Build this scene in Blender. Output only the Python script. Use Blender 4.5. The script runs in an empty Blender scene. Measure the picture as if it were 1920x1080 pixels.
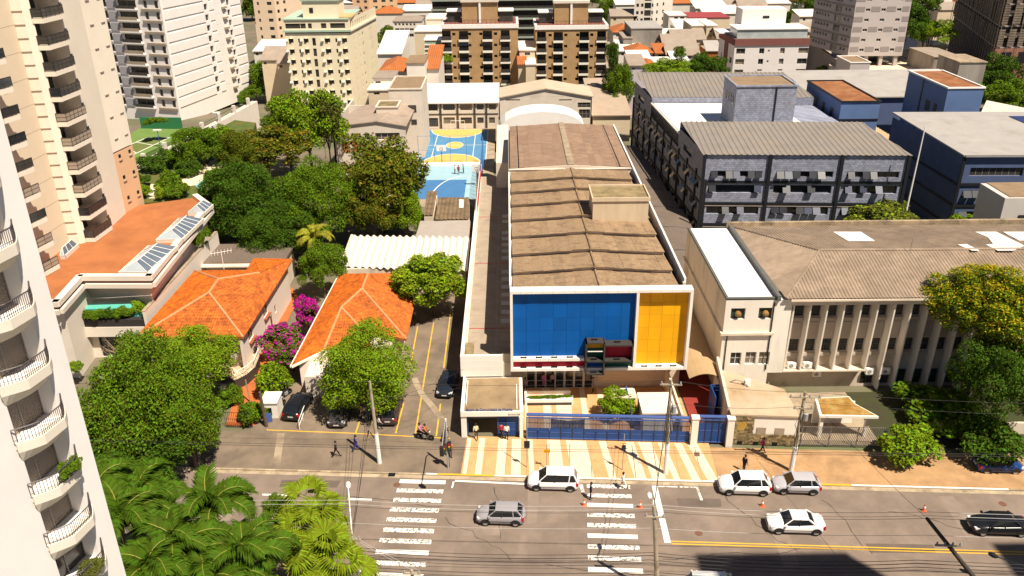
import bpy, math, random
import numpy as np
from mathutils import Vector as V, Matrix as MX
rnd = random.Random(7)
D = bpy.data; SC = bpy.context.scene; COL = SC.collection
R = math.radians
# ---------------------------------------------------------------- camera, sky, sun, exposure
FOC, CAMH = 1569.0, 46.0
def cam_axes(p, y, r):
    cp, sp, cy, sy = math.cos(p), math.sin(p), math.cos(y), math.sin(y)
    f = V((sy*cp, cy*cp, -sp)); rt = V((cy, -sy, 0)); dn = f.cross(rt)
    return math.cos(r)*rt+math.sin(r)*dn, -math.sin(r)*rt+math.cos(r)*dn, f
RT, DN, FW = cam_axes(R(25.17), R(.123), R(.58))
CAM = V((0, 0, CAMH))
cd = D.cameras.new('camera'); co = D.objects.new('camera', cd); COL.objects.link(co)
cd.sensor_width = 36; cd.lens = FOC/1920*36; cd.clip_start = .5; cd.clip_end = 4000
m3 = MX((RT, -DN, -FW)).transposed(); co.matrix_world = MX.Translation(CAM) @ m3.to_4x4()
SC.camera = co
W = D.worlds.new('World'); SC.world = W; W.use_nodes = True
SUNEL, SUNAZ = R(60), math.atan2(.67, -.74)      # direction towards the sun: x .67, y -.74
nt = W.node_tree; bg = nt.nodes['Background']
sky = nt.nodes.new('ShaderNodeTexSky'); sky.sky_type = 'NISHITA'; sky.sun_disc = False
sky.sun_elevation = SUNEL; sky.sun_rotation = SUNAZ; sky.air_density = .6; sky.dust_density = 0; sky.altitude = 800
nt.links.new(sky.outputs[0], bg.inputs[0]); bg.inputs[1].default_value = .05
sl = D.lights.new('sun', 'SUN'); so = D.objects.new('sun', sl); COL.objects.link(so)
sl.energy = 5.0; sl.angle = R(.5); sl.color = (1, .905, .77)
sd = V((math.sin(SUNAZ)*math.cos(SUNEL), math.cos(SUNAZ)*math.cos(SUNEL), math.sin(SUNEL)))
so.rotation_euler = sd.to_track_quat('Z', 'Y').to_euler(); so.location = (60, -60, 120)
SC.view_settings.view_transform = 'Standard'; SC.view_settings.look = 'None'
SC.view_settings.exposure = .66; SC.view_settings.gamma = 1
SC.render.engine = 'CYCLES'
# ---------------------------------------------------------------- surveying helpers: a sight line met with a level or a vertical plane
def ray(px, py): return RT*((px-960)/FOC)+DN*((py-540)/FOC)+FW
def P(px, py, z=0.):
    d = ray(px, py); return CAM+d*((z-CAMH)/d.z)
def PY(px, py, y):
    d = ray(px, py); return CAM+d*(y/d.y)
SU = V((.99814, -.0609, 0)); SN = V((-.0609, -.99814, 0))       # along the street, across it towards the camera
def S(a, b, z=0.): return V((0, 59.15, 0))+SU*a+SN*b+V((0, 0, z))
# ---------------------------------------------------------------- materials
MATS = {}
def mat(name, col, rough=.85, var=.18, scale=.5, bump=0., bscale=8., stain=None, st=(.45, .7), sscale=.25, streak=1., metal=0., spec=.3, orand=0., irand=0., wave=None, trans=0., brick=None, hue=0., emis=0., alpha=1., cell=None):
    if name in MATS: return MATS[name]
    m = D.materials.new(name); m.use_nodes = True; MATS[name] = m
    n = m.node_tree.nodes; l = m.node_tree.links; b = n['Principled BSDF']; out = n['Material Output']
    b.inputs['Roughness'].default_value = rough; b.inputs['Metallic'].default_value = metal
    b.inputs['Specular IOR Level'].default_value = spec
    geo = n.new('ShaderNodeNewGeometry')
    def noise(sc, det=5, st_=1.):
        mp = n.new('ShaderNodeMapping'); mp.inputs['Scale'].default_value = (sc, sc, sc*st_); l.new(geo.outputs['Position'], mp.inputs[0])
        t = n.new('ShaderNodeTexNoise'); t.inputs['Scale'].default_value = 1; t.inputs['Detail'].default_value = det; t.inputs['Roughness'].default_value = .65
        l.new(mp.outputs[0], t.inputs['Vector']); return t.outputs['Fac']
    def rng(f, a, bb, c, d):
        r = n.new('ShaderNodeMapRange'); l.new(f, r.inputs[0])
        for i, x in enumerate((a, bb, c, d)): r.inputs[i+1].default_value = x
        return r.outputs[0]
    def math_(op, a, bb):
        k = n.new('ShaderNodeMath'); k.operation = op
        for i, x in enumerate((a, bb)):
            if isinstance(x, (int, float)): k.inputs[i].default_value = x
            else: l.new(x, k.inputs[i])
        return k.outputs[0]
    def mix(f, a, bb, typ='MIX'):
        k = n.new('ShaderNodeMixRGB'); k.blend_type = typ
        for i, x in enumerate((f, a, bb)):
            if isinstance(x, (int, float)): k.inputs[i].default_value = x
            elif isinstance(x, tuple): k.inputs[i].default_value = (*x, 1)
            else: l.new(x, k.inputs[i])
        return k.outputs[0]
    c = None
    if brick:                                    # facing of slabs too small to lay one by one: (width, height, joint colour)
        tc = n.new('ShaderNodeMapping'); sp = n.new('ShaderNodeSeparateXYZ'); l.new(geo.outputs['Position'], sp.inputs[0])
        cb = n.new('ShaderNodeCombineXYZ'); l.new(math_('ADD', sp.outputs[0], sp.outputs[1]), cb.inputs[0]); l.new(sp.outputs[2], cb.inputs[1])
        bt = n.new('ShaderNodeTexBrick'); l.new(cb.outputs[0], bt.inputs['Vector']); bt.inputs['Scale'].default_value = 1
        bt.inputs['Brick Width'].default_value = brick[0]; bt.inputs['Row Height'].default_value = brick[1]; bt.inputs['Mortar Size'].default_value = brick[0]*.05
        k_ = brick[3] if len(brick) > 3 else .3; a_ = tuple(x*(1-k_) for x in col); z_ = tuple(min(1, x*(1+k_)) for x in col)
        bt.inputs['Color1'].default_value = (*a_, 1); bt.inputs['Color2'].default_value = (*z_, 1); bt.inputs['Mortar'].default_value = (*brick[2], 1)
        c = bt.outputs['Color']
    f = noise(scale, 6, streak); v = rng(f, .25, .75, 1-var, 1+var)
    if orand:
        oi = n.new('ShaderNodeObjectInfo'); v = math_('MULTIPLY', v, rng(oi.outputs['Random'], 0, 1, 1-orand, 1+orand))
    if irand: v = math_('MULTIPLY', v, rng(geo.outputs['Random Per Island'], 0, 1, 1-irand, 1+irand))
    if cell:                                     # tone of one tile or sheet against the next
        vt = n.new('ShaderNodeTexVoronoi'); vt.inputs['Scale'].default_value = cell[0]; l.new(geo.outputs['Position'], vt.inputs['Vector']); sc_ = n.new('ShaderNodeSeparateColor'); l.new(vt.outputs['Color'], sc_.inputs[0]); v = math_('MULTIPLY', v, rng(sc_.outputs[0], 0, 1, 1-cell[1], 1+cell[1]))
    hs = n.new('ShaderNodeHueSaturation'); l.new(v, hs.inputs['Value'])
    if c is None: hs.inputs['Color'].default_value = (*col, 1)
    else: l.new(c, hs.inputs['Color'])
    if hue: l.new(rng(geo.outputs['Random Per Island'], 0, 1, .5-hue, .5+hue), hs.inputs['Hue'])
    c = hs.outputs[0]
    if stain:
        sf = noise(sscale, 7, streak); c = mix(rng(sf, st[0], st[1], 0, 1), c, stain)
    l.new(c, b.inputs['Base Color'])
    h = None
    if bump: h = math_('MULTIPLY', noise(bscale, 3), bump)
    if wave:                                     # corrugation: (axis, period, height)
        sp = n.new('ShaderNodeSeparateXYZ'); l.new(geo.outputs['Position'], sp.inputs[0])
        w = math_('SINE', math_('MULTIPLY', sp.outputs[wave[0]], 2*math.pi/wave[1]), 0)
        w = math_('MULTIPLY', w, wave[2]); h = w if h is None else math_('ADD', h, w)
    if h is not None:
        bp = n.new('ShaderNodeBump'); bp.inputs['Distance'].default_value = 1; bp.inputs['Strength'].default_value = 1; l.new(h, bp.inputs['Height']); l.new(bp.outputs[0], b.inputs['Normal'])
    if alpha < 1: b.inputs['Alpha'].default_value = alpha
    if emis: b.inputs['Emission Color'].default_value = (*col, 1); b.inputs['Emission Strength'].default_value = emis
    if trans:
        t = n.new('ShaderNodeBsdfTranslucent'); l.new(c, t.inputs[0]); ms = n.new('ShaderNodeMixShader'); ms.inputs[0].default_value = trans
        l.new(b.outputs[0], ms.inputs[1]); l.new(t.outputs[0], ms.inputs[2]); l.new(ms.outputs[0], out.inputs[0])
    return m
ASPH = (.115, .088, .068)
m_ground = mat('ground_dirt', (.17, .135, .095), .95, .3, .08, stain=(.10, .13, .05), sscale=.05)
m_road = mat('asphalt', (.215, .163, .126), .9, .22, .35, bump=.01, bscale=14, stain=(.15, .112, .088), st=(.47, .7), sscale=.16, cell=(.22, .07))
m_asph2 = mat('asphalt_old', (.20, .15, .105), .92, .25, .4, bump=.01, bscale=12, stain=(.11, .085, .065), st=(.48, .75), sscale=.3)
m_conc = mat('concrete', (.36, .28, .19), .9, .2, .7, stain=(.2, .15, .1), sscale=.5)
m_kerb = mat('kerb_stone', (.42, .33, .22), .9, .25, .9, stain=(.2, .15, .09), sscale=.8)
m_tan = mat('tan_paving', (.58, .32, .14), .85, .14, .8, stain=(.38, .2, .08), st=(.55, .8), sscale=.6)
m_cream = mat('cream_paving', (.72, .58, .40), .85, .12, .8, stain=(.5, .36, .2), st=(.58, .85), sscale=.6)
m_tan2 = mat('plain_tan_paving', (.42, .25, .12), .88, .2, .6, stain=(.28, .165, .08), sscale=.4)
def paint(name, col, lo, hi):
    m = mat(name, col, .7, .1, .8, stain=(.18, .135, .10), st=(lo, hi), sscale=4.2); return m
m_wpaint = paint('worn_white_paint', (.8, .76, .68), .505, .565)
m_wpaint2 = paint('white_road_paint', (.8, .76, .68), .60, .66)
m_ypaint = paint('yellow_road_paint', (.72, .40, .03), .6, .72)
m_white = mat('white_plaster', (.80, .74, .64), .8, .08, .4, stain=(.55, .47, .37), st=(.6, .85), sscale=.3, streak=.25)
m_whitec = mat('clean_white', (.82, .78, .72), .6, .05, .4)
m_oldw = mat('weathered_white', (.68, .57, .44), .88, .14, .5, stain=(.25, .18, .12), st=(.56, .8), sscale=.35, streak=.2)
m_black = mat('black_metal', (.012, .012, .014), .45, .1)
m_grey = mat('grey_metal', (.3, .28, .26), .5, .15, 1)
m_glass = mat('dark_glass', (.018, .022, .026), .08, .2, .5, spec=.6)
m_glass2 = mat('smoky_glass', (.05, .045, .04), .15, .35, .7, spec=.5)
m_glass3 = mat('curtained_glass', (.22, .18, .13), .35, .35, 1.2, spec=.4)
m_frame = mat('window_frame', (.35, .32, .28), .5, .1)
# ---------------------------------------------------------------- mesh builder
class G:
    def __init__(s): s.v = []; s.f = []; s.m = []
    def face(s, pts, m=0):
        i = len(s.v); s.v += [tuple(p) for p in pts]; s.f.append(tuple(range(i, i+len(pts)))); s.m.append(m); return s
    def raw(s, vs, fs, m=0):
        i = len(s.v); s.v += [tuple(p) for p in vs]
        for f in fs: s.f.append(tuple(k+i for k in f)); s.m.append(m)
        return s
    def hexa(s, p, m=0):                       # 8 points: bottom ring 0-3 ccw from above, top ring 4-7
        return s.raw(p, [(3, 2, 1, 0), (4, 5, 6, 7), (0, 1, 5, 4), (1, 2, 6, 5), (2, 3, 7, 6), (3, 0, 4, 7)], m)
    def box(s, x0, x1, y0, y1, z0, z1, m=0):
        return s.hexa([(x0, y0, z0), (x1, y0, z0), (x1, y1, z0), (x0, y1, z0), (x0, y0, z1), (x1, y0, z1), (x1, y1, z1), (x0, y1, z1)], m)
    def ob(s, o, u, v, w, m=0):                # box from a corner and three edge vectors
        o = V(o); u = V(u); v = V(v); w = V(w)
        if u.cross(v).dot(w) < 0: u, v = v, u
        return s.hexa([o, o+u, o+u+v, o+v, o+w, o+u+w, o+u+v+w, o+v+w], m)
    def prism(s, poly, z0, z1, m=0, mt=None):  # poly: list of xy, any order
        a = sum(poly[i][0]*poly[(i+1) % len(poly)][1]-poly[(i+1) % len(poly)][0]*poly[i][1] for i in range(len(poly)))
        if a < 0: poly = poly[::-1]
        n = len(poly); vs = [(p[0], p[1], z0) for p in poly]+[(p[0], p[1], z1) for p in poly]
        s.raw(vs, [tuple(range(n-1, -1, -1))]+[(i, (i+1) % n, n+(i+1) % n, n+i) for i in range(n)], m)
        i0 = len(s.v)-2*n; s.f.append(tuple(range(i0+n, i0+2*n))); s.m.append(m if mt is None else mt); return s
    def slab(s, pts, th=.12, m=0):             # sloped polygon with thickness downwards
        n = len(pts); pts = [V(p) for p in pts]
        nor = V((0, 0, 0))
        for i in range(n): nor += (pts[i]-pts[0]).cross(pts[(i+1) % n]-pts[0])
        if nor.z < 0: pts = pts[::-1]
        vs = pts+[p-V((0, 0, th)) for p in pts]
        return s.raw(vs, [tuple(range(n)), tuple(range(2*n-1, n-1, -1))]+[(i, n+i, n+(i+1) % n, (i+1) % n) for i in range(n)], m)
    def tube(s, pts, r, n=5, m=0, cap=True):   # r: number or list
        pts = [V(p) for p in pts]; k = len(pts); rs = r if isinstance(r, (list, tuple)) else [r]*k
        i0 = len(s.v); up = V((0, 0, 1))
        for i, p in enumerate(pts):
            t = (pts[min(i+1, k-1)]-pts[max(i-1, 0)]).normalized()
            a = t.cross(up)
            if a.length < .05: a = t.cross(V((1, 0, 0)))
            a.normalize(); b = t.cross(a)
            for j in range(n):
                an = 2*math.pi*j/n; s.v.append(tuple(p+(a*math.cos(an)+b*math.sin(an))*rs[i]))
        for i in range(k-1):
            for j in range(n):
                j2 = (j+1) % n; s.f.append((i0+i*n+j, i0+i*n+j2, i0+(i+1)*n+j2, i0+(i+1)*n+j)); s.m.append(m)
        if cap:
            s.f.append(tuple(i0+j for j in range(n-1, -1, -1))); s.m.append(m)
            s.f.append(tuple(i0+(k-1)*n+j for j in range(n))); s.m.append(m)
        return s
    def lathe(s, c, prof, n=12, m=0):          # prof: (radius, z)
        c = V(c); i0 = len(s.v)
        for r_, z_ in prof:
            for j in range(n):
                an = 2*math.pi*j/n; s.v.append((c.x+r_*math.cos(an), c.y+r_*math.sin(an), c.z+z_))
        for i in range(len(prof)-1):
            for j in range(n):
                j2 = (j+1) % n; s.f.append((i0+i*n+j, i0+i*n+j2, i0+(i+1)*n+j2, i0+(i+1)*n+j)); s.m.append(m)
        s.f.append(tuple(i0+j for j in range(n-1, -1, -1))); s.m.append(m)
        s.f.append(tuple(i0+(len(prof)-1)*n+j for j in range(n))); s.m.append(m); return s
    def mesh(s, name, mats, smooth=False):
        me = D.meshes.new(name); me.from_pydata(s.v, [], s.f)
        for x in (mats if isinstance(mats, (list, tuple)) else [mats]): me.materials.append(x)
        if any(s.m): me.polygons.foreach_set('material_index', s.m)
        if smooth: me.polygons.foreach_set('use_smooth', [True]*len(s.f))
        me.update(); return me
    def build(s, name, mats, parent=None, smooth=False):
        return link(name, s.mesh(name, mats, smooth), parent)
INV = {}
def link(name, me, parent=None, loc=None, rz=0., sc=None):
    o = D.objects.new(name, me); COL.objects.link(o)
    if loc is not None: o.location = loc
    if rz: o.rotation_euler = (0, 0, rz)
    if sc is not None: o.scale = sc if isinstance(sc, (tuple, list)) else (sc, sc, sc)
    if parent is not None:
        o.parent = parent
        if parent.name in INV: o.matrix_parent_inverse = INV[parent.name]
    return o
def tag(o, label, cat, group=None):
    o['label'] = label; o['category'] = cat
    if group: o['group'] = group
    return o
def thing(name, label, cat, loc=(0, 0, 0), group=None, local=False, rz=0.):   # an Empty at the base; world-built children keep their places
    o = D.objects.new(name, None); COL.objects.link(o); o.location = loc; o.empty_display_size = .5
    if rz: o.rotation_euler = (0, 0, rz)
    if not local: INV[o.name] = MX.Translation(-V(loc))
    return tag(o, label, cat, group)
def struct(o): o['kind'] = 'structure'; return o
def copy_tree(o, parent=None):
    c = o.copy(); COL.objects.link(c)
    if parent is not None: c.parent = parent
    for ch in o.children: copy_tree(ch, c)
    return c
# ---------------------------------------------------------------- walls with real openings
def wall(g, O, u, L, z0, z1, holes, depth=.25, m=0, mr=None):
    O = V((O[0], O[1], 0)); u = V((u[0], u[1], 0)).normalized(); nrm = V((u.y, -u.x, 0))
    us = sorted({0., L} | {round(x, 4) for h in holes for x in h[:2] if 0 < x < L}); zs = sorted({z0, z1} | {round(x, 4) for h in holes for x in h[2:4] if z0 < x < z1})
    q = lambda a, z, d=0.: O+u*a-nrm*d+V((0, 0, z))
    hs = [tuple(round(x, 4) for x in h[:4]) for h in holes]
    for k in range(len(zs)-1):
        zc = (zs[k]+zs[k+1])/2; row = [h for h in hs if h[2] < zc < h[3]]
        st = None
        for i in range(len(us)-1):
            uc = (us[i]+us[i+1])/2; inside = any(h[0] < uc < h[1] for h in row)
            if not inside and st is None: st = us[i]
            if inside and st is not None: g.face([q(st, zs[k]), q(us[i], zs[k]), q(us[i], zs[k+1]), q(st, zs[k+1])], m); st = None
        if st is not None: g.face([q(st, zs[k]), q(L, zs[k]), q(L, zs[k+1]), q(st, zs[k+1])], m)
    mm = m if mr is None else mr
    for a, b, c, d in hs:
        g.face([q(a, c), q(a, c, depth), q(a, d, depth), q(a, d)], mm); g.face([q(b, c, depth), q(b, c), q(b, d), q(b, d, depth)], mm)
        g.face([q(a, c), q(b, c), q(b, c, depth), q(a, c, depth)], mm); g.face([q(a, d, depth), q(b, d, depth), q(b, d), q(a, d)], mm)
    return g
WINM = {}
PANES = None
def win_mesh(w, h, pane, fm, mull=1, bars=0, fw=.06):
    key = (round(w, 2), round(h, 2), pane.name, fm.name, mull, bars)
    if key in WINM: return WINM[key]
    g = G(); y = -.05
    g.face([(0, 0, 0), (w, 0, 0), (w, 0, h), (0, 0, h)], 0)
    for a, b, c, d in [(0, w, 0, fw), (0, w, h-fw, h), (0, fw, fw, h-fw), (w-fw, w, fw, h-fw)]+[(w*k/(mull+1)-fw*.4, w*k/(mull+1)+fw*.4, fw, h-fw) for k in range(1, mull+1)]+[(fw, w-fw, h*k/(bars+1)-fw*.35, h*k/(bars+1)+fw*.35) for k in range(1, bars+1)]:
        g.face([(a, y, c), (b, y, c), (b, y, d), (a, y, d)], 1)
    WINM[key] = g.mesh('window', [pane, fm]); return WINM[key]
def windows(th, O, u, holes, depth=.25, panes=None, fm=None, mull=1, bars=0, name='window', rs=rnd):
    u = V((u[0], u[1], 0)).normalized(); nrm = V((u.y, -u.x, 0)); rz = math.atan2(u.y, u.x); O = V((O[0], O[1], 0)); out = []
    for h in holes:
        pane = rs.choice(panes or PANES); me = win_mesh(h[1]-h[0], h[3]-h[2], pane, fm or m_frame, mull, bars)
        o = link(name, me, th, O+u*h[0]-nrm*(depth-.06)+V((0, 0, h[2])), rz); out.append(o)
    return out
PANES = [m_glass, m_glass, m_glass2, m_glass3]
def grid(zb, n, fh, sill, h, cols):            # holes of n storeys: cols = [(u, w)] or (u, w, sill, h)
    r = []
    for k in range(n):
        for c in cols:
            s_, h_ = (c[2], c[3]) if len(c) > 2 else (sill, h)
            r.append((c[0], c[0]+c[1], zb+k*fh+s_, zb+k*fh+s_+h_))
    return r
# ---------------------------------------------------------------- corrugated or tiled roof plane, cut to a convex outline
import bmesh
def ribbed(pts, prof, rows=None, seg=6, per=.25, down=None, lift=.02):
    """pts: convex outline; prof(t) height over one period (t 0..1); rows=(pitch, step) tile courses"""
    pts = [V(p) for p in pts]; nor = V((0, 0, 0))
    for i in range(1, len(pts)-1): nor += (pts[i]-pts[0]).cross(pts[i+1]-pts[0])
    if nor.z < 0: nor = -nor; pts = pts[::-1]
    nor.normalize(); c = sum(pts, V((0, 0, 0)))/len(pts)
    dn = V(down) if down is not None else V((nor.x, nor.y, 0))
    dn = (dn-nor*dn.dot(nor)).normalized(); ac = nor.cross(dn)
    a = [(p-c).dot(ac) for p in pts]; b = [(p-c).dot(dn) for p in pts]
    na = max(1, math.ceil((max(a)-min(a))/per)); us = [(min(a)+per*(i/seg), prof((i % seg)/seg)) for i in range(na*seg+1)]
    if rows:
        nb = math.ceil((max(b)-min(b))/rows[0]); vs = []
        for k in range(nb): vs += [(min(b)+k*rows[0], 0.), (min(b)+(k+1)*rows[0]-.001, rows[1])]
    else: vs = [(min(b), 0.), (max(b), 0.)]
    bm = bmesh.new(); gr = [[bm.verts.new(c+ac*u_+dn*v_+nor*(h_+hv+lift)) for u_, h_ in us] for v_, hv in vs]
    for i in range(len(vs)-1):
        for j in range(len(us)-1): bm.faces.new((gr[i][j], gr[i+1][j], gr[i+1][j+1], gr[i][j+1]))
    for i in range(len(pts)):
        e = pts[(i+1) % len(pts)]-pts[i]
        if e.length < 1e-4: continue
        bmesh.ops.bisect_plane(bm, geom=bm.verts[:]+bm.edges[:]+bm.faces[:], plane_co=pts[i], plane_no=e.cross(nor), clear_outer=True, dist=1e-5)
    for f in bm.faces:
        if f.normal.dot(nor) < -.2: f.normal_flip()
    g = G(); bm.verts.index_update(); g.raw([v.co for v in bm.verts], [[v.index for v in f.verts] for f in bm.faces]); bm.free(); return g
tile_prof = lambda t: .05*math.sin(math.pi*min(1, t/.62)) if t < .62 else 0.
rib_prof = lambda t: .09 if t < .3 else 0.
wave_prof = lambda t: .05*math.sin(2*math.pi*t)
# ================================================================ ground, street, pavements
def gz(y): return 0. if y < 150 else (-8*(y-150)/80 if y < 230 else (-8-7*(y-230)/100 if y < 330 else -15.))
g = G(); ys = [-400, -60, 0, 40, 80, 110, 150, 190, 230, 280, 330, 500, 900, 1600]; xs = [-1500, -500, -200, -100, -50, 0, 50, 100, 200, 500, 1500]
vs = [(x, y, gz(y)-.02) for y in ys for x in xs]; nx = len(xs)
g.raw(vs, [(j*nx+i, j*nx+i+1, (j+1)*nx+i+1, (j+1)*nx+i) for j in range(len(ys)-1) for i in range(nx-1)])
struct(g.build('ground', m_ground))
def strip(a0, a1, b0, b1, z): return [S(a0, b1, z), S(a1, b1, z), S(a1, b0, z), S(a0, b0, z)]
road = struct(G().face(strip(-120, 140, 0.15, 13.4, .004)).build('road', m_road))
k = struct(G().ob(S(-120, 0, 0), SU*260, SN*.13, V((0, 0, .11))).build('kerb', m_kerb))
m_kst = mat('kerb_block', (.44, .345, .23), .9, .2, 1.2, stain=(.22, .165, .1), sscale=.9, orand=.22); kst = G().ob(V((0, 0, 0)), SU*.985, SN*.15, V((0, 0, .13))).mesh('kerb_stone', m_kst)
for i in range(-52, 56): link('kerb_stone', kst, k, S(i, 0, rnd.uniform(-.008, .006)))
G().face([S(a, b, .009) for a, b in ((-120, .6), (140, .6), (140, .16), (-120, .16))]).build('gutter', m_kerb, road)
# pavement in three finishes
struct(G().face(strip(-60, -4.55, -5.6, 0, .12)).build('pavement_asphalt', m_asph2))
mid = struct(G().face(strip(-4.55, 17.8, -5.7, 0, .12)).build('pavement_striped', m_tan))
struct(G().face(strip(17.8, 60, -4.9, 0, .12)).build('pavement_plain', m_tan2))
struct(G().face(strip(-120, 140, 13.4, 17, .12)).build('pavement_near', m_conc))
for i in range(12): G().ob(S(-4.5+i*1.9, -4.9, .121), SU*.05, SN*4.9, V((0, 0, .004))).build('joint', m_tan2, mid)
# cream bands: (left at the gate, right at the gate, skew)
for a0, a1, sk in [(-4.4, -4.05, .0), (-3.3, -2.75, .0), (-1.5, -.7, .0), (-.25, .6, .1), (1.2, 1.65, .3), (3.0, 4.2, .35), (4.75, 6.6, .5), (7.8, 8.45, .6), (10.0, 11.0, .65), (11.4, 12.6, .75), (13.2, 13.75, .8), (14.7, 15.4, .85), (15.9, 16.8, 1.0)]:
    G().face([S(a0+sk, 0, .125), S(a1+sk, 0, .125), S(a1-.08, -5.4, .125), S(a0-.08, -5.4, .125)]).build('paving_band', m_cream, mid)
# road paint
def mark(name, pts, m): return G().face([V((p.x, p.y, .007 if name == 'asphalt_patch' else .0095 if name == 'crack' else .0125)) for p in pts]).build(name, m, road)
def stripe(a0, a1, b, w, m, name='crosswalk_stripe'): mark(name, [S(a0, b+w/2), S(a1, b+w/2), S(a1, b-w/2), S(a0, b-w/2)], m)
for i in range(10):
    b = 1.05+i*1.23; stripe(-9.75-.05*i, -5.75-.03*i, b, .5, m_wpaint2 if i in (0, 7, 9) else m_wpaint)
for i in range(9):
    b = 1.0+i*1.23; stripe(6.45-.02*i, 10.15+.03*i, b, .48, m_wpaint2 if i in (2, 5, 8) else m_wpaint)
mark('stop_line', [P(1222, 911), P(1232, 911), P(1258, 1018), P(1246, 1018)], m_wpaint2)
for off in (0, .28): mark('centre_line', [P(1258, 1014)+SN*off, P(1258, 1014)+SN*(off+.12), P(1258, 1014)+SU*60+SN*(off+.12), P(1258, 1014)+SU*60+SN*off], m_ypaint)
for x0, x1, y in [(492, 547, 928), (652, 697, 936)]: mark('lane_dash', [P(x0, y+1), P(x1, y+2.5), P(x1, y-.5), P(x0, y-2)], m_wpaint2)
mark('parking_line', [P(850, 900), P(985, 906), P(985, 909), P(850, 903)], m_wpaint2); mark('parking_line', [P(850, 900), P(853, 900), P(849, 915), P(846, 915)], m_wpaint2)
mark('parking_line', [P(1232, 911), P(1308, 913), P(1308, 915), P(1232, 913)], m_wpaint); mark('parking_line', [P(1305, 914), P(1309, 914), P(1318, 938), P(1313, 938)], m_wpaint)
mark('parking_line', [P(1085, 907), P(1092, 907), P(1096, 923), P(1090, 923)], m_wpaint)
m_patch = mat('asphalt_patch', (.13, .10, .08), .92, .2, .6, bump=.01, bscale=14); m_patch2 = mat('asphalt_patch_pale', (.235, .18, .14), .92, .2, .6); m_crack = mat('tar_crack', (.06, .047, .04), .8, .2)
for a0, a1, b0, b1, m in [(-3.5, -.6, 6.2, 7.6, m_patch2), (14, 17.5, 2.2, 3.4, m_patch), (21, 22.2, 4.5, 10, m_patch2), (-20, -15, 1.2, 2.3, m_patch), (1.5, 2.3, .9, 6, m_patch2), (28, 33, 7, 8.1, m_patch), (36, 37, 1, 6.5, m_patch2), (-24, -22.8, 2, 12, m_patch2)]: mark('asphalt_patch', [V((*S(a0, b1).xy, 0)), V((*S(a1, b1-.15).xy, 0)), V((*S(a1+.1, b0).xy, 0)), V((*S(a0-.1, b0+.1).xy, 0))], m)
for a, b, da, db, n_ in [(-5.2, 5.5, .55, .5, 12), (18, 1.5, .35, .7, 12), (-16, 3, .8, .12, 14), (12, 9.5, .8, -.1, 16), (26, 2, .3, .7, 10), (3, 10.5, .9, .05, 12), (31, 3.2, .8, .2, 12), (-1.5, 1.5, .1, .8, 9)]:
    for i in range(n_):
        a2, b2 = a+da*rnd.uniform(.4, 1.3)+rnd.uniform(-.15, .15), b+db*rnd.uniform(.3, 1.4)+rnd.uniform(-.18, .18)
        if b2 < 13: p, q = S(a, b), S(a2, b2); d = (q-p).normalized(); w = V((-d.y, d.x, 0))*rnd.uniform(.018, .04); mark('crack', [p-w, q-w, q+w, p+w], m_crack)
        a, b = a2, b2
for px, py in [(744, 909), (1310, 1000), (1880, 945)]:
    c = P(px, py); G().lathe((c.x, c.y, .006), [(.32, 0), (.32, .01)], 14).build('manhole_cover', mat('rusty_iron', (.16, .08, .05), .7, .3, 3), road)
# kerb paint and a drain grate
for a0, a1, m in [(-7.6, -6.6, m_wpaint2), (-6.6, -1.6, m_ypaint), (-1.6, 1.2, m_wpaint2), (1.4, 17.8, m_wpaint2), (19, 29, m_ypaint), (29, 42, m_wpaint2)]:
    G().ob(S(a0, -.02, .1), SU*(a1-a0), SN*.18, V((0, 0, .036))).build('kerb_paint', m, k)
c = P(730, 886); G().ob((c.x, c.y-.2, .12), SU*.6, SN*.4, V((0, 0, .02))).build('drain_grate', m_black, k)
c = P(1306, 852, .12); G().ob((c.x-.25, c.y-.3, .12), V((.5, 0, 0)), V((.06, .6, 0)), V((0, 0, .012))).build('drain_cover', MATS['rusty_iron'], mid)
# ---------------------------------------------------------------- the parking court left of the school
lot = struct(G().face([P(470, 812, .0)+V((0, 0, .125)), S(-4.75, -5.2, .125), V((-4.9, 100, .125)), V((-14, 100, .125)), V((-14, 78, .125)), P(545, 690, .125), P(480, 700, .125)]).build('parking_court', m_asph2))
ly = m_ypaint
def lot_line(p, q, w=.13):
    p = V((p.x, p.y, .131)); q = V((q.x, q.y, .131)); d = (q-p).normalized(); n_ = V((-d.y, d.x, 0))*w/2
    G().face([p-n_, q-n_, q+n_, p+n_]).build('parking_line', ly, lot)
lot_line(P(844, 822, .13), P(655, 812, .13)); lot_line(P(655, 812, .13), P(500, 806, .13))
for a, b in [((783, 612), (770, 683)), ((813, 605), (779, 812)), ((845, 585), (832, 690)), ((757, 755), (742, 812)), ((826, 757), (818, 818)), ((674, 790), (667, 812))]: lot_line(P(*a, .13), P(*b, .13))
pts = [(777, 708), (782, 722), (792, 740), (808, 758), (828, 785)]
for i in range(4):
    p, q = P(*pts[i], .135), P(*pts[i+1], .135); n_ = V((.28, .15, 0)); G().face([V((p.x, p.y, .135))-n_, V((q.x, q.y, .135))-n_, V((q.x, q.y, .135))+n_, V((p.x, p.y, .135))+n_]).build('patched_trench', m_conc, lot)
c = [P(520, 812, .128), P(534, 812, .128), P(526, 868, .128), P(512, 868, .128)]
G().face([V((p.x, p.y, .128)) for p in c]).build('concrete_patch', m_conc, lot)
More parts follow.
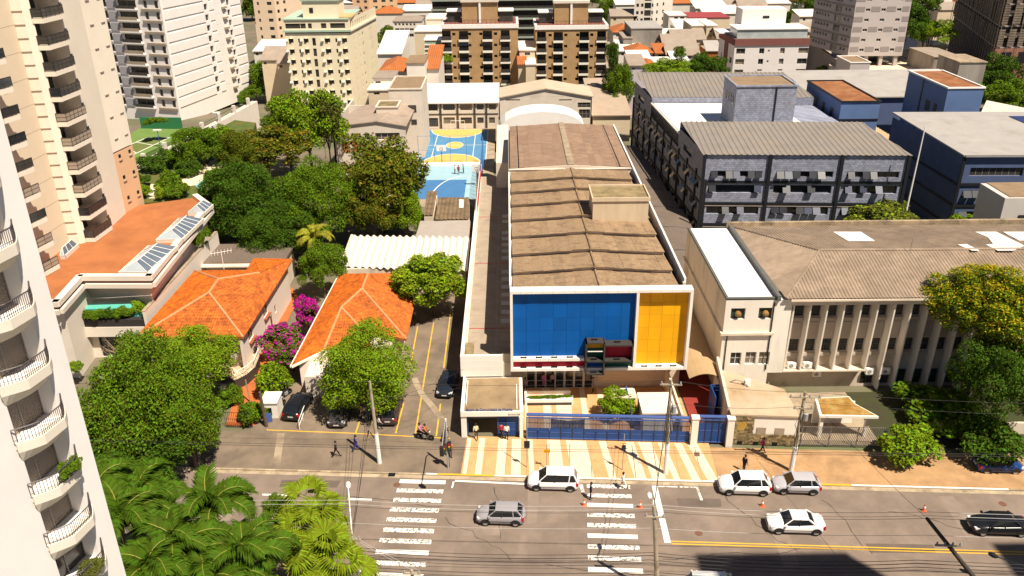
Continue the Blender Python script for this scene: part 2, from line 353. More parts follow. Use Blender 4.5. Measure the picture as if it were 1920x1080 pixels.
# ================================================================ the school hall with the coloured facade
school = thing('school_hall', 'long school hall with big blue and yellow panel facade facing the street', 'school', (8.6, 72, 0))
SX0, SX1 = 0.0, 17.15
m_sheet = mat('brown_roof_sheet', (.30, .20, .115), .92, .3, 3.0, stain=(.15, .095, .055), st=(.5, .74), sscale=.9, orand=.1, wave=(1, .33, .02))
m_sheet2 = mat('brown_roof_sheet_rear', (.27, .175, .115), .92, .2, 1.1, stain=(.2, .125, .085), st=(.5, .78), sscale=.7, orand=.1, wave=(1, .5, .03))
m_wallr = mat('school_render', (.62, .53, .42), .88, .12, .5, stain=(.3, .22, .15), st=(.6, .85), sscale=.4, streak=.2)
bays = [71.6, 76.4, 81.1, 86.2, 91.4, 96.6, 101.5, 106.1, 111.2]
# side walls and back
g = G(); g.box(SX0, SX0+.3, 74, 134.5, 0, 11.2); g.box(SX1-.3, SX1, 74, 134.5, 0, 11.6); g.box(SX0+.3, SX1-.3, 134.2, 134.5, 0, 11.8); g.box(SX0+.3, SX1-.3, 73.4, 73.7, 3.2, 11.3)
g.box(SX0+.3, SX1-.3, 74, 134, 10.2, 10.6); g.build('wall', m_wallr, school)
# white gutter parapets
g = G(); g.box(SX1-.16, SX1+.04, 74.2, 134.6, 11.6, 11.98); g.build('parapet', m_whitec, school)
g = G(); g.box(SX0-.1, SX0+.08, 74.2, 111, 11.2, 11.5); g.build('parapet', m_whitec, school)
G().box(.1, SX1-.3, 73.8, 134, 10.61, 10.7).build('gutter', m_black, school)  # black sheet below the roof sheets, painting in the gutter's dark shadow
# louvred bays: each slopes down to the back, its front edge standing over the next; sheets laid one by one
xm = 8.5; n = 8
for k in range(8):
    y0, y1 = bays[k], bays[k+1]+.8; zf = lambda x: 11.75+.55*(1-abs(x-xm)/8.5); drop = .5
    bay = G()
    for s_ in (-1, 1):                         # riser under the front edge
        xe = xm+s_*8.2 if s_ < 0 else 16.25
        a, b = (xe, xm) if s_ < 0 else (xm, xe)
        bay.hexa([(a, y0+.42, zf(a)-1.1), (b, y0+.42, zf(b)-1.1), (b, y0+.5, zf(b)-1.1), (a, y0+.5, zf(a)-1.1), (a, y0+.42, zf(a)-.13), (b, y0+.42, zf(b)-.13), (b, y0+.5, zf(b)-.13), (a, y0+.5, zf(a)-.13)])
    bo = bay.build('roof_bay', m_wallr, school)
    for s_ in (-1, 1):
        for i in range(n):
            w = (8.2 if s_ < 0 else 7.75)/n; xa = xm+s_*i*w; xb = xm+s_*(i+1)*w+s_*.06
            a, b = min(xa, xb), max(xa, xb); e = .022*(i % 2)+rnd.uniform(0, .012); fr = y0-(.0 if 1 < i < 6 else -.12)+rnd.uniform(-.03, .03)
            q = lambda x, y, t: (x, y, zf(x)-drop*(y-y0)/(y1-y0)+e+t)
            G().hexa([q(a, fr, -.03), q(b, fr, -.03), q(b, y1, -.03), q(a, y1, -.03), q(a, fr, 0), q(b, fr, 0), q(b, y1, 0), q(a, y1, 0)]).build('roof_sheet', m_sheet, bo)
    pt = [(xm, y0-.03, zf(xm)+.06), (xm, y1, zf(xm)+.06-drop)]
    G().tube(pt, .13, 6).build('ridge_cap', m_sheet, bo)
# rear roof, plain gable with pale ridge strip
rr = G(); z0r, z1r = 11.85, 12.35
rr.box(SX0, SX1-.3, 111.2, 111.4, 11.0, 11.8); rr.hexa([(.1, 111.22, 11.8), (SX1-.4, 111.22, 11.8), (SX1-.4, 111.4, 11.8), (.1, 111.4, 11.8), (xm-.1, 111.22, 12.3), (xm+.1, 111.22, 12.3), (xm+.1, 111.4, 12.3), (xm-.1, 111.4, 12.3)]); ro = rr.build('rear_roof', m_wallr, school); G().box(SX0, SX1-.3, 111.08, 111.19, 11.72, 11.84).build('edge_trim', m_whitec, ro)
for s_ in (-1, 1):
    for i in range(9):
        w = 8.35/9; xa = xm+s_*i*w; xb = xm+s_*(i+1)*w; a, b = min(xa, xb), max(xa, xb); zq = lambda x: z1r-(z1r-z0r)*abs(x-xm)/8.4
        for j in range(4):
            ya = 111.4+j*5.7; yb = ya+5.78; e = .02*(i % 2)+.012*j+(0 if i < 7 else .03)
            G().hexa([(a, ya, zq(a)-.03+e), (b, ya, zq(b)-.03+e), (b, yb, zq(b)-.03+e), (a, yb, zq(a)-.03+e), (a, ya, zq(a)+e), (b, ya, zq(b)+e), (b, yb, zq(b)+e), (a, yb, zq(a)+e)]).build('roof_sheet', m_sheet2, ro)
G().hexa([(xm-.45, 111.3, 12.36), (xm+.45, 111.3, 12.36), (xm+.4, 134.4, 12.40), (xm-.4, 134.4, 12.40), (xm-.45, 111.3, 12.47), (xm+.45, 111.3, 12.47), (xm+.4, 134.4, 12.5), (xm-.4, 134.4, 12.5)]).build('ridge_strip', m_conc, ro)
for x in (1.35, 15.3): G().box(x-.06, x+.06, 111.4, 134.2, 11.8, 12.06).build('roof_seam', m_black, ro)
# water tank house on the roof
tk = thing('tank_house', 'stained cream water tank box on the school hall roof', 'water tank', (12.9, 93.3, 11.7))
mtk = mat('stained_cream', (.58, .46, .31), .9, .15, .6, stain=(.12, .09, .05), st=(.6, .74), sscale=.55, streak=.12)
mtop = mat('mossy_slab', (.27, .20, .10), .95, .25, .9, stain=(.1, .08, .04), sscale=.5)
G().box(9.6, 16.0, 91, 95.6, 10.8, 14.3).build('wall', mtk, tk)
g = G(); g.box(9.45, 16.15, 90.85, 91.0, 14.1, 14.55); g.box(9.45, 16.15, 95.6, 95.75, 14.1, 14.55); g.box(9.45, 9.6, 91, 95.6, 14.1, 14.55); g.box(16.0, 16.15, 91, 95.6, 14.1, 14.55); g.build('rim', mtk, tk)
G().box(9.6, 16, 91, 95.6, 14.3, 14.36).build('top_slab', mtop, tk)
# the panel box: white frame, recessed blue, yellow and red fields of panels, four small coloured niches
FY = 70.5; BZ0, BZ1 = 3.85, 12.5
def pxz(px, py, y=FY): q = PY(px, py, y); return q.x, q.z
m_bf = mat('white_cladding', (.80, .75, .67), .5, .05, .8, orand=.04)
m_blue = mat('blue_panel', (.0005, .085, .33), .6, .10, 1.5, spec=.2, orand=.09, stain=(.004, .09, .29), st=(.5, .75), sscale=.5, streak=.15); m_yel = mat('yellow_panel', (.78, .37, .001), .6, .07, 1.5, orand=.06, stain=(.66, .29, .01), st=(.52, .8), sscale=.5, streak=.15)
m_red = mat('red_panel', (.42, .002, .025), .45, .1, 1.5, orand=.05); m_grn = mat('green_panel', (.006, .075, .05), .45, .1, 1.5); m_dark = mat('dark_frame', (.05, .043, .036), .5, .2, 1)
fx = thing('panel_facade', 'white framed box of blue, yellow, red and green panels on the school front', 'facade', (8.6, FY, BZ0))
X0, X1 = -.05, 17.15; XD = 11.85             # divider
g = G(); n1, n2 = 14, 6
def cap(x0, x1, y0, y1, z0, z1, n, ax=0, parent=fx):
    for i in range(n):
        if ax == 0: a = x0+(x1-x0)*i/n; b = x0+(x1-x0)*(i+1)/n-.015; G().box(a, b, y0, y1, z0, z1).build('frame_panel', m_bf, parent)
        else: a = z0+(z1-z0)*i/n; b = z0+(z1-z0)*(i+1)/n-.015; G().box(x0, x1, y0, y1, a, b).build('frame_panel', m_bf, parent)
cap(X0, X1, FY, FY+1.05, BZ1-.28, BZ1, 17)                      # top
cap(X0, X0+.25, FY, FY+1.05, BZ0, BZ1-.29, 5, 1); cap(X1-.28, X1, FY, FY+1.05, BZ0, BZ1-.29, 5, 1)
cap(X0+.26, X1-.29, FY, FY+2.9, BZ0, BZ0+.3, 12)
cap(XD, XD+.25, FY, FY+.9, BZ0+.31, BZ1-.29, 5, 1)
RZ = 4.95; cap(X0+.26, 7.1, FY, FY+.6, RZ, RZ+.3, 6)            # shelf between red and blue
G().box(X0+.2, X1-.2, FY+1.0, FY+2.85, BZ0+.1, BZ1-1.8).build('core', m_wallr, fx)
def field(x0, x1, z0, z1, y, nx_, nz_, m, name):
    for i in range(nx_):
        for j in range(nz_):
            a = x0+(x1-x0)*i/nx_; b = x0+(x1-x0)*(i+1)/nx_-.018; c = z0+(z1-z0)*j/nz_; d = z0+(z1-z0)*(j+1)/nz_-.018
            yy = y+rnd.uniform(0, .012); G().box(a, b, yy, y+.12, c, d).build(name, m, fx)
field(X0+.26, XD-.01, RZ+.31, BZ1-.3, FY+.55, 9, 5, m_blue, 'blue_panel')
field(XD+.26, X1-.29, BZ0+.31, BZ1-.3, FY+.75, 4, 6, m_yel, 'yellow_panel')
field(X0+.26, 7.2, BZ0+.31, RZ-.01, FY+.4, 6, 1, m_red, 'red_panel')
G().box(X0+.2, XD, FY+.67, FY+.99, BZ0+.3, BZ1-.3).build('backing', m_dark, fx); G().box(XD+.2, X1-.2, FY+.87, FY+.99, BZ0+.3, BZ1-.3).build('backing', m_dark, fx)
# niches, standing proud of the box
N0, N1, NM = 7.15, 11.75, 8.95; NB, NT, NZ = 3.65, 7.25, 5.15; NY = FY-.55
g = G()
for x0, x1, z0, z1 in [(N0, N0+.14, NB, NT), (NM-.07, NM+.07, NB, NT), (N1-.14, N1, NB+1.3, NT-.28), (N0, NM+.07, NB, NB+.14), (N0, NM, NT-.14, NT), (NM, N1, NT-.42, NT-.28), (N0, N1, NZ-.07, NZ+.07)]:
    g.box(x0, x1, NY, FY+.5, z0, z1)
g.build('niche_frame', m_dark, fx)
for x0, x1, z0, z1, m in [(N0+.14, NM-.07, NT-1.0, NT-.14, m_yel), (N0+.14, NM-.07, NZ+.07, NT-1.0, m_grn), (NM+.07, N1-.14, NZ+.07, NT-.42, m_red), (N0+.14, NM-.07, NB+.14, NZ-.07, m_blue), (NM+.07, N1, NB+.45, NZ-.07, m_grn)]:
    G().box(x0, x1, FY+.3, FY+.4, z0, z1).build('niche_panel', m, fx)
G().box(N0+.2, NM-.1, NY+.1, NY+.16, NT-1.05, NT-.98).build('light_bar', m_whitec, fx)
# small floodlights along the ledges
lm = G(); lm.box(-.28, .28, -.05, .05, 0, .06); lm.box(-.3, -.2, -.1, .02, .06, .16); lm.box(.2, .3, -.1, .02, .06, .16); lm.box(-.22, .22, -.1, 0, .1, .14); lme = lm.mesh('ledge_light', m_black)
for x, z in [(1.2, RZ+.3), (2.7, RZ+.3), (4.2, RZ+.3), (5.7, RZ+.3), (1.2, BZ0+.3), (2.7, BZ0+.3), (4.2, BZ0+.3), (5.7, BZ0+.3), (13.0, BZ0+.3), (14.4, BZ0+.3), (15.8, BZ0+.3), (8.0, NT), (10.2, NT-.28), (8.0, NZ+.07), (10.2, NZ+.07), (8.0, NB+.14)]:
    link('ledge_light', lme, fx, (x, (FY if z not in (NT, NT-.28) else NY+.4)+.18 if z not in (NZ+.07, NB+.14) else NY+.3, z))
# front wall below the box: glazed doors and siding
g = G(); fw_holes = [(1.55+i*.98, 1.55+i*.98+.9, .05, 2.75) for i in range(7)]
wall(g, (0, 73.5), (1, 0), 17.15, 0, 3.86, fw_holes, .12); g.build('front_wall', m_wallr, school)
windows(school, (0, 73.5), (1, 0), fw_holes, .12, [m_glass], m_whitec, 0, 2, 'door')
m_sid = mat('siding_board', (.62, .52, .40), .7, .08, .6, orand=.05)
for j in range(8): G().box(8.75, 16.9, 73.36, 73.48, .9+j*.36, .9+j*.36+.345).build('siding_board', m_sid, school)
# sunshade fins on the west wall over the terrace
for j in range(16):
    y = 75.5+j*2.05
    if j in (7, 13): continue
    sh = G(); sh.ob((-1.0, y, 6.6), V((.98, 0, 0)), V((0, .5, .18)), V((0, -.02, .06))); sh.build('sunshade', mat('pale_metal', (.5, .47, .42), .5, .1), school)
# terrace annex
an = thing('terrace_annex', 'low annex with shaded roof terrace along the left of the school hall', 'building', (-2.4, 71, 0))
m_terr = mat('terrace_slab', (.34, .27, .20), .9, .15, .8, stain=(.2, .15, .11), st=(.55, .8), sscale=.5)
G().box(-4.75, -.02, 71.2, 131, 0, 4.5).build('wall', m_wallr, an)
for j in range(30):
    for i in range(3): G().box(-4.45+i*1.46, -4.45+i*1.46+1.44, 71.4+j*1.98, 71.4+j*1.98+1.96, 4.5, 4.53+rnd.uniform(0, .01)).build('paving_slab', m_terr, an)
for y in (78.2, 95.5, 112): G().box(-4.4, -.05, y, y+.12, 4.545, 4.556).build('red_line', m_red, an)
G().box(-4.95, -4.6, 71.05, 131, 4.5, 5.4).build('parapet', m_white, an)
for j in range(7): G().box(-4.97, -.9, 70.98, 71.06, 3.05+j*.335, 3.05+j*.335+.325).build('siding_board', m_bf, an)
G().box(-4.97, -.85, 71.06, 71.2, 3, 5.42).build('front_parapet', m_white, an)
for j in range(7): G().box(-.89, -.02, 71.3, 71.36, 3.05+j*.335, 3.05+j*.335+.325).build('siding_board', m_sid, an)
G().box(-4.55, -3.75, 71.6, 74.2, 4.53, 5.1).build('planter', mtop, an)
g = G()
for i in range(26):
    z = 5.4; y = 112+i*.72
    g.tube([(-4.5, y, 5.4), (-4.5, y, 6.4)], .03, 4)
g.tube([(-4.5, 112, 6.4), (-4.5, 130.5, 6.4)], .05, 5); g.tube([(-4.5, 112, 5.9), (-4.5, 130.5, 5.9)], .03, 5); g.build('railing', mat('red_railing', (.5, .05, .05), .5, .1), an)
# gatehouse with lettering
gh = thing('gatehouse', 'small flat roofed gatehouse with blue lettering along its front edge', 'gatehouse', (-1.8, 65, 0))
gm = mat('gatehouse_roof', (.30, .21, .115), .95, .25, 1.2, stain=(.17, .115, .06), sscale=.6)
g = G(); g.box(-4.7, -4.2, 64.9, 71, 0, 2.5); g.build('wall', m_white, gh); G().box(-4.2, 1.0, 68.2, 68.4, 0, 2.5).build('wall', m_white, gh); G().box(.72, 1.05, 64.75, 65.1, 0, 2.5).build('pillar', m_white, gh)
G().box(-4.72, 1.06, 64.78, 70.95, 2.5, 2.92).build('roof_slab', m_white, gh)
G().box(-4.4, .75, 65.1, 70.8, 2.92, 2.96).build('roof_finish', gm, gh)
g = G(); g.box(-4.72, -4.5, 64.78, 70.95, 2.92, 3.1); g.box(-4.5, 1.06, 64.78, 64.95, 2.92, 3.0); g.build('roof_edge', m_white, gh)
G().box(.45, .52, 65.2, 69.5, 2.96, 3.05).build('pipe', m_whitec, gh); G().box(-4.3, -4.2, 66, 70, 2.96, 3.2).build('upstand', m_white, gh)
def text(body, size, loc, rot, m, parent, ext=.04, align='LEFT', name='lettering', sx=1.):
    cu = D.curves.new(name, 'FONT'); cu.body = body; cu.size = size; cu.extrude = ext; cu.align_x = align; cu.resolution_u = 2
    t = D.objects.new(name, cu); COL.objects.link(t); dg = bpy.context.evaluated_depsgraph_get(); me = D.meshes.new_from_object(t.evaluated_get(dg)); D.objects.remove(t)
    me.materials.clear(); me.materials.append(m); o = D.objects.new(name, me); COL.objects.link(o); o.location = loc; o.rotation_euler = rot; o.scale = (sx, 1, 1)
    if parent: o.parent = parent; o.matrix_parent_inverse = INV.get(parent.name, MX())
    return o
m_bl = mat('blue_letter', (.01, .06, .22), .4, .1)
text('Escola da Comunidade de Moema', .42, (-4.2, 64.93, 3.0), (R(90), 0, 0), m_bl, gh, .05, sx=.74)
text('5610.6158', .26, (-.35, 64.77, 2.6), (R(90), 0, 0), m_black, gh, .006)
# blue gates
m_bg = mat('gate_blue', (.012, .055, .20), .45, .12, 1); m_bgl = mat('gate_blue_light', (.06, .11, .30), .4, .1, 1); m_gp = mat('gate_glass', (.02, .045, .12), .12, .3, 1.5, spec=.6)
m_gpt = mat('tinted_gate_pane', (.02, .045, .13), .1, .2, 1.5, spec=.5, alpha=.5)
def gate(label, a0, a1, z1, npan, base):
    p, q = a0, a1; d = (q-p); L = d.length; d.normalize(); nn = V((-d.y, d.x, 0))
    t = thing('blue_gate', label, 'gate', ((p+q)/2).to_tuple(), 'blue gates of the school front')
    G().ob(p+V((0, 0, z1)), d*L, nn*.34, V((0, 0, .16))).build('rail', m_bgl, t); G().ob(p+V((0, 0, z1-.24)), d*L, nn*.12, V((0, 0, .1))).build('rail', m_bgl, t); G().ob(p+V((0, 0, .12)), d*L, nn*.1, V((0, 0, .1))).build('rail', m_bgl, t)
    w = L/npan
    for i in range(npan):
        o = p+d*(i*w); 
        G().ob(o+d*.03+nn*.05+V((0, 0, .22)), d*(w-.06), nn*.03, V((0, 0, base-.22))).build('gate_panel', m_bg, t)
        G().ob(o+d*.03+nn*.06+V((0, 0, base+.02)), d*(w-.06), nn*.015, V((0, 0, z1-base-.28))).build('gate_pane', m_gpt, t)
        G().ob(o+d*(w*.12)+nn*.02+V((0, 0, base*.62)), d*(w*.76), nn*.03, V((0, 0, .05))).build('pull_bar', m_bgl, t)
    g = G()
    for i in range(npan+1): g.ob(p+d*(i*w-.025), d*.05, nn*.08, V((0, 0, z1-.1)))
    for i in range(npan*2):
        g.ob(p+d*((i+.5)*w/2-.008)+nn*.03+V((0, 0, base)), d*.016, nn*.016, V((0, 0, z1-base-.24)))
    g.ob(p+V((0, 0, base+.55)), d*L, nn*.04, V((0, 0, .035))); g.build('bars', mat('gate_dark', (.02, .025, .05), .4, .1), t)
    return t
gA = thing('entrance_gate', 'blue pedestrian gate standing open under the gatehouse', 'gate', (-2, 65.2, 0))
for i, (x0, x1, rz) in enumerate([(-4.1, -2.85, 0), (-1.35, .65, 0)]):
    if i: 
        G().box(x0, x1, 65.2, 65.27, .15, 2.45).build('gate_leaf', m_bg, gA)
        for z in (.2, .75, 1.5, 2.35): G().box(x0, x1, 65.17, 65.2, z, z+.04).build('rail', m_bgl, gA)
        for x in (x0, -.4, x1-.05): G().box(x, x+.05, 65.16, 65.2, .15, 2.45).build('stile', m_bgl, gA)
    else: G().box(-4.15, -4.08, 65.2, 66.6, .15, 2.45).build('gate_leaf', m_bg, gA)
gate('long blue sliding gate with a white banner hung inside it', S(1.0, -5.45, .12), S(15.95, -5.45, .12), 2.55, 14, 1.25)
gate('short blue gate between two white pillars right of the long gate', S(16.75, -5.45, .12), S(19.2, -5.45, .12), 2.75, 4, 2.2)
for a, lab in ((16.35, 'white gate pillar between the long and the short blue gates'), (19.55, 'white gate pillar beside the stone faced kiosk')):
    t = thing('gate_pillar', lab, 'pillar', S(a, -5.3).to_tuple())
    G().ob(S(a-.3, -5.6), SU*.6, SN*.55, V((0, 0, 3.0))).build('shaft', m_white, t); G().ob(S(a-.36, -5.66, 3.0), SU*.72, SN*.67, V((0, 0, .12))).build('cap', m_white, t)
# forecourt of the school
fc = struct(G().face([V((1.1, 64.9, .12)), V((17.0, 63.9, .12)), V((17.0, 73.4, .12)), V((1.1, 73.4, .12))]).build('forecourt', m_tan))
for x0, x1 in [(1.3, 1.6), (3.1, 3.9), (4.4, 5.9), (6.9, 7.45), (8.7, 9.2)]: G().face([(x0, 64.9, .126), (x1, 64.9, .126), (x1, 73.4, .126), (x0, 73.4, .126)]).build('paving_band', m_cream, fc)
struct(G().face([V((17.2, 63.7, .11)), V((19.6, 63.5, .11)), V((20.5, 74, .11)), V((22, 100, .11)), V((17.2, 100, .11))]).build('alley_floor', mat('red_floor', (.24, .035, .025), .85, .15, .7)))
pl = thing('planter_bench', 'long white bench planter with low greenery in the school forecourt', 'planter', (3.7, 70.7, 0))
g = G(); g.box(1.3, 6.1, 70.2, 70.95, .12, .75); g.box(1.3, 1.5, 70.95, 72.2, .12, .75); g.box(1.5, 6.0, 72.05, 72.2, .12, .6); g.build('bench', m_whitec, pl); G().box(1.55, 5.95, 70.2-.04, 70.19, .14, .42).build('recess', m_dark, pl)
bn = thing('banner', 'white cloth banner with a small flower logo hung on the blue gate', 'banner', S(5.0, -5.9, .3).to_tuple())
cl = G(); nn_ = 14
for i in range(nn_):
    f = lambda t: S(3.25+t*3.1, -5.75-.04*math.sin(t*22), 0)
    a, b = f(i/nn_), f((i+1)/nn_); sg = lambda t: .18*math.sin(math.pi*t)
    cl.face([a+V((0, 0, .95-sg(i/nn_)*.3)), b+V((0, 0, .95-sg((i+1)/nn_)*.3)), b+V((0, 0, 2.25-sg((i+1)/nn_))), a+V((0, 0, 2.25-sg(i/nn_)))])
cl.build('cloth', mat('banner_cloth', (.74, .66, .56), .8, .08, 2), bn)
for dx, dz, m in [(0, .28, m_red), (.2, .36, m_bl), (.2, .12, m_red), (-.02, -.05, m_yel), (.1, -.2, m_yel)]:
    c = S(5.95+dx, -5.66, 1.65+dz); g = G(); g.lathe((0, 0, 0), [(.11, 0), (.11, .01)], 10); o = g.build('logo_petal', m, bn); o.location = c; o.rotation_euler = (R(90), 0, 0)
hut = thing('service_hut', 'low white flat roofed hut with rust stains behind the blue gate', 'hut', (13.5, 66.5, 0))
mh = mat('rust_stained_white', (.72, .62, .50), .85, .1, .6, stain=(.42, .2, .06), st=(.66, .8), sscale=.5)
for j in range(3): G().box(12.1, 15.4, 65.1+j*1.2, 65.1+j*1.2+1.18, 2.3, 2.45).build('roof_panel', mh, hut)
G().box(12.2, 15.3, 65.2, 68.6, .12, 2.3).build('wall', m_white, hut); G().box(9.7, 12.0, 68.0, 69.6, 2.2, 2.32).build('canopy', m_oldw, hut); G().box(9.9, 11.9, 69.7, 69.9, .12, 2.2).build('wall', m_white, hut)
G().box(15.6, 15.8, 64.6, 73.3, .12, 2.6).build('side_wall', m_oldw, hut)
aw_ = thing('alley_wall', 'plain beige wall between the red alley and the stone kiosk', 'wall', (20.2, 68, 0)); G().hexa([(19.75, 64.4, 0), (20.0, 64.4, 0), (20.6, 72, 0), (20.35, 72, 0), (19.75, 64.4, 3.5), (20.0, 64.4, 3.5), (20.6, 72, 4.4), (20.35, 72, 4.4)]).build('wall', m_wallr, aw_)
bl = thing('blue_screen', 'tall blue sheet panel leaning beside the forecourt bush', 'panel', (11.4, 68, 0)); G().hexa([(11.3, 66.8, .1), (11.38, 66.8, .1), (11.2, 69.5, .1), (11.12, 69.5, .1), (11.3, 66.8, 1.8), (11.38, 66.8, 1.8), (11.2, 69.5, 2.7), (11.12, 69.5, 2.7)]).build('sheet', m_bgl, bl)
bd = thing('blue_door', 'blue metal door panel at the far right of the red alley', 'door', (20.0, 67, 0)); g = G(); g.box(19.3, 20.4, 69.0, 69.1, .12, 3.0); g.box(19.2, 19.3, 66.8, 69.1, .12, 3.0); g.build('leaf', m_bg, bd); G().box(19.7, 20.1, 68.95, 69.0, 2.4, 2.46).build('handle', m_whitec, bd)
# ================================================================ right side: finned building, kiosk, slate and blue school blocks
def fb(px0, px1, py, Y): a = PY(px0, py, Y); b = PY(px1, py, Y); return a.x, b.x, (a.z+b.z)/2
def pholes(O, Y, rects):                       # openings read off a front wall in plane Y
    r = []
    for a, b, c, d in rects:
        p, q = PY(a, d, Y), PY(b, c, Y); p2 = PY(b, d, Y); r.append((p.x-O, p2.x-O, p.z, q.z))
    return r
fin = thing('finned_building', 'white two storey building with tall vertical fins and tan corrugated roof', 'building', (34, 72, 0))
m_whs = mat('streaked_white', (.76, .69, .59), .85, .08, .5, stain=(.5, .4, .3), st=(.58, .82), sscale=.5, streak=.2)
LX0, LX1, LY, LZ = 20.7, 25.6, 72.0, 10.7
g = G(); up = pholes(LX0, LY, [(1369, 1396, 578, 599), (1421, 1447, 577, 598)]); lo = pholes(LX0, LY, [(1368, 1388, 661, 684), (1396, 1416, 660, 683), (1421, 1441, 660, 684)])
wall(g, (LX0, LY), (1, 0), LX1-LX0, 0, LZ, up+lo, .3); g.build('wall', m_whs, fin); g = G(); wall(g, (LX0, 91), (0, -1), 91-LY, 0, LZ, [], .3); g.build('side_wall', m_oldw, fin)
windows(fin, (LX0, LY), (1, 0), up, .3, [mat('green_pane', (.03, .06, .05), .3, .2)], m_frame, 0); windows(fin, (LX0, LY), (1, 0), lo, .3, [m_glass2, m_glass3], m_whitec, 1, 1)
for h in up:
    f = G(); f.lathe((0, 0, 0), [(.3, 0), (.3, .25), (.12, .35)], 12); o = f.build('extractor_fan', mat('ochre_metal', (.3, .16, .05), .5, .2), fin); o.location = (LX0+(h[0]+h[1])/2, LY+.1, (h[2]+h[3])/2); o.rotation_euler = (R(90), 0, 0); o.matrix_parent_inverse = INV[fin.name]
G().box(LX0-.25, LX1+.05, LY-.3, LY-.01, 6.9, 7.15).build('ledge', m_oldw, fin); G().box(LX0-.25, LX0-.01, LY, 91, 6.9, 7.15).build('ledge', m_oldw, fin)
G().box(LX0+.25, LX1-.1, LY+.3, 91, LZ-.3, LZ-.05).build('flat_roof', m_whitec, fin)
g = G(); g.box(LX0, LX0+.25, LY, 91, LZ-.1, LZ+.12); g.box(LX0+.25, LX1, LY, LY+.3, LZ-.1, LZ+.12); g.build('coping', mat('dark_coping', (.12, .12, .11), .6, .2), fin)
G().tube([(LX1-.25, LY-.08, 2.9), (LX1-.25, LY-.08, 10.3)], .06, 6).build('downpipe', m_black, fin); G().tube([(LX0+.45, LY-.08, 2.9), (LX0+.45, LY-.08, 6.8)], .05, 6).build('downpipe', m_black, fin)
# main wing
FX0, FX1, FYY, FZ = 25.6, 62.0, 73.3, 10.6
fxs = [27.35+i*1.63 for i in range(21)]
hol = []
for i in range(20):
    a, b = fxs[i]+.16, fxs[i+1]-.16
    hol += [(a-FX0, b-FX0, 8.15, 9.75), (a-FX0, b-FX0, 4.2, 5.6)]
    if i > 4: hol.append((a-FX0, b-FX0, .3, 2.0))
g = G(); wall(g, (FX0, FYY), (1, 0), FX1-FX0, 0, FZ, hol, .25); g.build('wall', mat('shade_toned_render', (.56, .47, .38), .9, .12, .5, stain=(.36, .28, .2), sscale=.5), fin)  # duller than the fins: shade between them is put into the wall colour
windows(fin, (FX0, FYY), (1, 0), hol, .25, [m_glass, m_glass2, m_glass2], mat('grey_blue_frame', (.10, .12, .13), .5, .1), 1, 1)
m_spn = mat('spandrel_panel', (.44, .36, .29), .85, .1, .6, orand=.08)
for i in range(20):
    G().box(fxs[i]+.2, fxs[i+1]-.2, FYY-.08, FYY-.005, 5.75, 7.5).build('spandrel', m_spn, fin); G().box(fxs[i]+.2, fxs[i+1]-.2, FYY-.2, FYY-.005, 7.65, 8.05).build('sill', m_spn, fin); G().box(fxs[i]+.2, fxs[i+1]-.2, FYY-.2, FYY-.005, 3.75, 4.1).build('sill', m_spn, fin)
for i, x in enumerate(fxs):
    zb = 2.5 if i < 6 else .1
    g = G(); g.hexa([(x-.07, 72.35, zb), (x+.07, 72.35, zb), (x+.07, FYY, zb), (x-.07, FYY, zb), (x-.07, 72.0, FZ-.5), (x+.07, 72.0, FZ-.5), (x+.07, FYY, FZ-.5), (x-.07, FYY, FZ-.5)]); g.build('fin', m_whs, fin)
G().box(fxs[0]-.1, fxs[5]+.1, 72.3, FYY, 2.35, 2.5).build('ledge', m_oldw, fin)
G().box(FX0+1.4, FX1, 71.75, FYY, FZ-.5, FZ).build('cornice', m_oldw, fin); G().box(FX0+1.2, FX1, 71.5, 72.0, FZ+.0, FZ+.18).build('gutter', m_oldw, fin)
G().box(FX0, FX0+1.5, 72.0, FYY, 2.5, FZ).build('end_wall', m_white, fin)
# tan corrugated hip roof
m_tanr = mat('tan_corrugated', (.30, .225, .16), .9, .2, 1.2, cell=(.5, .12), stain=(.22, .16, .11), st=(.46, .75), sscale=.35)
za, zr = 10.9, 12.6; yb = 90.9; xa0 = 26.0
e0, e1 = V((xa0+.3, 71.6, za)), V((FX1, 71.4, za)); ap = P(1536, 470, zr); r1 = V((FX1, ap.y-.4, zr)); bk0 = V((25.6, yb, za)); bk1 = V((FX1, yb-.5, za))
for nm, pl_ in (('roof_plane', [e0, e1, r1, ap]), ('roof_plane', [ap, r1, bk1, bk0]), ('roof_plane', [e0, ap, bk0])):
    ribbed(pl_, wave_prof, None, 6, .34).build(nm, m_tanr, fin)
G().tube([ap+V((0, 0, .08)), r1+V((0, 0, .08))], .14, 6).build('ridge_cap', m_tanr, fin); G().tube([ap+V((0, 0, .06)), e0+V((0, 0, .06))], .11, 6).build('ridge_cap', m_tanr, fin); G().tube([ap+V((0, 0, .06)), bk0+V((0, 0, .06))], .11, 6).build('ridge_cap', m_tanr, fin)
def on_plane(px, py, a, b, c, lift=.1):
    n_ = (b-a).cross(c-a).normalized(); d = ray(px, py); return CAM+d*((a-CAM).dot(n_)/d.dot(n_))+V((0, 0, lift))
for qd in ([(1562, 436), (1614, 436), (1640, 453), (1590, 453)], [(1795, 460), (1812, 459), (1836, 471), (1822, 471)], [(1828, 436), (1868, 436), (1920, 462), (1900, 471), (1870, 471), (1848, 460), (1862, 459), (1852, 446)], [(1880, 436), (1920, 436), (1920, 452), (1910, 452)]):
    G().slab([on_plane(x, y, ap, r1, bk0) for x, y in qd], .05).build('skylight_sheet', m_whitec, fin)
G().box(25.2, FX1, yb-.1, yb+.35, 9.9, 11.35).build('rear_parapet', mat('rear_parapet', (.36, .27, .17), .9, .3, .8, stain=(.1, .08, .05), sscale=.6), fin)
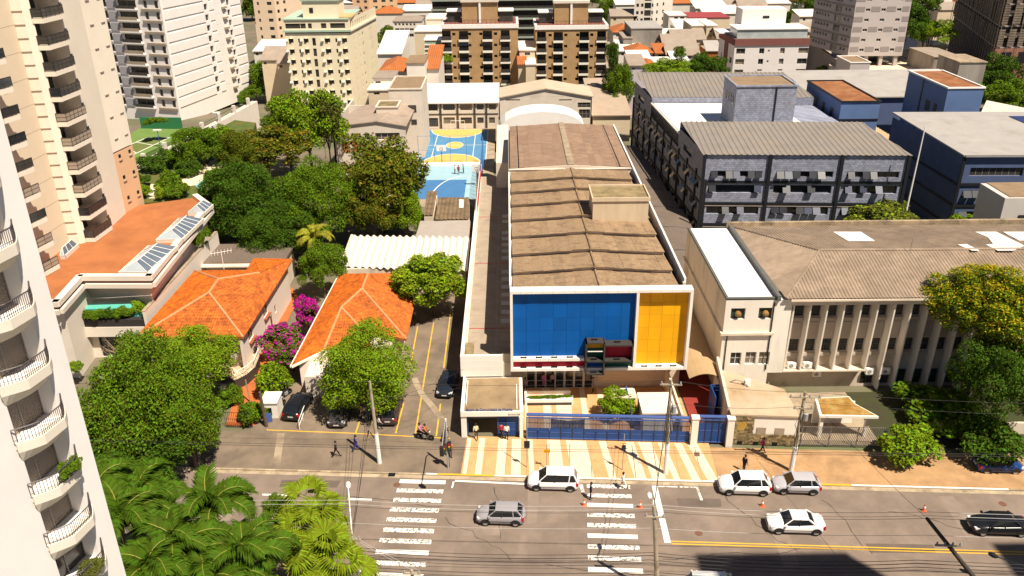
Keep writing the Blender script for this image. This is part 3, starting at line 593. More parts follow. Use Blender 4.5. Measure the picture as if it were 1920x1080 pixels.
g = G(); g.ob((25.5, 71.7, 10.6), V((-.1, 19.3, .0)), V((.35, 0, 0)), V((0, 0, .55))); g.build('side_gutter', MATS['dark_coping'], fin)
G().tube([on_plane(1706, 475, e0, e1, ap, 0), on_plane(1706, 475, e0, e1, ap, 1.6)], .03, 4).build('antenna', m_grey, fin)
def acunit(x, y, z, lab, face=-1):
    t = thing('air_conditioner', lab, 'air conditioner', (x, y, z), 'outdoor units on the finned building')
    G().box(x-.42, x+.42, y-.35, y, z, z+.62).build('casing', m_whitec, t); f = G(); f.lathe((0, 0, 0), [(.22, 0), (.22, .02)], 12); o = f.build('fan_grille', m_grey, t); o.location = (x-.08, y-.35, z+.31); o.rotation_euler = (R(90), 0, 0)
    G().box(x-.4, x+.4, y-.33, y, z-.08, z-.01).build('bracket', m_grey, t)
acunit(31.0, 73.2, 1.4, 'white air conditioner on the wall above the mossy porch roof'); acunit(36.3, 73.1, 1.7, 'left of two white air conditioners between the shaded fins'); acunit(37.9, 73.1, 1.7, 'right of two white air conditioners between the shaded fins')
acunit(28.2, 72.9, 2.6, 'white air conditioner on the ledge at the first fin'); acunit(29.8, 72.9, 2.6, 'white air conditioner on the ledge at the second fin')
# stone faced kiosk
ks = thing('stone_kiosk', 'low kiosk with stone faced front and stained concrete roof', 'kiosk', (22.8, 63.6, 0))
k0, k1 = V((19.95, 63.55, 0)), V((25.8, 63.05, 0)); kd = (k1-k0).normalized(); kn = V((-kd.y, kd.x, 0)); kz = 3.15
mst = mat('rubble_stone', (.27, .20, .10), .9, .25, 2, irand=.5, stain=(.1, .07, .03), sscale=1.5)
G().hexa([k0+kn*.1, k1+kn*.1, V((25.8, 67.6, 0)), V((20.2, 71.6, 0)), k0+kn*.1+V((0, 0, kz)), k1+kn*.1+V((0, 0, kz)), V((25.8, 67.6, kz)), V((20.2, 71.6, kz))]).build('wall', m_white, ks)
G().hexa([k0-kn*.05+V((-.1, 0, kz)), k1-kn*.05+V((.1, 0, kz)), V((25.9, 67.6, kz)), V((20.1, 71.8, kz)), k0-kn*.05+V((-.1, 0, kz+.16)), k1-kn*.05+V((.1, 0, kz+.16)), V((25.9, 67.6, kz+.16)), V((20.1, 71.8, kz+.16))]).build('roof_slab', mat('stained_concrete', (.48, .37, .25), .92, .2, .7, stain=(.25, .14, .05), st=(.5, .8), sscale=.35), ks)
g = G(); z = .1; row = 0
while z < kz-.1:
    h = rnd.uniform(.14, .22); u = -.1*(row % 2); L = 2.05 if z > 1.15 else 5.85
    while u < L:
        w = rnd.uniform(.22, .5); a, b = max(0, u), min(L, u+w-.02)
        if b-a > .05 and not (z > 1.55 and z < 2.55 and .55 < (a+b)/2 < 1.45): g.ob(k0+kd*a+V((0, 0, z)), kd*(b-a), kn*-rnd.uniform(.02, .08)+kn*0, V((0, 0, h-.02)))
        u += w
    z += h; row += 1
o = g.build('stone_facing', mst, ks); o['kind'] = 'stuff'
G().ob(k0+kd*.6-kn*.03+V((0, 0, 1.6)), kd*.85, kn*.04, V((0, 0, .9))).build('plaque', mat('ochre_plaque', (.42, .26, .05), .8, .2, 2), ks)
for a in (2.35, 4.0): G().ob(k0+kd*a+kn*.06+V((0, 0, 1.2)), kd*.85, kn*.06, V((0, 0, .7))).build('shutter', mat('grey_shutter', (.34, .27, .2), .8, .2, 2), ks)
for a in (.75, 3.9, 2.2): G().ob(k0+kd*a-kn*.09+V((0, 0, .15)), kd*.45, kn*.05, V((0, 0, .28))).build('vent', m_black, ks)
G().tube([(21.0, 69.0, 3.3), (21.5, 68.7, 3.75), (22.2, 68.4, 3.7), (22.6, 68.0, 3.35)], .06, 5).build('pipe', m_grey, ks); G().box(22.3, 22.8, 68.2, 68.6, 3.3, 3.9).build('meter_box', m_whitec, ks)
# mossy porch
po = thing('mossy_porch', 'small porch with a mossy ochre flat roof beside the fence', 'porch', (30.5, 65.5, 0))
pp = [P(1537, 779, 2.7), P(1648, 781, 2.7), P(1604, 757, 2.7), P(1592, 743, 2.7), P(1528, 746, 2.7)]
G().prism([(p.x, p.y) for p in pp], 2.45, 2.7).build('roof_slab', m_white, po); cc = sum(pp, V((0, 0, 0)))/5
G().prism([((p-cc)*.9+cc).to_2d().to_tuple() for p in pp], 2.7, 2.73).build('moss', mat('ochre_moss', (.30, .15, .025), .95, .3, 1.2, stain=(.42, .3, .12), sscale=.9), po)
for i, x in enumerate((28.4, 32.6)): G().box(x, x+.3, 64.3, 64.6, 0, 2.45).build('post', m_white, po)
G().box(28.6, 32.4, 66.6, 66.8, 0, 2.45).build('rear_wall', m_white, po)
# fence with slanting bars
fe = thing('slat_fence', 'grey metal fence of slanting bars beside the stone kiosk', 'fence', (29.5, 63, 0))
mfe = mat('fence_metal', (.14, .13, .12), .5, .2)
f0, f1 = V((26.3, 62.95, .12)), V((33.6, 62.6, .12)); fd = (f1-f0).normalized(); L = (f1-f0).length
for i in range(46):
    a = i*.16; G().ob(f0+fd*a+V((0, 0, .1)), fd*.05, V((0, .04, 0)), V((.45, 0, 1.9))).build('bar', mfe, fe)
for a in (0, 2.5, 5.0, L): G().ob(f0+fd*a, fd*.08, V((0, .08, 0)), V((0, 0, 2.15))).build('post', mfe, fe)
for z in (.08, 2.05): G().ob(f0+V((0, .05, z)), fd*(L+.1), V((0, .05, 0)), V((0, 0, .06))).build('rail', mfe, fe)
gw = thing('garden_wall', 'low white garden wall under the yellow flowering tree', 'wall', (42, 65.5, 0))
g = G(); a, b, c = V((38.6, 68.6, 0)), V((39.3, 64.9, 0)), V((56, 64.0, 0)); g.ob(a, b-a, V((.25, .05, 0)), V((0, 0, 1.1))); g.build('wall', m_oldw, gw); G().ob(b, c-b, V((0, .25, 0)), V((0, 0, 1.3))).build('front_wall', m_oldw, gw)
for i in range(18): G().ob(V((40.2+i*.5, 64.55, .35)), V((.14, 0, 0)), V((0, .3, 0)), V((0, 0, .7))).build('slot', m_black, gw)
struct(G().face([(33.8, 62.9, .1), (60, 61.5, .1), (60, 72, .1), (33.8, 72, .1)]).build('garden_bed', mat('garden_soil', (.05, .045, .02), .95, .3, .8, stain=(.03, .05, .01), sscale=.8)))
struct(G().face([(25.9, 63.2, .1), (33.8, 62.9, .1), (33.8, 72, .1), (25.9, 72, .1)]).build('yard', m_conc))
# ---------------------------------------------------------------- alley canopies
m_can = mat('canopy_sheet', (.15, .115, .09), .7, .15, .6, wave=(0, .5, .01)); m_can2 = mat('tan_canopy', (.40, .27, .14), .75, .12, .6)
al = thing('alley_canopy', 'long dark arched canopy over the passage right of the school hall', 'canopy', (21, 120, 0))
for j in range(7):
    y0 = 92+j*8.4; x0, x1 = 17.9, 26.4-.045*(y0-92); g = G(); n_ = 8; pr = []
    for i in range(n_+1): t = i/n_; pr.append((x0+(x1-x0)*t, 3.1+.9*math.sin(math.pi*(.15+.7*t))))
    for i in range(n_): g.hexa([(pr[i][0], y0, pr[i][1]-.06), (pr[i+1][0], y0, pr[i+1][1]-.06), (pr[i+1][0], y0+8.3, pr[i+1][1]-.02), (pr[i][0], y0+8.3, pr[i][1]-.02), (pr[i][0], y0, pr[i][1]), (pr[i+1][0], y0, pr[i+1][1]), (pr[i+1][0], y0+8.3, pr[i+1][1]+.04), (pr[i][0], y0+8.3, pr[i][1]+.04)])
    g.build('canopy_sheet', m_can, al); G().tube([(p[0], y0, p[1]+.05) for p in pr], .07, 5).build('rib', m_black, al)
    for x in (x0+.2, x1-.3): G().tube([(x, y0+.2, 0), (x, y0+.2, 3.5)], .08, 6).build('post', m_black, al)
al2 = thing('front_canopy', 'pale tan arched canopy at the street end of the red alley', 'canopy', (19, 80, 0))
for j in range(4):
    y0 = 69.8+j*5.5; g = G(); n_ = 7; pr = [(17.3+3.2*i/n_, 3.0+.75*math.sin(math.pi*(.1+.8*i/n_))) for i in range(n_+1)]
    for i in range(n_): g.ob((pr[i][0], y0, pr[i][1]), V((pr[i+1][0]-pr[i][0], 0, pr[i+1][1]-pr[i][1])), V((0, 5.3, .2)), V((0, 0, .05)))
    g.build('canopy_sheet', m_can2, al2)
m_sash = mat('sash_glass', (.028, .03, .036), .4, .3, .7, spec=.25)
# ---------------------------------------------------------------- slate faced school block
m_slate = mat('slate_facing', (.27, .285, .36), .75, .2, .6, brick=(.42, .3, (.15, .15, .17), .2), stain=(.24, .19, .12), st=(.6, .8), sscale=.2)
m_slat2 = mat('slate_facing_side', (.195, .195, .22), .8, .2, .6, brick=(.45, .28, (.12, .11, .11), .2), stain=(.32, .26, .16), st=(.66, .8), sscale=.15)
m_gribs = mat('grey_ribbed_roof', (.235, .205, .175), .6, .12, .4, stain=(.26, .21, .16), st=(.5, .75), sscale=.2)
m_navyd = mat('black_band', (.015, .016, .02), .5, .1)
sb = thing('slate_block', 'slate faced three storey school block with grey ribbed roofs', 'school block', (40, 112, 0))
A0, A1 = V((27.0, 112.0, 0)), V((54.6, 110.5, 0)); B0, B1 = V((24.4, 162, 0)), V((53.4, 160, 0)); TZ = 13.4
ud = (A1-A0).normalized(); LF = (A1-A0).length; sd_ = (A0-B0).normalized(); LS = (A0-B0).length
fl = [0, 3.15, 6.3, 9.45]; cols = [0, 9.0, 18.7, LF]
hol = []
for k in range(3):
    zz = fl[k]
    for i in range(3): hol.append((cols[i]+.9, cols[i+1]-.8, zz+1.55, zz+2.7))
for i in range(3): hol.append((cols[i]+1.0, cols[i+1]-.9, 9.45+.75, 9.45+1.6))
g = G(); wall(g, A0, ud, LF, 0, TZ, hol, .5)
g.build('front_wall', m_slate, sb); windows(sb, A0, ud, hol, .5, [m_glass, m_glass2], m_black, 7, 0)
nf = V((ud.y, -ud.x, 0))
for z in (3.0, 6.15, 9.3): G().ob(A0+nf*.02+V((0, 0, z)), ud*LF, nf*.16, V((0, 0, .36))).build('band', m_navyd, sb); 
for z in (2.9, 6.05): G().ob(A0+nf*.02+V((0, 0, z-.1)), ud*LF, nf*.1, V((0, 0, .09))).build('pale_band', m_oldw, sb)
for c in cols: G().ob(A0+ud*(c-.22)+nf*.01, ud*.44, nf*.3, V((0, 0, TZ))).build('column', m_navyd, sb)
for h in hol:                                  # top hung sashes pushed open, each its own pane
    n_ = 7; w = (h[1]-h[0])/n_
    for i in range(n_):
        if rnd.random() < .36:
            o = rnd.uniform(.3, .75); G().ob(A0+ud*(h[0]+i*w+.05)+nf*.02+V((0, 0, h[3]-.02)), ud*(w-.1), nf*.03, nf*o+V((0, 0, -.85))).build('open_sash', rnd.choice([m_sash, m_sash, mat('sky_tint_pane', (.05, .058, .095), .45, .2, spec=.25)]), sb)  # bluer base colour on some panes imitates reflected sky
# long side wall on the alley
hs = []
for k in range(3):
    for i in range(9): hs.append((2.5+i*5.2, 2.5+i*5.2+4.2, fl[k]+1.5, fl[k]+2.75))
hs += [(4, 10, 10.2, 11.2), (38, 43, 10.2, 11.2)]
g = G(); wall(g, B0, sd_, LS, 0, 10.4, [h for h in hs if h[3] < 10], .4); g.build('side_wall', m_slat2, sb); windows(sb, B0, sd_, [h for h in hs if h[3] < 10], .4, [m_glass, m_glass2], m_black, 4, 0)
ns = V((sd_.y, -sd_.x, 0))
for z in (3.0, 6.15, 9.3): G().ob(B0+ns*.02+V((0, 0, z)), sd_*LS, ns*.14, V((0, 0, .32))).build('band', m_navyd, sb)
for i in range(11): G().ob(B0+sd_*(i*5.2-.1)+ns*.01, sd_*.35, ns*.25, V((0, 0, 10.4))).build('column', m_navyd, sb)
for h in hs:
    for i in range(4):
        if rnd.random() < .4 and h[3] < 10: G().ob(B0+sd_*(h[0]+i*1.05+.05)+ns*.02+V((0, 0, h[3]-.02)), sd_*.9, ns*.03, ns*.6+V((0, 0, -.7))).build('open_sash', rnd.choice([m_glass2, mat('sun_tint_sash', (.5, .38, .2), .4, .1)]), sb)  # pale tan colour on some panes imitates sunlight caught by the glass
# upper side walls at either end, glazed clerestory between
for a, b in ((0, 15.5), (35.5, LS)):
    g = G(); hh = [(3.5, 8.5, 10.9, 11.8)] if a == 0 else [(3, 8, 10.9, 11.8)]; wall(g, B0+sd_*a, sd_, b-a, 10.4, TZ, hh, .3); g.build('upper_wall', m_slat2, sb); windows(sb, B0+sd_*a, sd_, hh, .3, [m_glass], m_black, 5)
for i in range(26): G().ob(B0+sd_*(15.6+i*.77)+ns*.02+V((0, 0, 10.4)), sd_*.12, ns*.12, V((0, 0, 2.1))).build('mullion', m_navyd, sb)
G().ob(B0+sd_*15.5-ns*.25+V((0, 0, 10.4)), sd_*20, -ns*.05, V((0, 0, 2.1))).build('clerestory_glass', m_glass2, sb); G().ob(B0+sd_*15.4+V((0, 0, 12.5)), sd_*20.2, ns*.2, V((0, 0, .25))).build('clerestory_head', m_white, sb)
# roofs: front ribbed, white flat middle, rear ribbed
def onside(s, t, z): return B0+sd_*(LS-s)+(A1-A0).normalized()*t+V((0, 0, z))
ribbed([onside(-.3, -.3, TZ), onside(-.3, LF+.3, TZ), onside(14.3, LF-.5, TZ+1), onside(14.3, 0, TZ+1)], rib_prof, None, 6, .8).build('ribbed_roof', m_gribs, sb)
ribbed([onside(35, 0, TZ+.2), onside(35, 28, TZ+.2), onside(50.5, 28, TZ+1.6), onside(50.5, -.3, TZ+1.6)], rib_prof, None, 6, .8).build('ribbed_roof', m_gribs, sb)
G().hexa([onside(14.4, .3, 12.3), onside(14.4, 21, 12.3), onside(34.8, 21, 12.3), onside(34.8, .3, 12.3), onside(14.4, .3, 12.6), onside(14.4, 21, 12.6), onside(34.8, 21, 12.6), onside(34.8, .3, 12.6)]).build('white_roof', m_whitec, sb)
G().hexa([onside(1.2, 1.2, 9), onside(1.2, LF-.1, 9), onside(49.5, 28, 9), onside(49.5, 1.2, 9), onside(1.2, 1.2, 12.25), onside(1.2, LF-.1, 12.25), onside(49.5, 28, 12.25), onside(49.5, 1.2, 12.25)]).build('core', m_slate, sb)
G().ob(onside(35, 0, 12.3), (A1-A0).normalized()*28, V((0, .2, 0)), V((0, 0, 1.3))).build('roof_step', m_slate, sb); G().ob(onside(14.35, 0, 12.3), (A1-A0).normalized()*LF, V((0, -.2, 0)), V((0, 0, 2.0))).build('roof_step', m_slate, sb)
def pblock(name, label, cat, x0, x1, y0, y1, z0, z1, mw, mr, lip=.15, roofs=None):
    t = thing(name, label, cat, ((x0+x1)/2, y0, z0)); G().box(x0, x1, y0, y1, z0, z1).build('wall', mw, t)
    g = G(); g.box(x0-lip, x1+lip, y0-lip, y0+.15, z1, z1+.25); g.box(x0-lip, x1+lip, y1-.15, y1+lip, z1, z1+.25); g.box(x0-lip, x0+.15, y0+.15, y1-.15, z1, z1+.25); g.box(x1-.15, x1+lip, y0+.15, y1-.15, z1, z1+.25); g.build('coping', roofs or mw, t)
    G().box(x0+.15, x1-.15, y0+.15, y1-.15, z1, z1+.06).build('roof', mr, t); return t
mrust = mat('rust_brown_roof', (.24, .09, .035), .9, .2, .7, stain=(.35, .17, .07), sscale=.5); mbr = mat('brown_slab', (.25, .17, .1), .95, .2, .6)
x0, x1, z1 = fb(1382, 1452, 163, 128); t = pblock('stair_tower', 'slate faced stair tower rising from the white roof', 'tower', x0, x1+3.5, 128, 136, 11, z1, m_slate, mbr); G().box(x0+6.0, x0+6.2, 127.85, 128, 11, z1).build('seam', m_navyd, t)
for i in range(4): G().box(x0-.05, x0-.001, 129.2+i*1.4, 129.8+i*1.4, z1-2.9, z1-1.6).build('window', m_glass, t)
# ---------------------------------------------------------------- blue painted school block
m_bluw = mat('blue_grey_paint', (.075, .105, .20), .75, .12, .5, stain=(.11, .13, .2), st=(.55, .8), sscale=.4); m_bluw2 = mat('steel_blue_paint', (.10, .16, .31), .75, .1, .5)
bb = thing('blue_block', 'blue painted school block with pale roof at the right edge', 'school block', (70, 110, 0))
c0 = P(1808, 291, 12.9); c0 = V((c0.x, c0.y, 0)); bu = V((1, -.03, 0)).normalized(); bs = V((-.03, 1, 0)); Lb = 30
hb = pholes(0, 1, []) ; hb = [(1.3, 8.6, 9.9, 11.1), (.9, 9.5, 6.7, 7.8), (.9, 9.5, 3.6, 4.7), (11.6, 19, 9.9, 11.1), (11.6, 20, 6.7, 7.8)]
g = G(); wall(g, c0, bu, Lb, 0, 12.9, hb, .35); O2 = c0+bs*22; wall(g, O2, -bs, 22, 0, 12.9, [], .3); g.build('wall', m_bluw, bb); windows(bb, c0, bu, hb, .35, [m_glass2, m_glass3], m_grey, 7)
nb = V((bu.y, -bu.x, 0))
for z in (8.5, 5.4, 2.4): G().ob(c0+nb*.02+V((0, 0, z)), bu*Lb, nb*.15, V((0, 0, .4))).build('band', m_navyd, bb); G().ob(c0-bs*0+V((-.12, 0, z)), V((.1, 0, 0)), bs*22, V((0, 0, .3))).build('band', m_navyd, bb)
for u in (-.1, 10.3): G().ob(c0+bu*u+nb*.01, bu*.4, nb*.22, V((0, 0, 12.9))).build('column', m_navyd, bb)
for h in hb[1:]:
    for i in range(7):
        if rnd.random() < .5: w = (h[1]-h[0])/7; G().ob(c0+bu*(h[0]+i*w+.05)+nb*.02+V((0, 0, h[3]-.02)), bu*(w-.1), nb*.03, nb*.6+V((0, 0, -.85))).build('open_sash', m_sash, bb)
m_pale = mat('pale_sheet_roof', (.36, .33, .30), .7, .1, .4, stain=(.26, .22, .18), st=(.55, .8), sscale=.3)
G().slab([c0+V((-.2, -.3, 13.0)), c0+bu*Lb+V((0, -.3, 13.0)), c0+bu*Lb+bs*22+V((0, 0, 13.7)), c0+bs*22+V((-.2, 0, 13.7))], .2).build('roof', m_pale, bb)
for i in range(2, 3): G().slab([c0+bu*(9+i*4)+bs*13+V((0, 0, 13.52)), c0+bu*(12.6+i*4)+bs*13+V((0, 0, 13.52)), c0+bu*(12.2+i*4)+bs*19+V((0, 0, 13.72)), c0+bu*(8.6+i*4)+bs*19+V((0, 0, 13.72))], .05).build('solar_panel', mat('solar_blue', (.03, .05, .16), .2, .1, spec=.5), bb)
G().ob(c0+V((0, -.35, 12.75)), bu*Lb, nb*.15, V((0, 0, .3))).build('gutter', m_grey, bb)
lp = thing('lightning_mast', 'tall thin white mast between the slate and blue school blocks', 'mast', (P(1716, 372, 2).x, 108, 0)); a = PY(1703, 395, 108); b = PY(1735, 237, 108); G().tube([(a.x-.4, 108, 0), (b.x, 108, b.z)], [.16, .07], 8).build('pole', m_whitec, lp)
# blocks behind
def pfront(name, label, cat, px0, px1, pyt, Y, dep, z0, mw, mr, roofs=None):
    a, b, z = fb(px0, px1, pyt, Y); return pblock(name, label, cat, a, b, Y, Y+dep, z0, z, mw, mr, roofs=roofs), a, b, z
t, a, b, z = pfront('blue_pavilion', 'blue rooftop pavilion with a rust brown roof in the middle of the school blocks', 'building', 1578, 1651, 192, 136, 17, 5, m_bluw2, mrust, m_navyd)
G().box(a-.03, b+.03, 135.9, 135.97, z-3.0, z-2.7).build('band', m_navyd, t)
for i, y in enumerate((139, 143, 147)): G().box(a-.06, a-.005, y, y+1.2, z-3.2, z-1.6).build('window', m_black, t)
G().box(a-.07, a-.005, 149.5, 152.4, z-4.4, z-2.0).build('door', m_whitec, t)
t, a, b, z = pfront('blue_tower', 'tall blue stair tower with a rust brown roof beside the trees', 'tower', 1778, 1846, 166, 140, 15, 5, m_bluw2, mrust, m_whitec)
for y, w in ((142.5, 1.1), (145, 1.6)): G().box(a-.06, a-.005, y, y+w, z-5, z-3.2).build('window', m_black, t)
G().box(a-.1, a-.005, 148.6, 149, 5, z).build('seam', m_navyd, t)
t = thing('long_grey_roof', 'long low block with a plain pale grey roof behind the blue pavilion', 'building', (70, 158, 0)); a = P(1500, 150, 12.5); b = P(1720, 150, 12.5)
G().box(52, 88, 160, 176, 0, 10.4).build('wall', m_bluw, t); G().slab([(51.5, 159.5, 10.5), (90, 159.5, 10.5), (90, 177, 12.3), (51.5, 177, 12.3)], .2).build('roof', m_pale, t)
t = thing('tan_link_roof', 'low tan ribbed roof linking the blue pavilion and the tower', 'building', (66, 132, 0)); G().box(60.5, 67, 131.5, 155, 0, 6.6).build('wall', m_bluw, t); ribbed([(60, 131, 6.7), (68, 131, 6.7), (66, 156, 7.6), (60, 156, 7.6)], rib_prof, None, 6, .9, down=(1, 0, 0)).build('roof', mat('tan_ribbed', (.42, .31, .17), .8, .12), t)
t = thing('cream_flat_roof', 'broad cream flat roof at the right edge beyond the blue tower', 'building', (88, 135, 0)); p = [P(1828, 235, 6), P(1935, 240, 6), P(1935, 205, 6), P(1850, 188, 6)]; G().prism([(q.x, q.y) for q in p], 0, 6, 0, 1).build('block', [m_bluw, mat('cream_roof', (.66, .56, .45), .8, .08)], t)
t = thing('white_annex', 'small plain white annex below the blue block at the right edge', 'building', (57, 96, 0)); p = PY(1888, 372, 98); G().box(p.x-.2, p.x+14, 98, 104, 0, p.z).build('wall', mat('pale_grey_render', (.5, .46, .42), .85, .1), t); G().box(p.x+.6, p.x+14, 98.4, 104, p.z, p.z+.1).build('roof', mbr, t); G().box(p.x+2.0, p.x+3.2, 97.9, 98, p.z-3.4, p.z-2.2).build('window', m_glass, t)
# ================================================================ left side: towers, podium, houses
m_beige = mat('beige_render', (.70, .58, .42), .85, .05, .3); m_beige2 = mat('pale_beige_render', (.78, .69, .56), .85, .05, .3); m_peach = mat('peach_render', (.68, .42, .24), .85, .05, .3)
m_rail = mat('dark_railing', (.03, .026, .025), .4, .1); m_balg = mat('dull_tan', (.34, .27, .2), .85, .15, .5)  # m_balg: one dull tan for joints, hoods, ledges and railing panels
def stack(th, front, back, zs, mslab, th_=.5, rh=1.0, post=.9, glass=None):
    """balcony slabs with fascia and railing; front: plan points of the rail, back: plan points along the wall"""
    L = sum((V(front[i+1])-V(front[i])).length for i in range(len(front)-1)); ref = None
    for z in zs:
        if ref is None:
            s = G().prism(list(front)+list(back), 0, th_).mesh('balcony', mslab)
            s2 = G().prism([(x+.0, y) for x, y in list(front)+list(back)], 0, .1).mesh('balcony_lip', mslab)
            r = G()
            for i in range(len(front)-1):
                a, b = V((*front[i], 0)), V((*front[i+1], 0)); d = b-a; n = max(1, round(d.length/post))
                for k in range(n+1): r.tube([a+d*(k/n)+V((0, 0, th_)), a+d*(k/n)+V((0, 0, th_+rh))], .03, 4)
                for h in (.12, rh*.55, rh): r.tube([a+V((0, 0, th_+h)), b+V((0, 0, th_+h))], .035 if h == rh else .02, 4)
            rm = r.mesh('railing', m_rail); gm_ = None
            if glass:
                q = G()
                for i in range(len(front)-1): a, b = V((*front[i], 0)), V((*front[i+1], 0)); q.face([a+V((0, 0, th_+.1)), b+V((0, 0, th_+.1)), b+V((0, 0, th_+rh)), a+V((0, 0, th_+rh))])
                gm_ = q.mesh('glass_screen', glass)
            ref = 1
        o = link('balcony', s, th, (0, 0, z)); rl = link('railing', rm, o); rl.location = (0, 0, 0)
        if gm_: q_ = link('glass_screen', gm_, o); q_.material_slots[0].link = 'OBJECT'; q_.material_slots[0].material = rnd.choice([m_glass2, m_glass, m_balg])
# ---- beige tower
bt = thing('beige_tower', 'tall beige apartment tower with dark railed balconies above the orange terrace', 'apartment tower', (-54, 92, 9)); BT = 76
plan = [(-52, 74), (-52, 78.8), (-53.3, 78.9), (-53.3, 85.4), (-52.45, 85.5), (-52.1, 92.2), (-51.0, 92.35), (-50.35, 92.9), (-52.1, 93.2), (-52.1, 97.2), (-49.6, 97.3), (-49.85, 102.9), (-62, 104), (-62, 74)]
g = G().prism(plan, 0, BT); g.build('wall', m_beige2, bt); G().prism([(-52.43, 85.45), (-52.06, 92.17), (-52.6, 92.2), (-52.9, 85.45)], 9, BT).build('wall_panel', m_beige, bt)
G().prism([(-60, 102.9), (-49.95, 102.9), (-49.2, 107.3), (-60, 109)], 17, BT).build('rear_wing', m_beige2, bt); G().prism([(-60, 102.9), (-49.97, 102.9), (-49.22, 107.3), (-60, 109)], 0, 16.8).build('rear_wing_base', m_peach, bt)
zs = [9.05+i*2.78 for i in range(16)]
stack(bt, [(-50.4, 92.75), (-49.3, 92.8), (-49.0, 96.9)], [(-49.7, 97.25), (-52.05, 97.15), (-52.05, 93.25)], zs, m_beige2, glass=m_glass2)
stack(bt, [(-51.9, 78.9), (-50.2, 79.4), (-50.3, 83.0), (-49.8, 85.1)], [(-52.4, 85.35), (-53.2, 85.3), (-53.2, 79)], zs, m_beige2, glass=m_glass2)
for z in zs:                                   # recessed walls with sliding doors
    for x, y0, y1 in ((-52.08, 93.4, 97.0), (-53.28, 79.2, 85.2)):
        w = (y1-y0); o = link('balcony_door', win_mesh(round(w*.97, 2), 2.16, rnd.choice([m_glass, m_glass, m_glass2]), m_dark, 3), bt, (x+.06, y0+.03, z+.51), R(90))
    G().box(-52.095, -52.02, 93.25, 97.15, z+2.68, z+2.77).build('soffit_line', m_beige, bt)
for z in [9+i*1.39 for i in range(46)]:        # joints of the cladding
    G().ob((-52.06, 92.17, z), V((1.06, .15, 0)), V((.012, -.06, 0)), V((0, 0, .05))).build('joint', m_balg, bt)
for i in range(23): G().ob((-52.45, 85.4, 9+i*2.78), V((.36, 6.75, 0)), V((.03, -.002, 0)), V((0, 0, .05))).build('joint', m_balg, bt)
for i in range(20):                            # small bathroom windows with hoods on the rear wing and east wall
    z = 4+i*2.78
    for (x, y, w) in ((-49.82, 104.0, .5), (-49.45, 106.2, .5)):
        G().ob((x+.02, y, z+.9), V((.09, .5, 0)), V((.03, -.005, 0)), V((0, 0, .45))).build('window', m_glass, bt); G().ob((x+.02, y-.1, z+.55), V((.11, .7, 0)), V((.14, -.02, 0)), V((0, 0, .1))).build('hood', m_balg, bt)
for z in zs: G().ob((-49.6, 97.35, z+.9), V((-.03, .6, 0)), V((.04, 0, 0)), V((0, 0, .7))).build('window', m_glass2, bt)
# ---- white tower near the camera
wt = thing('white_tower', 'white apartment tower with curved planted balconies at the left edge', 'apartment tower', (-24, 33, 0))
ad = V((.2256, .9742, 0)); an_ = V((.9742, -.2256, 0)); tip = V((-21.29, 33.5, 0)); cor = tip+ad*1.15
m_wt = mat('bright_white_render', (.80, .76, .72), .8, .04, .3, stain=(.7, .63, .56), st=(.6, .85), sscale=.4); m_shut = mat('slatted_shutter', (.30, .25, .20), .7, .1, .8, wave=(2, .09, .015)); m_bal = mat('balcony_white', (.70, .63, .53), .8, .06, .5)
LA = 16.0; hol = [(LA-1.15-2.45, LA-1.15-.5, 15.05+k*2.9-14.5+.75, 15.05+k*2.9-14.5+3.05) for k in range(18)]
zk = [15.78-.95-5*2.9+k*2.9 for k in range(18)]
hol = [(LA-1.15-2.75, LA-1.15-.2, z+.42, z+2.62) for z in zk if z > -.4]
O = cor-ad*LA; g = G(); wall(g, O, ad, LA, 0, 55, hol, .9); bk = cor-an_*14
g.face([cor, bk, bk+V((0, 0, 55)), cor+V((0, 0, 55))]); g.face([bk, O-an_*14, O-an_*14+V((0, 0, 55)), bk+V((0, 0, 55))]); g.face([O-an_*14, O, O+V((0, 0, 55)), O-an_*14+V((0, 0, 55))]); g.face([cor+V((0, 0, 55)), bk+V((0, 0, 55)), O-an_*14+V((0, 0, 55)), O+V((0, 0, 55))])
g.build('wall', m_wt, wt)
windows(wt, O, ad, hol, .9, [m_shut, m_shut, m_glass2], m_frame, 1)
mid_ = tip-ad*1.45; npt = 14; cur = []
for i in range(npt+1):
    t = i/npt; cur.append(mid_+ad*((t-.5)*3.1)+an_*(.85*min(1, math.sin(math.pi*(.04+.92*t))*1.25)))
sg = G()                                       # curved parapet band with a tapering underside
lowp = [mid_+ad*((i/npt-.5)*2.7)+an_*(.35*math.sin(math.pi*i/npt)) for i in range(npt+1)]
for i in range(npt):
    a, b = cur[i], cur[i+1]; c, d = lowp[i], lowp[i+1]; up_ = V((0, 0, .78)); z0 = V((0, 0, .3))
    sg.face([a+z0, b+z0, b+up_, a+up_]); sg.face([c-z0, d-z0, b+z0, a+z0]); sg.face([a+up_, b+up_, b+up_-an_*.15, a+up_-an_*.15]); sg.face([b+up_-an_*.15, b-an_*.15+V((0, 0, .4)), a-an_*.15+V((0, 0, .4)), a+up_-an_*.15])
    sg.face([a-an_*.15+V((0, 0, .4)), b-an_*.15+V((0, 0, .4)), mid_+ad*(((i+1)/npt-.5)*3.1)+V((0, 0, .4)), mid_+ad*((i/npt-.5)*3.1)+V((0, 0, .4))])
sgm = sg.mesh('balcony', m_bal, False)
rl = G(); rp = [p+V((0, 0, 1.48))-an_*.07 for p in cur]; rl.tube(rp, .035, 4); rl.tube([p-V((0, 0, .55)) for p in rp], .015, 4)
for i in range(npt*2+1): t = i/2; k_ = min(int(t), npt-1); p = rp[k_].lerp(rp[k_+1], t-k_); rl.tube([p-V((0, 0, .72)), p], .018, 4)
rlm = rl.mesh('railing', mat('grey_iron', (.07, .055, .055), .5, .1))
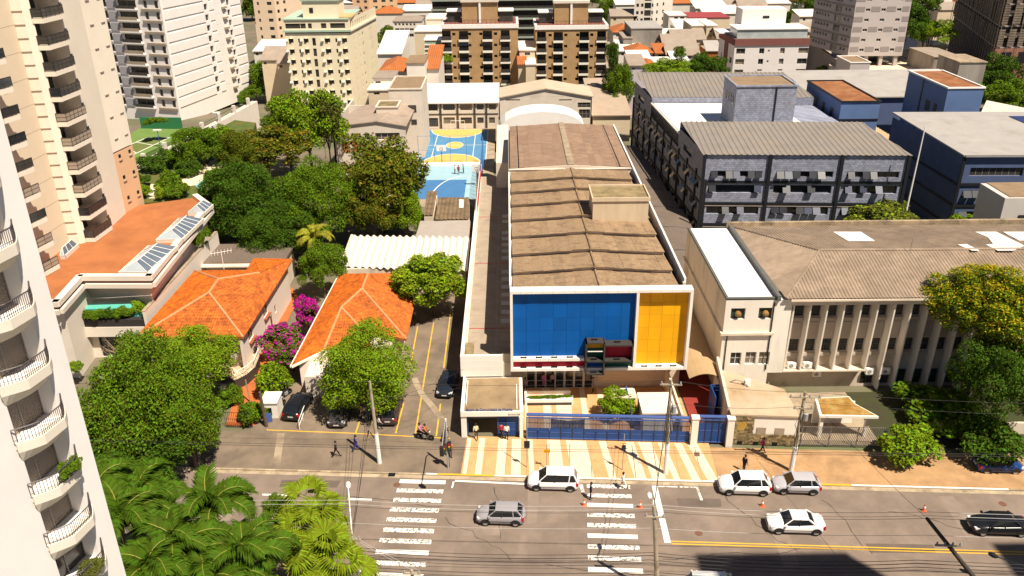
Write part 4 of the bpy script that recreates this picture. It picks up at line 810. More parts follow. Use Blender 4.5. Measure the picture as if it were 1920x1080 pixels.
for z in zk:
    if z < -.4: continue
    b = link('balcony', sgm, wt, (0, 0, z)); link('railing', rlm, b)
# ---- white striped tower behind
def edge(K, Q): d = (V(Q)-V(K)); return d.normalized(), d.length
def kblock(name, label, cat, K, Lp, Rp, z0, z1, mw, fl_l=None, fl_r=None, fm=None, panes=None, mull=1, depth=.25, roof=None, par=.5, group=None):
    """block with its nearest vertical edge at K, left face running to Lp, right face to Rp"""
    K, Lp, Rp = V((K[0], K[1])), V((Lp[0], Lp[1])), V((Rp[0], Rp[1])); t = thing(name, label, cat, (K.x, K.y, z0), group)
    ul, ll = edge(Lp, K); ur, lr = edge(K, Rp); g = G(); hl, hr = fl_l or [], fl_r or []
    wall(g, Lp, ul, ll, z0, z1, hl, depth); wall(g, K, ur, lr, z0, z1, hr, depth)
    B = Lp+Rp-K; g.face([(*Rp, z0), (*B, z0), (*B, z1), (*Rp, z1)]); g.face([(*B, z0), (*Lp, z0), (*Lp, z1), (*B, z1)])
    g.build('wall', mw, t); windows(t, Lp, ul, hl, depth, panes, fm, mull); windows(t, K, ur, hr, depth, panes, fm, mull)
    c = (Lp+Rp)/2; sh = lambda p, f: ((p[0]-c.x)*f+c.x, (p[1]-c.y)*f+c.y)
    G().prism([tuple(K), tuple(Rp), tuple(B), tuple(Lp)], z1-.3, z1-.05).build('roof', roof or m_conc, t)
    if par:
        for a, b in ((Lp, K), (K, Rp), (Rp, B), (B, Lp)):
            d = (b-a).normalized(); n_ = V((-d.y, d.x)); G().ob((*(a-n_*.12), z1), V((*(b-a), 0)), V((*(n_*.3), 0)), V((0, 0, par))).build('parapet', mw, t)
    return t, (Lp, ul, ll), (K, ur, lr)
m_cw = mat('tower_white', (.80, .74, .69), .8, .05, .3); m_cg = mat('tower_grey_panel', (.34, .32, .33), .8, .08, .5)
K = P(337, 213, -5); Lp = P(228, 206, -5); Rp = P(474, 172, -7)
ll = (Lp-K).length; lr = (Rp-K).length; n = 32; fh = 2.75
hl = []; hr = []
for k in range(n):
    z = -4+k*fh
    for a, b in ((.05, .11), (.30, .60), (.72, .78), (.90, .96)): hl.append((a*ll, b*ll, z+.5, z+2.3))
    for a, b in ((.50, .545), (.80, .84)): hr.append((a*lr, b*lr, z+.6, z+2.2))
    for a in (.64, .68): hr.append((a*lr, a*lr+.25, z+1.5, z+1.9))
ct, fl_, fr_ = kblock('striped_white_tower', 'tall white tower with grey balcony stripe behind the tennis court', 'apartment tower', K, Lp, Rp, -8, -4+n*fh, m_cw, hl, hr, m_frame, [m_glass, m_glass2, m_glass2], 1, .5)
nl = V((fl_[1].y, -fl_[1].x, 0)); ul = V((*fl_[1], 0)); nr = V((fr_[1].y, -fr_[1].x, 0)); ur = V((*fr_[1], 0)); LO = V((*fl_[0], 0)); KO = V((*fr_[0], 0))
for k in range(n):
    z = -4+k*fh
    G().ob(LO+ul*(.0*ll)+nl*.01+V((0, 0, z-.15)), ul*(.12*ll), nl*.5, V((0, 0, .5))).build('slab', m_cg, ct); G().ob(LO+ul*(.13*ll)+nl*.01+V((0, 0, z+.3)), ul*(.15*ll), nl*.2, V((0, 0, 2.0))).build('grey_panel', m_cg, ct)
    G().ob(LO+ul*(.29*ll)+nl*.01+V((0, 0, z)), ul*(.33*ll), nl*.9, V((0, 0, .3))).build('balcony', m_cw, ct); G().ob(LO+ul*(.3*ll)+nl*.82+V((0, 0, z+.3)), ul*(.31*ll), nl*.05, V((0, 0, .8))).build('railing', m_balg if k % 3 else m_glass2, ct)
    G().ob(LO+ul*(.68*ll)+nl*.01+V((0, 0, z-.1)), ul*(.31*ll), nl*.4, V((0, 0, .45))).build('slab', m_balg, ct)
    for a, b in ((.02, .49), (.56, .62), (.76, .98)): G().ob(KO+ur*(a*lr)+nr*.01+V((0, 0, z+.45)), ur*((b-a)*lr if a != .76 else .03*lr), nr*.18, V((0, 0, 2.1))).build('white_panel', m_cw, ct)
    G().ob(KO+ur*(.85*lr)+nr*.01+V((0, 0, z+.45)), ur*(.14*lr), nr*.18, V((0, 0, 2.1))).build('white_panel', m_cw, ct); G().ob(KO+ur*(.72*lr)+nr*.01+V((0, 0, z+.1)), ur*(.05*lr), nr*.7, V((0, 0, .5))).build('ledge', m_balg, ct)
# ---- podium with orange terrace
pd = thing('podium', 'white podium with a wide orange terrace and glass skylights', 'podium', (-45, 90, 0)); DZ = 9.0
m_or = mat('orange_terrace', (.38, .135, .045), .9, .12, .5, bump=.01, bscale=6, stain=(.29, .10, .035), sscale=.3); m_pw = mat('podium_white', (.70, .62, .52), .85, .06, .4)
dk = [V((-51.5, 75.9, 0)), P(108, 572, DZ), P(152, 523, DZ), P(282, 523, DZ), P(392, 388, DZ), P(368, 370, DZ), V((-53.5, 104, 0)), V((-53.5, 90, 0))]
pl2 = [(p.x, p.y) for p in dk]; G().prism(pl2, DZ-.5, DZ).build('terrace', m_or, pd)
def shrink(poly, d):
    c = V((sum(p[0] for p in poly)/len(poly), sum(p[1] for p in poly)/len(poly))); return [tuple(V(p)-(V(p)-c).normalized()*d) for p in poly]
G().prism(shrink(pl2, .8), 0, DZ-.5).build('wall', m_pw, pd)
for i in (0, 1, 2, 3, 4):
    a, b = V((*pl2[i], 0)), V((*pl2[i+1], 0)); d = (b-a).normalized(); n_ = V((-d.y, d.x, 0))
    for (z, w, h, o_) in ((DZ-.1, .75, .55, .3), (DZ-.9, .3, .5, .5)): G().ob(a-d*.2-n_*o_+V((0, 0, z)), d*((b-a).length+.4), n_*w, V((0, 0, h))).build('parapet', m_pw, pd)
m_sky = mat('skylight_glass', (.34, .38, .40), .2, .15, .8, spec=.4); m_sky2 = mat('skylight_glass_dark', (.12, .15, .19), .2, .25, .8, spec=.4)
for q, nb in (([(222, 511), (276, 511), (332, 462), (277, 461)], 6), ([(292, 450), (341, 449), (380, 410), (335, 409)], 6), ([(352, 399), (382, 399), (398, 384), (372, 383)], 3), ([(112, 480), (120, 480), (145, 458), (135, 458)], 3)):
    c = [P(x, y, DZ+.4) for x, y in q]; s = thing('skylight', {222: 'glass skylight nearest the front of the orange terrace', 292: 'middle glass skylight on the orange terrace', 352: 'far glass skylight on the orange terrace by the big tree', 112: 'narrow glass skylight at the foot of the beige tower'}[q[0][0]], 'skylight', tuple(sum(c, V((0, 0, 0)))/4), 'skylights on the orange terrace')
    for i in range(4): a, b = c[i], c[(i+1) % 4]; G().ob(a-V((0, 0, .4)), b-a, V((.12, .12, 0)), V((0, 0, .45))).build('kerb', m_pw, s)
    r0, r1 = (c[0]+c[1])/2+V((0, 0, .8)), (c[2]+c[3])/2+V((0, 0, .8)); r0, r1 = r0.lerp(r1, .15), r1.lerp(r0, .15)
    for i in range(nb):
        f, h = i/nb, (i+1)/nb
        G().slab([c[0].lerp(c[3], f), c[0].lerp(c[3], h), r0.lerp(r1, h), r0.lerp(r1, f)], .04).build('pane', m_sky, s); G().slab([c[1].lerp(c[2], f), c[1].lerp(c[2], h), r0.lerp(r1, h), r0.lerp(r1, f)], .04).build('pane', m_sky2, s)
        for (a, b) in ((c[0].lerp(c[3], f), r0.lerp(r1, f)), (c[1].lerp(c[2], f), r0.lerp(r1, f))): G().tube([a+V((0, 0, .05)), b+V((0, 0, .05))], .035, 4).build('bar', m_whitec, s)
    G().slab([c[0], c[1], r0], .04).build('pane', m_sky, s); G().tube([r0, r1], .05, 4).build('bar', m_whitec, s)
# front terrace below: recessed wall, teal tarpaulin, planters, garage
yf = P(200, 523, DZ).y
wl = thing('lower_terrace', 'white lower terrace with a dark planter edge and glazed garage under it', 'terrace', (-44, 77, 0))
a = P(115, 612, 4.2); b = P(272, 612, 4.2); fy = (a.y+b.y)/2
G().box(a.x, b.x, fy, yf+1, 3.6, 4.2).build('slab', m_pw, wl); G().box(a.x+.2, b.x, fy-.05, fy+.7, 4.2, 5.0).build('planter', mat('dark_planter', (.035, .03, .028), .7, .2), wl); G().box(a.x, b.x+.2, fy-.15, fy-.06, 3.0, 4.15).build('fascia', m_pw, wl)
g = G(); hh = [(1.2, 6.2, .1, 2.8)]; wall(g, (a.x+2.2, fy+.6), (1, 0), b.x-a.x-2.2, 0, 3.6, hh, .3); g.build('garage_wall', m_pw, wl); windows(wl, (a.x+2.2, fy+.6), (1, 0), hh, .3, [m_glass], m_black, 5, 1, 'garage_door')
G().hexa([(a.x-1.5, fy-3.5, 0), (a.x+1.6, fy-3.5, 0), (a.x+2.2, fy+.5, 0), (a.x-1.5, fy+.5, 0), (a.x-1.5, fy-3.5, 1.6), (a.x+1.6, fy-3.5, 1.6), (a.x+2.2, fy+.5, 3.2), (a.x-1.5, fy+.5, 3.2)]).build('ramp_wall', m_pw, wl)
G().ob((-46.3, yf-.02, 5.6), V((5.2, 0, 0)), V((0, .05, 0)), V((0, 0, 1.1))).build('window', m_glass2, wl)
sw = thing('boundary_wall', 'sloping white boundary wall between the podium and the first orange house', 'wall', (-39, 90, 0)); p, q = P(272, 585, 6.0), P(408, 435, 6.0); d = (q-p).normalized(); n_ = V((-d.y, d.x, 0))
G().ob((p.x, p.y, 0), V((d.x, d.y, 0))*(q-p).length, n_*.3, V((0, 0, 6.0))).build('wall', m_pw, sw); G().ob((p.x, p.y, 6.0), V((d.x, d.y, 0))*(q-p).length, n_*.4, V((0, 0, .12))).build('coping', m_conc, sw)
tp = thing('covered_stack', 'stack under a teal tarpaulin on the lower terrace', 'tarpaulin', (-43.5, yf-2, 4.2)); m_teal = mat('teal_tarpaulin', (.10, .42, .34), .6, .12, 1.5, bump=.05, bscale=3)
p0, p1 = P(157, 578, 5.9), P(250, 572, 5.9); G().hexa([(p0.x, p0.y, 4.2), (p1.x+.6, p0.y, 4.2), (p1.x+.9, p0.y+2.0, 4.2), (p0.x+.2, p0.y+2.0, 4.2), (p0.x, p0.y, 5.8), (p1.x+.4, p0.y, 5.9), (p1.x+.7, p0.y+2.0, 6.2), (p0.x+.3, p0.y+2.0, 6.1)]).build('tarpaulin', m_teal, tp)
# ---- orange houses
m_tile = mat('orange_roof_tile', (.50, .118, .009), .85, .22, 2.6, cell=(3.0, .3), stain=(.22, .045, .01), st=(.5, .8), sscale=.7); m_tile2 = mat('red_orange_roof_tile', (.46, .118, .018), .85, .22, 2.6, cell=(3.0, .3), stain=(.2, .045, .012), st=(.48, .8), sscale=.7); m_cap = mat('mortared_ridge', (.52, .26, .12), .9, .25, 2)
def tiles(th, planes, m, per=.28, pitch=.42): 
    out = []
    for pl_ in planes:
        pl_ = [V(p) for p in pl_]; n_ = (pl_[1]-pl_[0]).cross(pl_[2]-pl_[0]).normalized()
        if all(abs((p-pl_[0]).dot(n_)) < .06 for p in pl_): out.append(pl_)
        else: out += [[pl_[0], pl_[i], pl_[i+1]] for i in range(1, len(pl_)-1)]
    for pl_ in out: ribbed(pl_, tile_prof, (pitch, .035), 5, per).build('roof_plane', m, th); G().slab([p-V((0, 0, .06)) for p in pl_], .1).build('roof_deck', m, th)
def ridge(th, a, b): G().tube([V(a)+V((0, 0, .06)), V(b)+V((0, 0, .06))], .13, 6).build('ridge_cap', m_cap, th)
h1 = thing('orange_roofed_house', 'house with a hipped bright orange tile roof and curved stone balcony', 'house', (-32, 80, 0)); ez, rz_ = 5.2, 7.5
c1, c2, c3, c4, c5 = P(254, 634, ez), P(456, 633, ez), P(549, 486, ez), P(476, 485, ez), P(365, 508, ez); a1 = P(392, 549, rz_); a2 = P(410, 524, rz_); a3 = P(487, 512, rz_-.5); a4 = P(497, 490, ez+1.0)
tiles(h1, [[c1, c2, a1], [c2, c3, a3, a2, a1] if 0 else [c2, c3, a3, a1], [a1, a3, a2]], m_tile2); tiles(h1, [[c1, a1, a2, c5], [c5, a2, a3, P(468, 507, ez+.2)]], m_tile); tiles(h1, [[a3, c3, c4, P(462, 507, ez)]], m_tile)
for a, b in ((a1, c1), (a1, c2), (a1, a2), (a2, a3), (a2, c5)): ridge(h1, a, b)
i1, i2, i3, i5 = [V((p.x, p.y, 0)) for p in (c1, c2, c3, c5)]; cen = (i1+i2+i3+i5)/4; ins = [i+(cen-i).normalized()*1.1 for i in (i1, i2, i3, i5)]
m_pink = mat('pink_white_render', (.72, .60, .50), .85, .06, .5)
e_, L_ = (ins[2]-ins[1]).normalized(), (ins[2]-ins[1]).length; hh = [(2.0, 3.6, 3.0, 4.3), (7.5, 9.2, 3.0, 4.3), (9.5, 10.5, .2, 2.2), (11.5, 12.2, 1.6, 2.6)]
g = G(); wall(g, ins[1], e_, L_, 0, ez, hh, .25); wall(g, ins[0], (ins[1]-ins[0]).normalized(), (ins[1]-ins[0]).length, 0, ez, [(1, 3, 1.4, 3.6), (4.5, 8.5, 1.2, 3.8)], .25); g.build('wall', m_pink, h1); windows(h1, ins[1], e_, hh, .25, [m_glass2], mat('red_wood', (.36, .10, .05), .7, .1), 1); windows(h1, ins[0], (ins[1]-ins[0]).normalized(), [(1, 3, 1.4, 3.6), (4.5, 8.5, 1.2, 3.8)], .25, [m_glass], MATS['red_wood'], 2)
for h in hh[:2]: n_ = V((e_.y, -e_.x, 0)); G().ob(ins[1]+e_*(h[0]-.1)+n_*.01+V((0, 0, h[2]-.15)), e_*(h[1]-h[0]+.2), n_*.3, V((0, 0, .14))).build('sill', MATS['red_wood'], h1)
G().box(c2.x-.5, c2.x-.2, c2.y+.1, c2.y+.4, 1.3, ez-.1).build('pillar', m_pink, h1)
m_flag = mat('crazy_paving', (.56, .42, .26), .9, .3, 2, brick=(.6, .45, (.2, .14, .09)))
pts = [(P(x, y, 1.3).x, P(x, y, 1.3).y) for x, y in ((400, 690), (400, 668), (480, 645), (486, 668), (478, 688), (462, 702), (440, 713))]; G().prism(pts, 0, 1.3, 1, 0).build('balcony', [m_flag, m_dark], h1)
r = G(); rp = [V((*p, 1.3)) for p in pts[2:]]; 
for i in range(len(rp)-1):
    for k in range(5): q = rp[i].lerp(rp[i+1], k/5); r.tube([q, q+V((0, 0, .9))], .03, 4)
r.tube([p+V((0, 0, .9)) for p in rp], .05, 4); r.build('railing', m_white, h1)
G().tube([P(420, 505, 5.9), P(420, 505, 5.9)+V((0, 0, 2.4))], .04, 4).build('antenna_mast', m_whitec, h1); an0 = P(420, 505, 5.9)+V((0, 0, 2.2)); g = G(); g.tube([an0-V((1.3, 0, .2)), an0+V((1.3, 0, .25))], .035, 4)
for i in range(7): q = an0+V((-1.2+i*.4, 0, -.18+i*.07)); g.tube([q-V((0, .1, .3)), q+V((0, .1, .3))], .02, 4)
g.build('antenna', m_whitec, h1)
struct(G().face([(x, y, .13) for x, y in [(P(*p).x, P(*p).y) for p in ((424, 800), (480, 800), (500, 690), (560, 560), (548, 540), (470, 650))]]).build('orange_path', mat('orange_path', (.48, .13, .035), .9, .15, .7, stain=(.34, .09, .03), sscale=.6)))
bk_ = thing('back_shed', 'dark roofed cream shed behind the first orange house', 'shed', (-33, 100, 0)); p = P(390, 490, 4.2); G().box(p.x-.3, p.x+9.5, 97.5, 103, 0, 4.0).build('wall', m_oldw, bk_); G().box(p.x-.6, p.x+9.8, 97.2, 103.5, 4.0, 4.3).build('roof', m_can, bk_); G().box(p.x+.6, p.x+8.6, 97.42, 97.49, 1.2, 3.0).build('shutter', mat('maroon_shutter', (.12, .03, .02), .7, .1), bk_); G().box(p.x-1, p.x+7.4, 96.3, 97.2, 4.0, 4.15).build('ledge', m_oldw, bk_)
h2 = thing('hip_roofed_house', 'low house with an orange tile roof behind the round tree', 'house', (-17, 80, 0)); ez = 3.2
A_, A2_, B_ = P(679, 542, 5.9), P(640, 577, 5.3), P(690, 513, 5.9); e = [P(x, y, ez) for x, y in ((546, 687), (607, 657), (762, 637), (778, 565), (740, 512), (637, 514), (700, 655))]
tiles(h2, [[e[5], e[0], e[1], A2_, A_, B_] if 0 else [e[0], e[1], A2_], [e[0], A2_, A_], [e[0], A_, B_, e[5]]], m_tile); tiles(h2, [[A_, e[2], e[3], e[4], B_]], m_tile2); tiles(h2, [[A_, A2_, P(680, 620, 4.0)], [A_, P(680, 620, 4.0), e[2]]], m_tile2, .5, .55); tiles(h2, [[A2_, e[1], e[6], P(680, 620, 4.0)]], m_tile2)
for a, b in ((A_, e[2]), (A_, A2_), (A2_, e[1]), (A_, B_), (A2_, P(680, 620, 4.0))): ridge(h2, a, b)
ip = [V((p.x, p.y)) for p in (e[0], e[2], e[3], e[4], e[5])]; cn = sum(ip, V((0, 0)))/5; G().prism([tuple(p+(cn-p).normalized()*1.2) for p in ip], 0, ez).build('wall', m_pink, h2)
G().ob(e[0]+V((0, 0, -.15)), e[1]-e[0], V((.1, -.12, 0)), V((0, 0, .22))).build('fascia', m_white, h2); G().ob(e[0]+V((0, 0, -.15)), e[5]-e[0], V((-.14, 0, 0)), V((0, 0, .2))).build('gutter', m_white, h2)
p = P(560, 760); G().box(p.x+.6, p.x+2.6, p.y+1.2, p.y+5, 0, 2.6).build('porch', m_pink, h2)
# ---- sheds between the house and the court
sh = thing('white_shed', 'open shed with a white corrugated roof behind the second orange house', 'shed', (-13, 97, 0)); c = [P(x, y, 3.5) for x, y in ((640, 501), (876, 508), (882, 450), (662, 447))]; c[2].z = c[3].z = 3.9
ribbed([c[0], c[1], c[2], c[3]], lambda t: .15*math.sin(2*math.pi*t), None, 8, .9, down=(0, -1, 0)).build('roof', mat('white_fibre_sheet', (.72, .64, .54), .85, .08, .7, stain=(.45, .32, .22), st=(.58, .8), sscale=.5, streak=1), sh); G().prism([(c[0].x+.3, c[0].y+.3), (c[1].x-.2, c[1].y+.3), (c[2].x-.2, c[2].y), (c[3].x+.3, c[3].y)], 0, 3.3).build('wall', m_oldw, sh)
G().box(c[0].x-.1, c[1].x, c[0].y-.35, c[0].y-.1, 2.5, 3.4).build('front_beam', m_oldw, sh); G().ob(c[0]+V((-.25, 0, -.3)), c[3]-c[0], V((.3, 0, 0)), V((0, 0, .5))).build('side_wall', m_oldw, sh)
gs = thing('grey_slab_roof', 'grey flat slab roof with two outdoor units at its edge', 'shed', (-9.3, 107, 0)); c = [P(x, y, 3.8) for x, y in ((778, 447), (880, 447), (882, 414), (788, 414))]; G().prism([(p.x, p.y) for p in c], 3.5, 3.8).build('roof', mat('grey_slab', (.36, .31, .27), .9, .1, .6, stain=(.06, .05, .04), st=(.72, .8), sscale=.9), gs); G().prism(shrink([(p.x, p.y) for p in c], .4), 0, 3.5).build('wall', m_oldw, gs)
for i, px_ in enumerate((802, 862)): q = P(px_, 450, 3.2); t = thing('air_conditioner', ('left', 'right')[i]+' of two outdoor units under the grey slab roof edge', 'air conditioner', (q.x, q.y, 2.9)); G().box(q.x-.4, q.x+.4, q.y-.1, q.y+.25, 2.9, 3.5).build('casing', m_whitec, t); f = G(); f.lathe((0, 0, 0), [(.2, 0), (.2, .02)], 10); o = f.build('fan_grille', m_grey, t); o.location = (q.x, q.y-.1, 3.2); o.rotation_euler = (R(90), 0, 0)
m_brc = mat('brown_corrugated', (.19, .13, .075), .95, .3, 1.2, stain=(.1, .07, .04), sscale=.8)
for i, q in enumerate(([(815, 412), (880, 411), (880, 376), (823, 376)], [(795, 404), (812, 404), (820, 364), (801, 364)])):
    c = [P(x, y, 4.0) for x, y in q]; c[2].z = c[3].z = 4.5; t = thing('corrugated_shed', ('shed with a mouldy brown corrugated roof right by the blue court', 'narrow shed with a rusty corrugated roof beside the mango tree')[i], 'shed', tuple((c[0]+c[1])/2-V((0, 0, 4)))); ribbed(c, wave_prof, None, 6, .6, down=(0, -1, 0)).build('roof', m_brc, t); G().prism([(p.x, p.y) for p in c], 0, 3.8).build('wall', m_oldw, t)
    if i == 0: G().slab([on_plane(x, y, c[0], c[1], c[2], .08) for x, y in ((861, 375), (869, 375), (869, 390), (861, 390))], .04).build('patch_sheet', m_whitec, t)
# ---- courts
m_cb = mat('court_blue', (.075, .215, .38), .8, .12, .5, stain=(.11, .26, .41), st=(.5, .7), sscale=.4); m_cy = mat('court_yellow', (.60, .40, .11), .8, .1, .6); m_cl = mat('court_pale_blue', (.30, .46, .52), .8, .08, .5); m_cm = mat('court_mid_blue', (.055, .17, .35), .8, .1, .5); m_ln = mat('court_line', (.75, .72, .62), .8, .08)
def flat(px, z): return [V((P(x, y, .0).x, P(x, y, .0).y, z)) for x, y in px]
X0c, X1c, Y0c, Y1c = -17.6, -4.4, 153.5, 179.0
co_ = struct(G().face([(X0c-3, Y0c-24, -.005), (X1c+1.6, Y0c-24, -.005), (X1c+1.6, Y1c+2, -.005), (X0c-3, Y1c+2, -.005)]).build('school_yard', m_conc))
up_ = struct(G().face([(X0c, Y0c, .01), (X1c, Y0c, .01), (X1c, Y1c, .01), (X0c, Y1c, .01)]).build('blue_court', m_cb)); xc = (X0c+X1c)/2
def zone(cx, cy, rx, ry, a0, a1, z, m, nm, close=None):
    n_ = 24; p = [(cx+rx*math.cos(a0+(a1-a0)*i/n_), cy+ry*math.sin(a0+(a1-a0)*i/n_), z) for i in range(n_+1)]; G().face(p).build(nm, m, up_)
for cy, s_ in ((Y1c, -1), (Y0c, 1)): 
    zone(xc, cy, 5.7, 6.7*s_, 0, math.pi, .016, m_ln, 'zone_line'); zone(xc, cy, 5.55, 6.5*s_, 0, math.pi, .022, m_cy, 'yellow_zone')
zone(xc, 166.5, 1.75, 2.6, 0, 2*math.pi, .016, m_ln, 'zone_line'); zone(xc, 166.5, 1.65, 2.45, 0, 2*math.pi, .022, m_cy, 'centre_circle')
for x0, x1, y0, y1 in ((X0c, X1c, 166.4, 166.55), (X0c, X0c+.12, Y0c, Y1c), (X1c-.12, X1c, Y0c, Y1c), (X0c, X1c, Y1c-.12, Y1c), (xc-4.1, xc-3.98, 158, 175.5), (xc+3.9, xc+4.02, 158, 175.5)): G().face([(x0, y0, .028), (x1, y0, .028), (x1, y1, .028), (x0, y1, .028)]).build('court_line', m_ln, up_)
lo_ = struct(G().face([(-17, 133.2, .01), (-5.6, 133.2, .01), (-6.2, 152, .01), (-17, 152, .01)]).build('pale_court', m_cl)); G().face([(-17, 133.2, .018), (-7.6, 133.2, .018), (-7.6, 143.6, .018), (-17, 143.6, .018)]).build('key_area', m_cm, lo_)
p = [V((-7.8+5.6*math.cos(a), 133.2+12.6*math.sin(a), .026)) for a in [math.pi*(.45+.5*i/14) for i in range(15)]]
for i in range(14): a, b = p[i], p[i+1]; G().face([a, b, b+V((.18, -.1, 0)), a+V((.18, -.1, 0))]).build('court_line', m_ln, lo_)
struct(G().box(-17.2, -5.4, 152, 153.4, 0, .35).build('court_step', m_whitec))
def hoop(label, x, y, face):
    t = thing('basketball_hoop', label, 'basketball hoop', (x, y, 0), 'basketball hoops of the blue courts'); G().tube([(x, y, 0), (x, y, 3.0)], .07, 6).build('post', m_bgl, t); G().box(x-.9, x+.9, y-face*.5-.03, y-face*.5+.03, 2.8, 3.95).build('backboard', m_whitec, t)
    g = G()
    for a in ((-.3, .3, 3.0, 3.04), (-.3, .3, 3.42, 3.46), (-.3, -.26, 3.04, 3.42), (.26, .3, 3.04, 3.42)): g.box(a[0]+x, a[1]+x, y-face*.5-.05, y-face*.5-.031, a[2], a[3])
    g.build('target_square', m_black, t); r = G(); r.tube([(x+.25*math.cos(2*math.pi*i/12), y-face*.85+.25*math.sin(2*math.pi*i/12), 2.95) for i in range(13)], .02, 4); r.build('ring', m_red, t)
hoop('white basketball backboard on the left of the blue court', -12.6, 152.6, .5); hoop('basketball backboard beside the blue mesh fence', -5.6, 140, .5)
gl = thing('goal_frame', 'white futsal goal frame in front of the white classroom block', 'goal', (xc, 178.6, 0)); g = G(); w = 1.5
g.tube([(xc-w, 178.7, 0), (xc-w, 178.7, 2), (xc+w, 178.7, 2), (xc+w, 178.7, 0)], .06, 5); g.build('frame', m_whitec, gl); g = G(); g.tube([(xc-w, 178.7, 2), (xc-w, 179.3, 0)], .04, 4); g.build('brace', m_whitec, gl); G().tube([(xc+w, 178.7, 2), (xc+w, 179.3, 0)], .04, 4).build('brace', m_whitec, gl)
# fence of the court, blue posts and mesh of wires
cf = thing('court_fence', 'tall blue mesh fence along the right of the courts', 'fence', (-5, 145, 0)); m_bf2 = mat('blue_post', (.10, .22, .48), .5, .1)
for i in range(12): G().tube([(-4.85, 132+i*2.0, 0), (-4.85, 132+i*2.0, 5.0)], .06, 5).build('post', m_bf2, cf)
g = G()
for z in [i*.4 for i in range(1, 13)]: g.tube([(-4.85, 132, z), (-4.85, 154, z)], .014, 3, cap=False)
for i in range(44): g.tube([(-4.85, 132+i*.5, .1), (-4.85, 132+i*.5, 5)], .014, 3, cap=False)
o = g.build('mesh_wire', m_bf2, cf); o['kind'] = 'stuff'
cf2 = thing('net_fence', 'tall thin blue net fence across the middle of the courts', 'fence', (-11, 153.5, 0))
for i in range(5): G().tube([(-17+i*3.0, 153.4, 0), (-17+i*3.0, 153.4, 5.5)], .05, 5).build('post', m_bf2, cf2)
for z in (2.7, 5.4): G().tube([(-17, 153.4, z), (-5, 153.4, z)], .03, 4).build('rail', m_bf2, cf2)
# ---- tennis court, garden terrace
tz = 5.5; tn = [P(x, y, tz) for x, y in ((205, 318), (345, 255), (360, 240), (262, 240), (205, 275))]
tc = struct(G().prism([(p.x, p.y) for p in tn], 0, tz).build('tennis_court', mat('court_green', (.14, .22, .05), .85, .1, .5)))
inn = [P(x, y, tz) for x, y in ((222, 303), (318, 258), (275, 258), (215, 284))]; G().face([V((p.x, p.y, tz+.006)) for p in inn]).build('play_area', mat('court_olive', (.13, .15, .04), .85, .1), tc)
for a, b in ((0, 1), (1, 2), (2, 3), (3, 0)): p, q = inn[a], inn[b]; d = (q-p).normalized(); n_ = V((-d.y, d.x, 0))*.12; G().face([V((*(p-n_).xy, tz+.012)), V((*(q-n_).xy, tz+.012)), V((*(q+n_).xy, tz+.012)), V((*(p+n_).xy, tz+.012))]).build('court_line', m_ln, tc)
for f in (.33, .66): p, q = inn[0].lerp(inn[1], f), inn[3].lerp(inn[2], f); d = (q-p).normalized(); n_ = V((-d.y, d.x, 0))*.1; G().face([V((*(p-n_).xy, tz+.014)), V((*(q-n_).xy, tz+.014)), V((*(q+n_).xy, tz+.014)), V((*(p+n_).xy, tz+.014))]).build('court_line', m_ln, tc)
tw = thing('tennis_backstop', 'dark green backstop wall at the far end of the tennis court', 'wall', tuple(P(300, 240, tz))); p, q = P(265, 241, tz), P(342, 242, tz); G().ob(p, q-p, V((0, .3, 0)), V((0, 0, 2.2))).build('wall', mat('backstop_green', (.03, .16, .06), .8, .1), tw)
dw = thing('garden_walk_wall', 'long white wall with pillars between tennis court and garden', 'wall', tuple(P(300, 285, 5))); a, b = P(228, 325, 7), P(482, 186, 7); d = (b-a); d.z = 0; L = d.length; d.normalize(); n_ = V((-d.y, d.x, 0))
G().ob((a.x, a.y, 0), d*L, n_*1.2, V((0, 0, 6.6))).build('wall', m_pw, dw)
for i in range(8): q = a+d*(i*L/7.6); G().ob((q.x, q.y, 6.6), d*.6, n_*.6, V((0, 0, 1.5))).build('pillar', m_pw, dw)
for z in (7.1, 7.7): G().tube([a+V((0, 0, z-7))+n_*.3, a+d*L+V((0, 0, z-7))+n_*.3], .04, 4).build('rail', m_black, dw)
fp = [(300, 272, 245), (238, 300, 262), (411, 245, 212)]
for i, (x, y, yt) in enumerate(fp): q = P(x, y, 6); t = thing('court_lamp', ('tall twin lamp post beside the near side of the tennis court', 'slim lamp post at the left of the tennis court', 'lamp post at the far end of the garden wall')[i], 'lamp post', tuple(q)); h = PY(x-6, yt, q.y).z; G().tube([q, (q.x, q.y, h)], .07, 5).build('pole', m_bgl, t); G().box(q.x-.7, q.x+.7, q.y-.2, q.y+.2, h, h+.2).build('lamp_head', m_whitec, t)
gp = [P(x, y, 8.3) for x, y in ((222, 382), (368, 376), (425, 330), (452, 300), (480, 230), (440, 225), (300, 300), (228, 335))]
ga = struct(G().prism([(p.x, p.y) for p in gp], 0, 8.3).build('garden_terrace', mat('garden_grass', (.075, .11, .02), .95, .3, .6, stain=(.15, .11, .03), sscale=.4)))
for q in ([(275, 372), (290, 372), (296, 346), (283, 345)], [(340, 338), (375, 318), (400, 300), (425, 280), (432, 300), (380, 345), (350, 350)]): G().face([V((P(x, y, 8.3).x, P(x, y, 8.3).y, 8.32)) for x, y in q]).build('garden_path', m_cream, ga)
G().face([V((P(x, y, 8.3).x, P(x, y, 8.3).y, 8.34)) for x, y in ((366, 348), (380, 338), (392, 338), (386, 350), (372, 354))]).build('pool', mat('pool_water', (.25, .62, .60), .05, .05, spec=.5), ga)
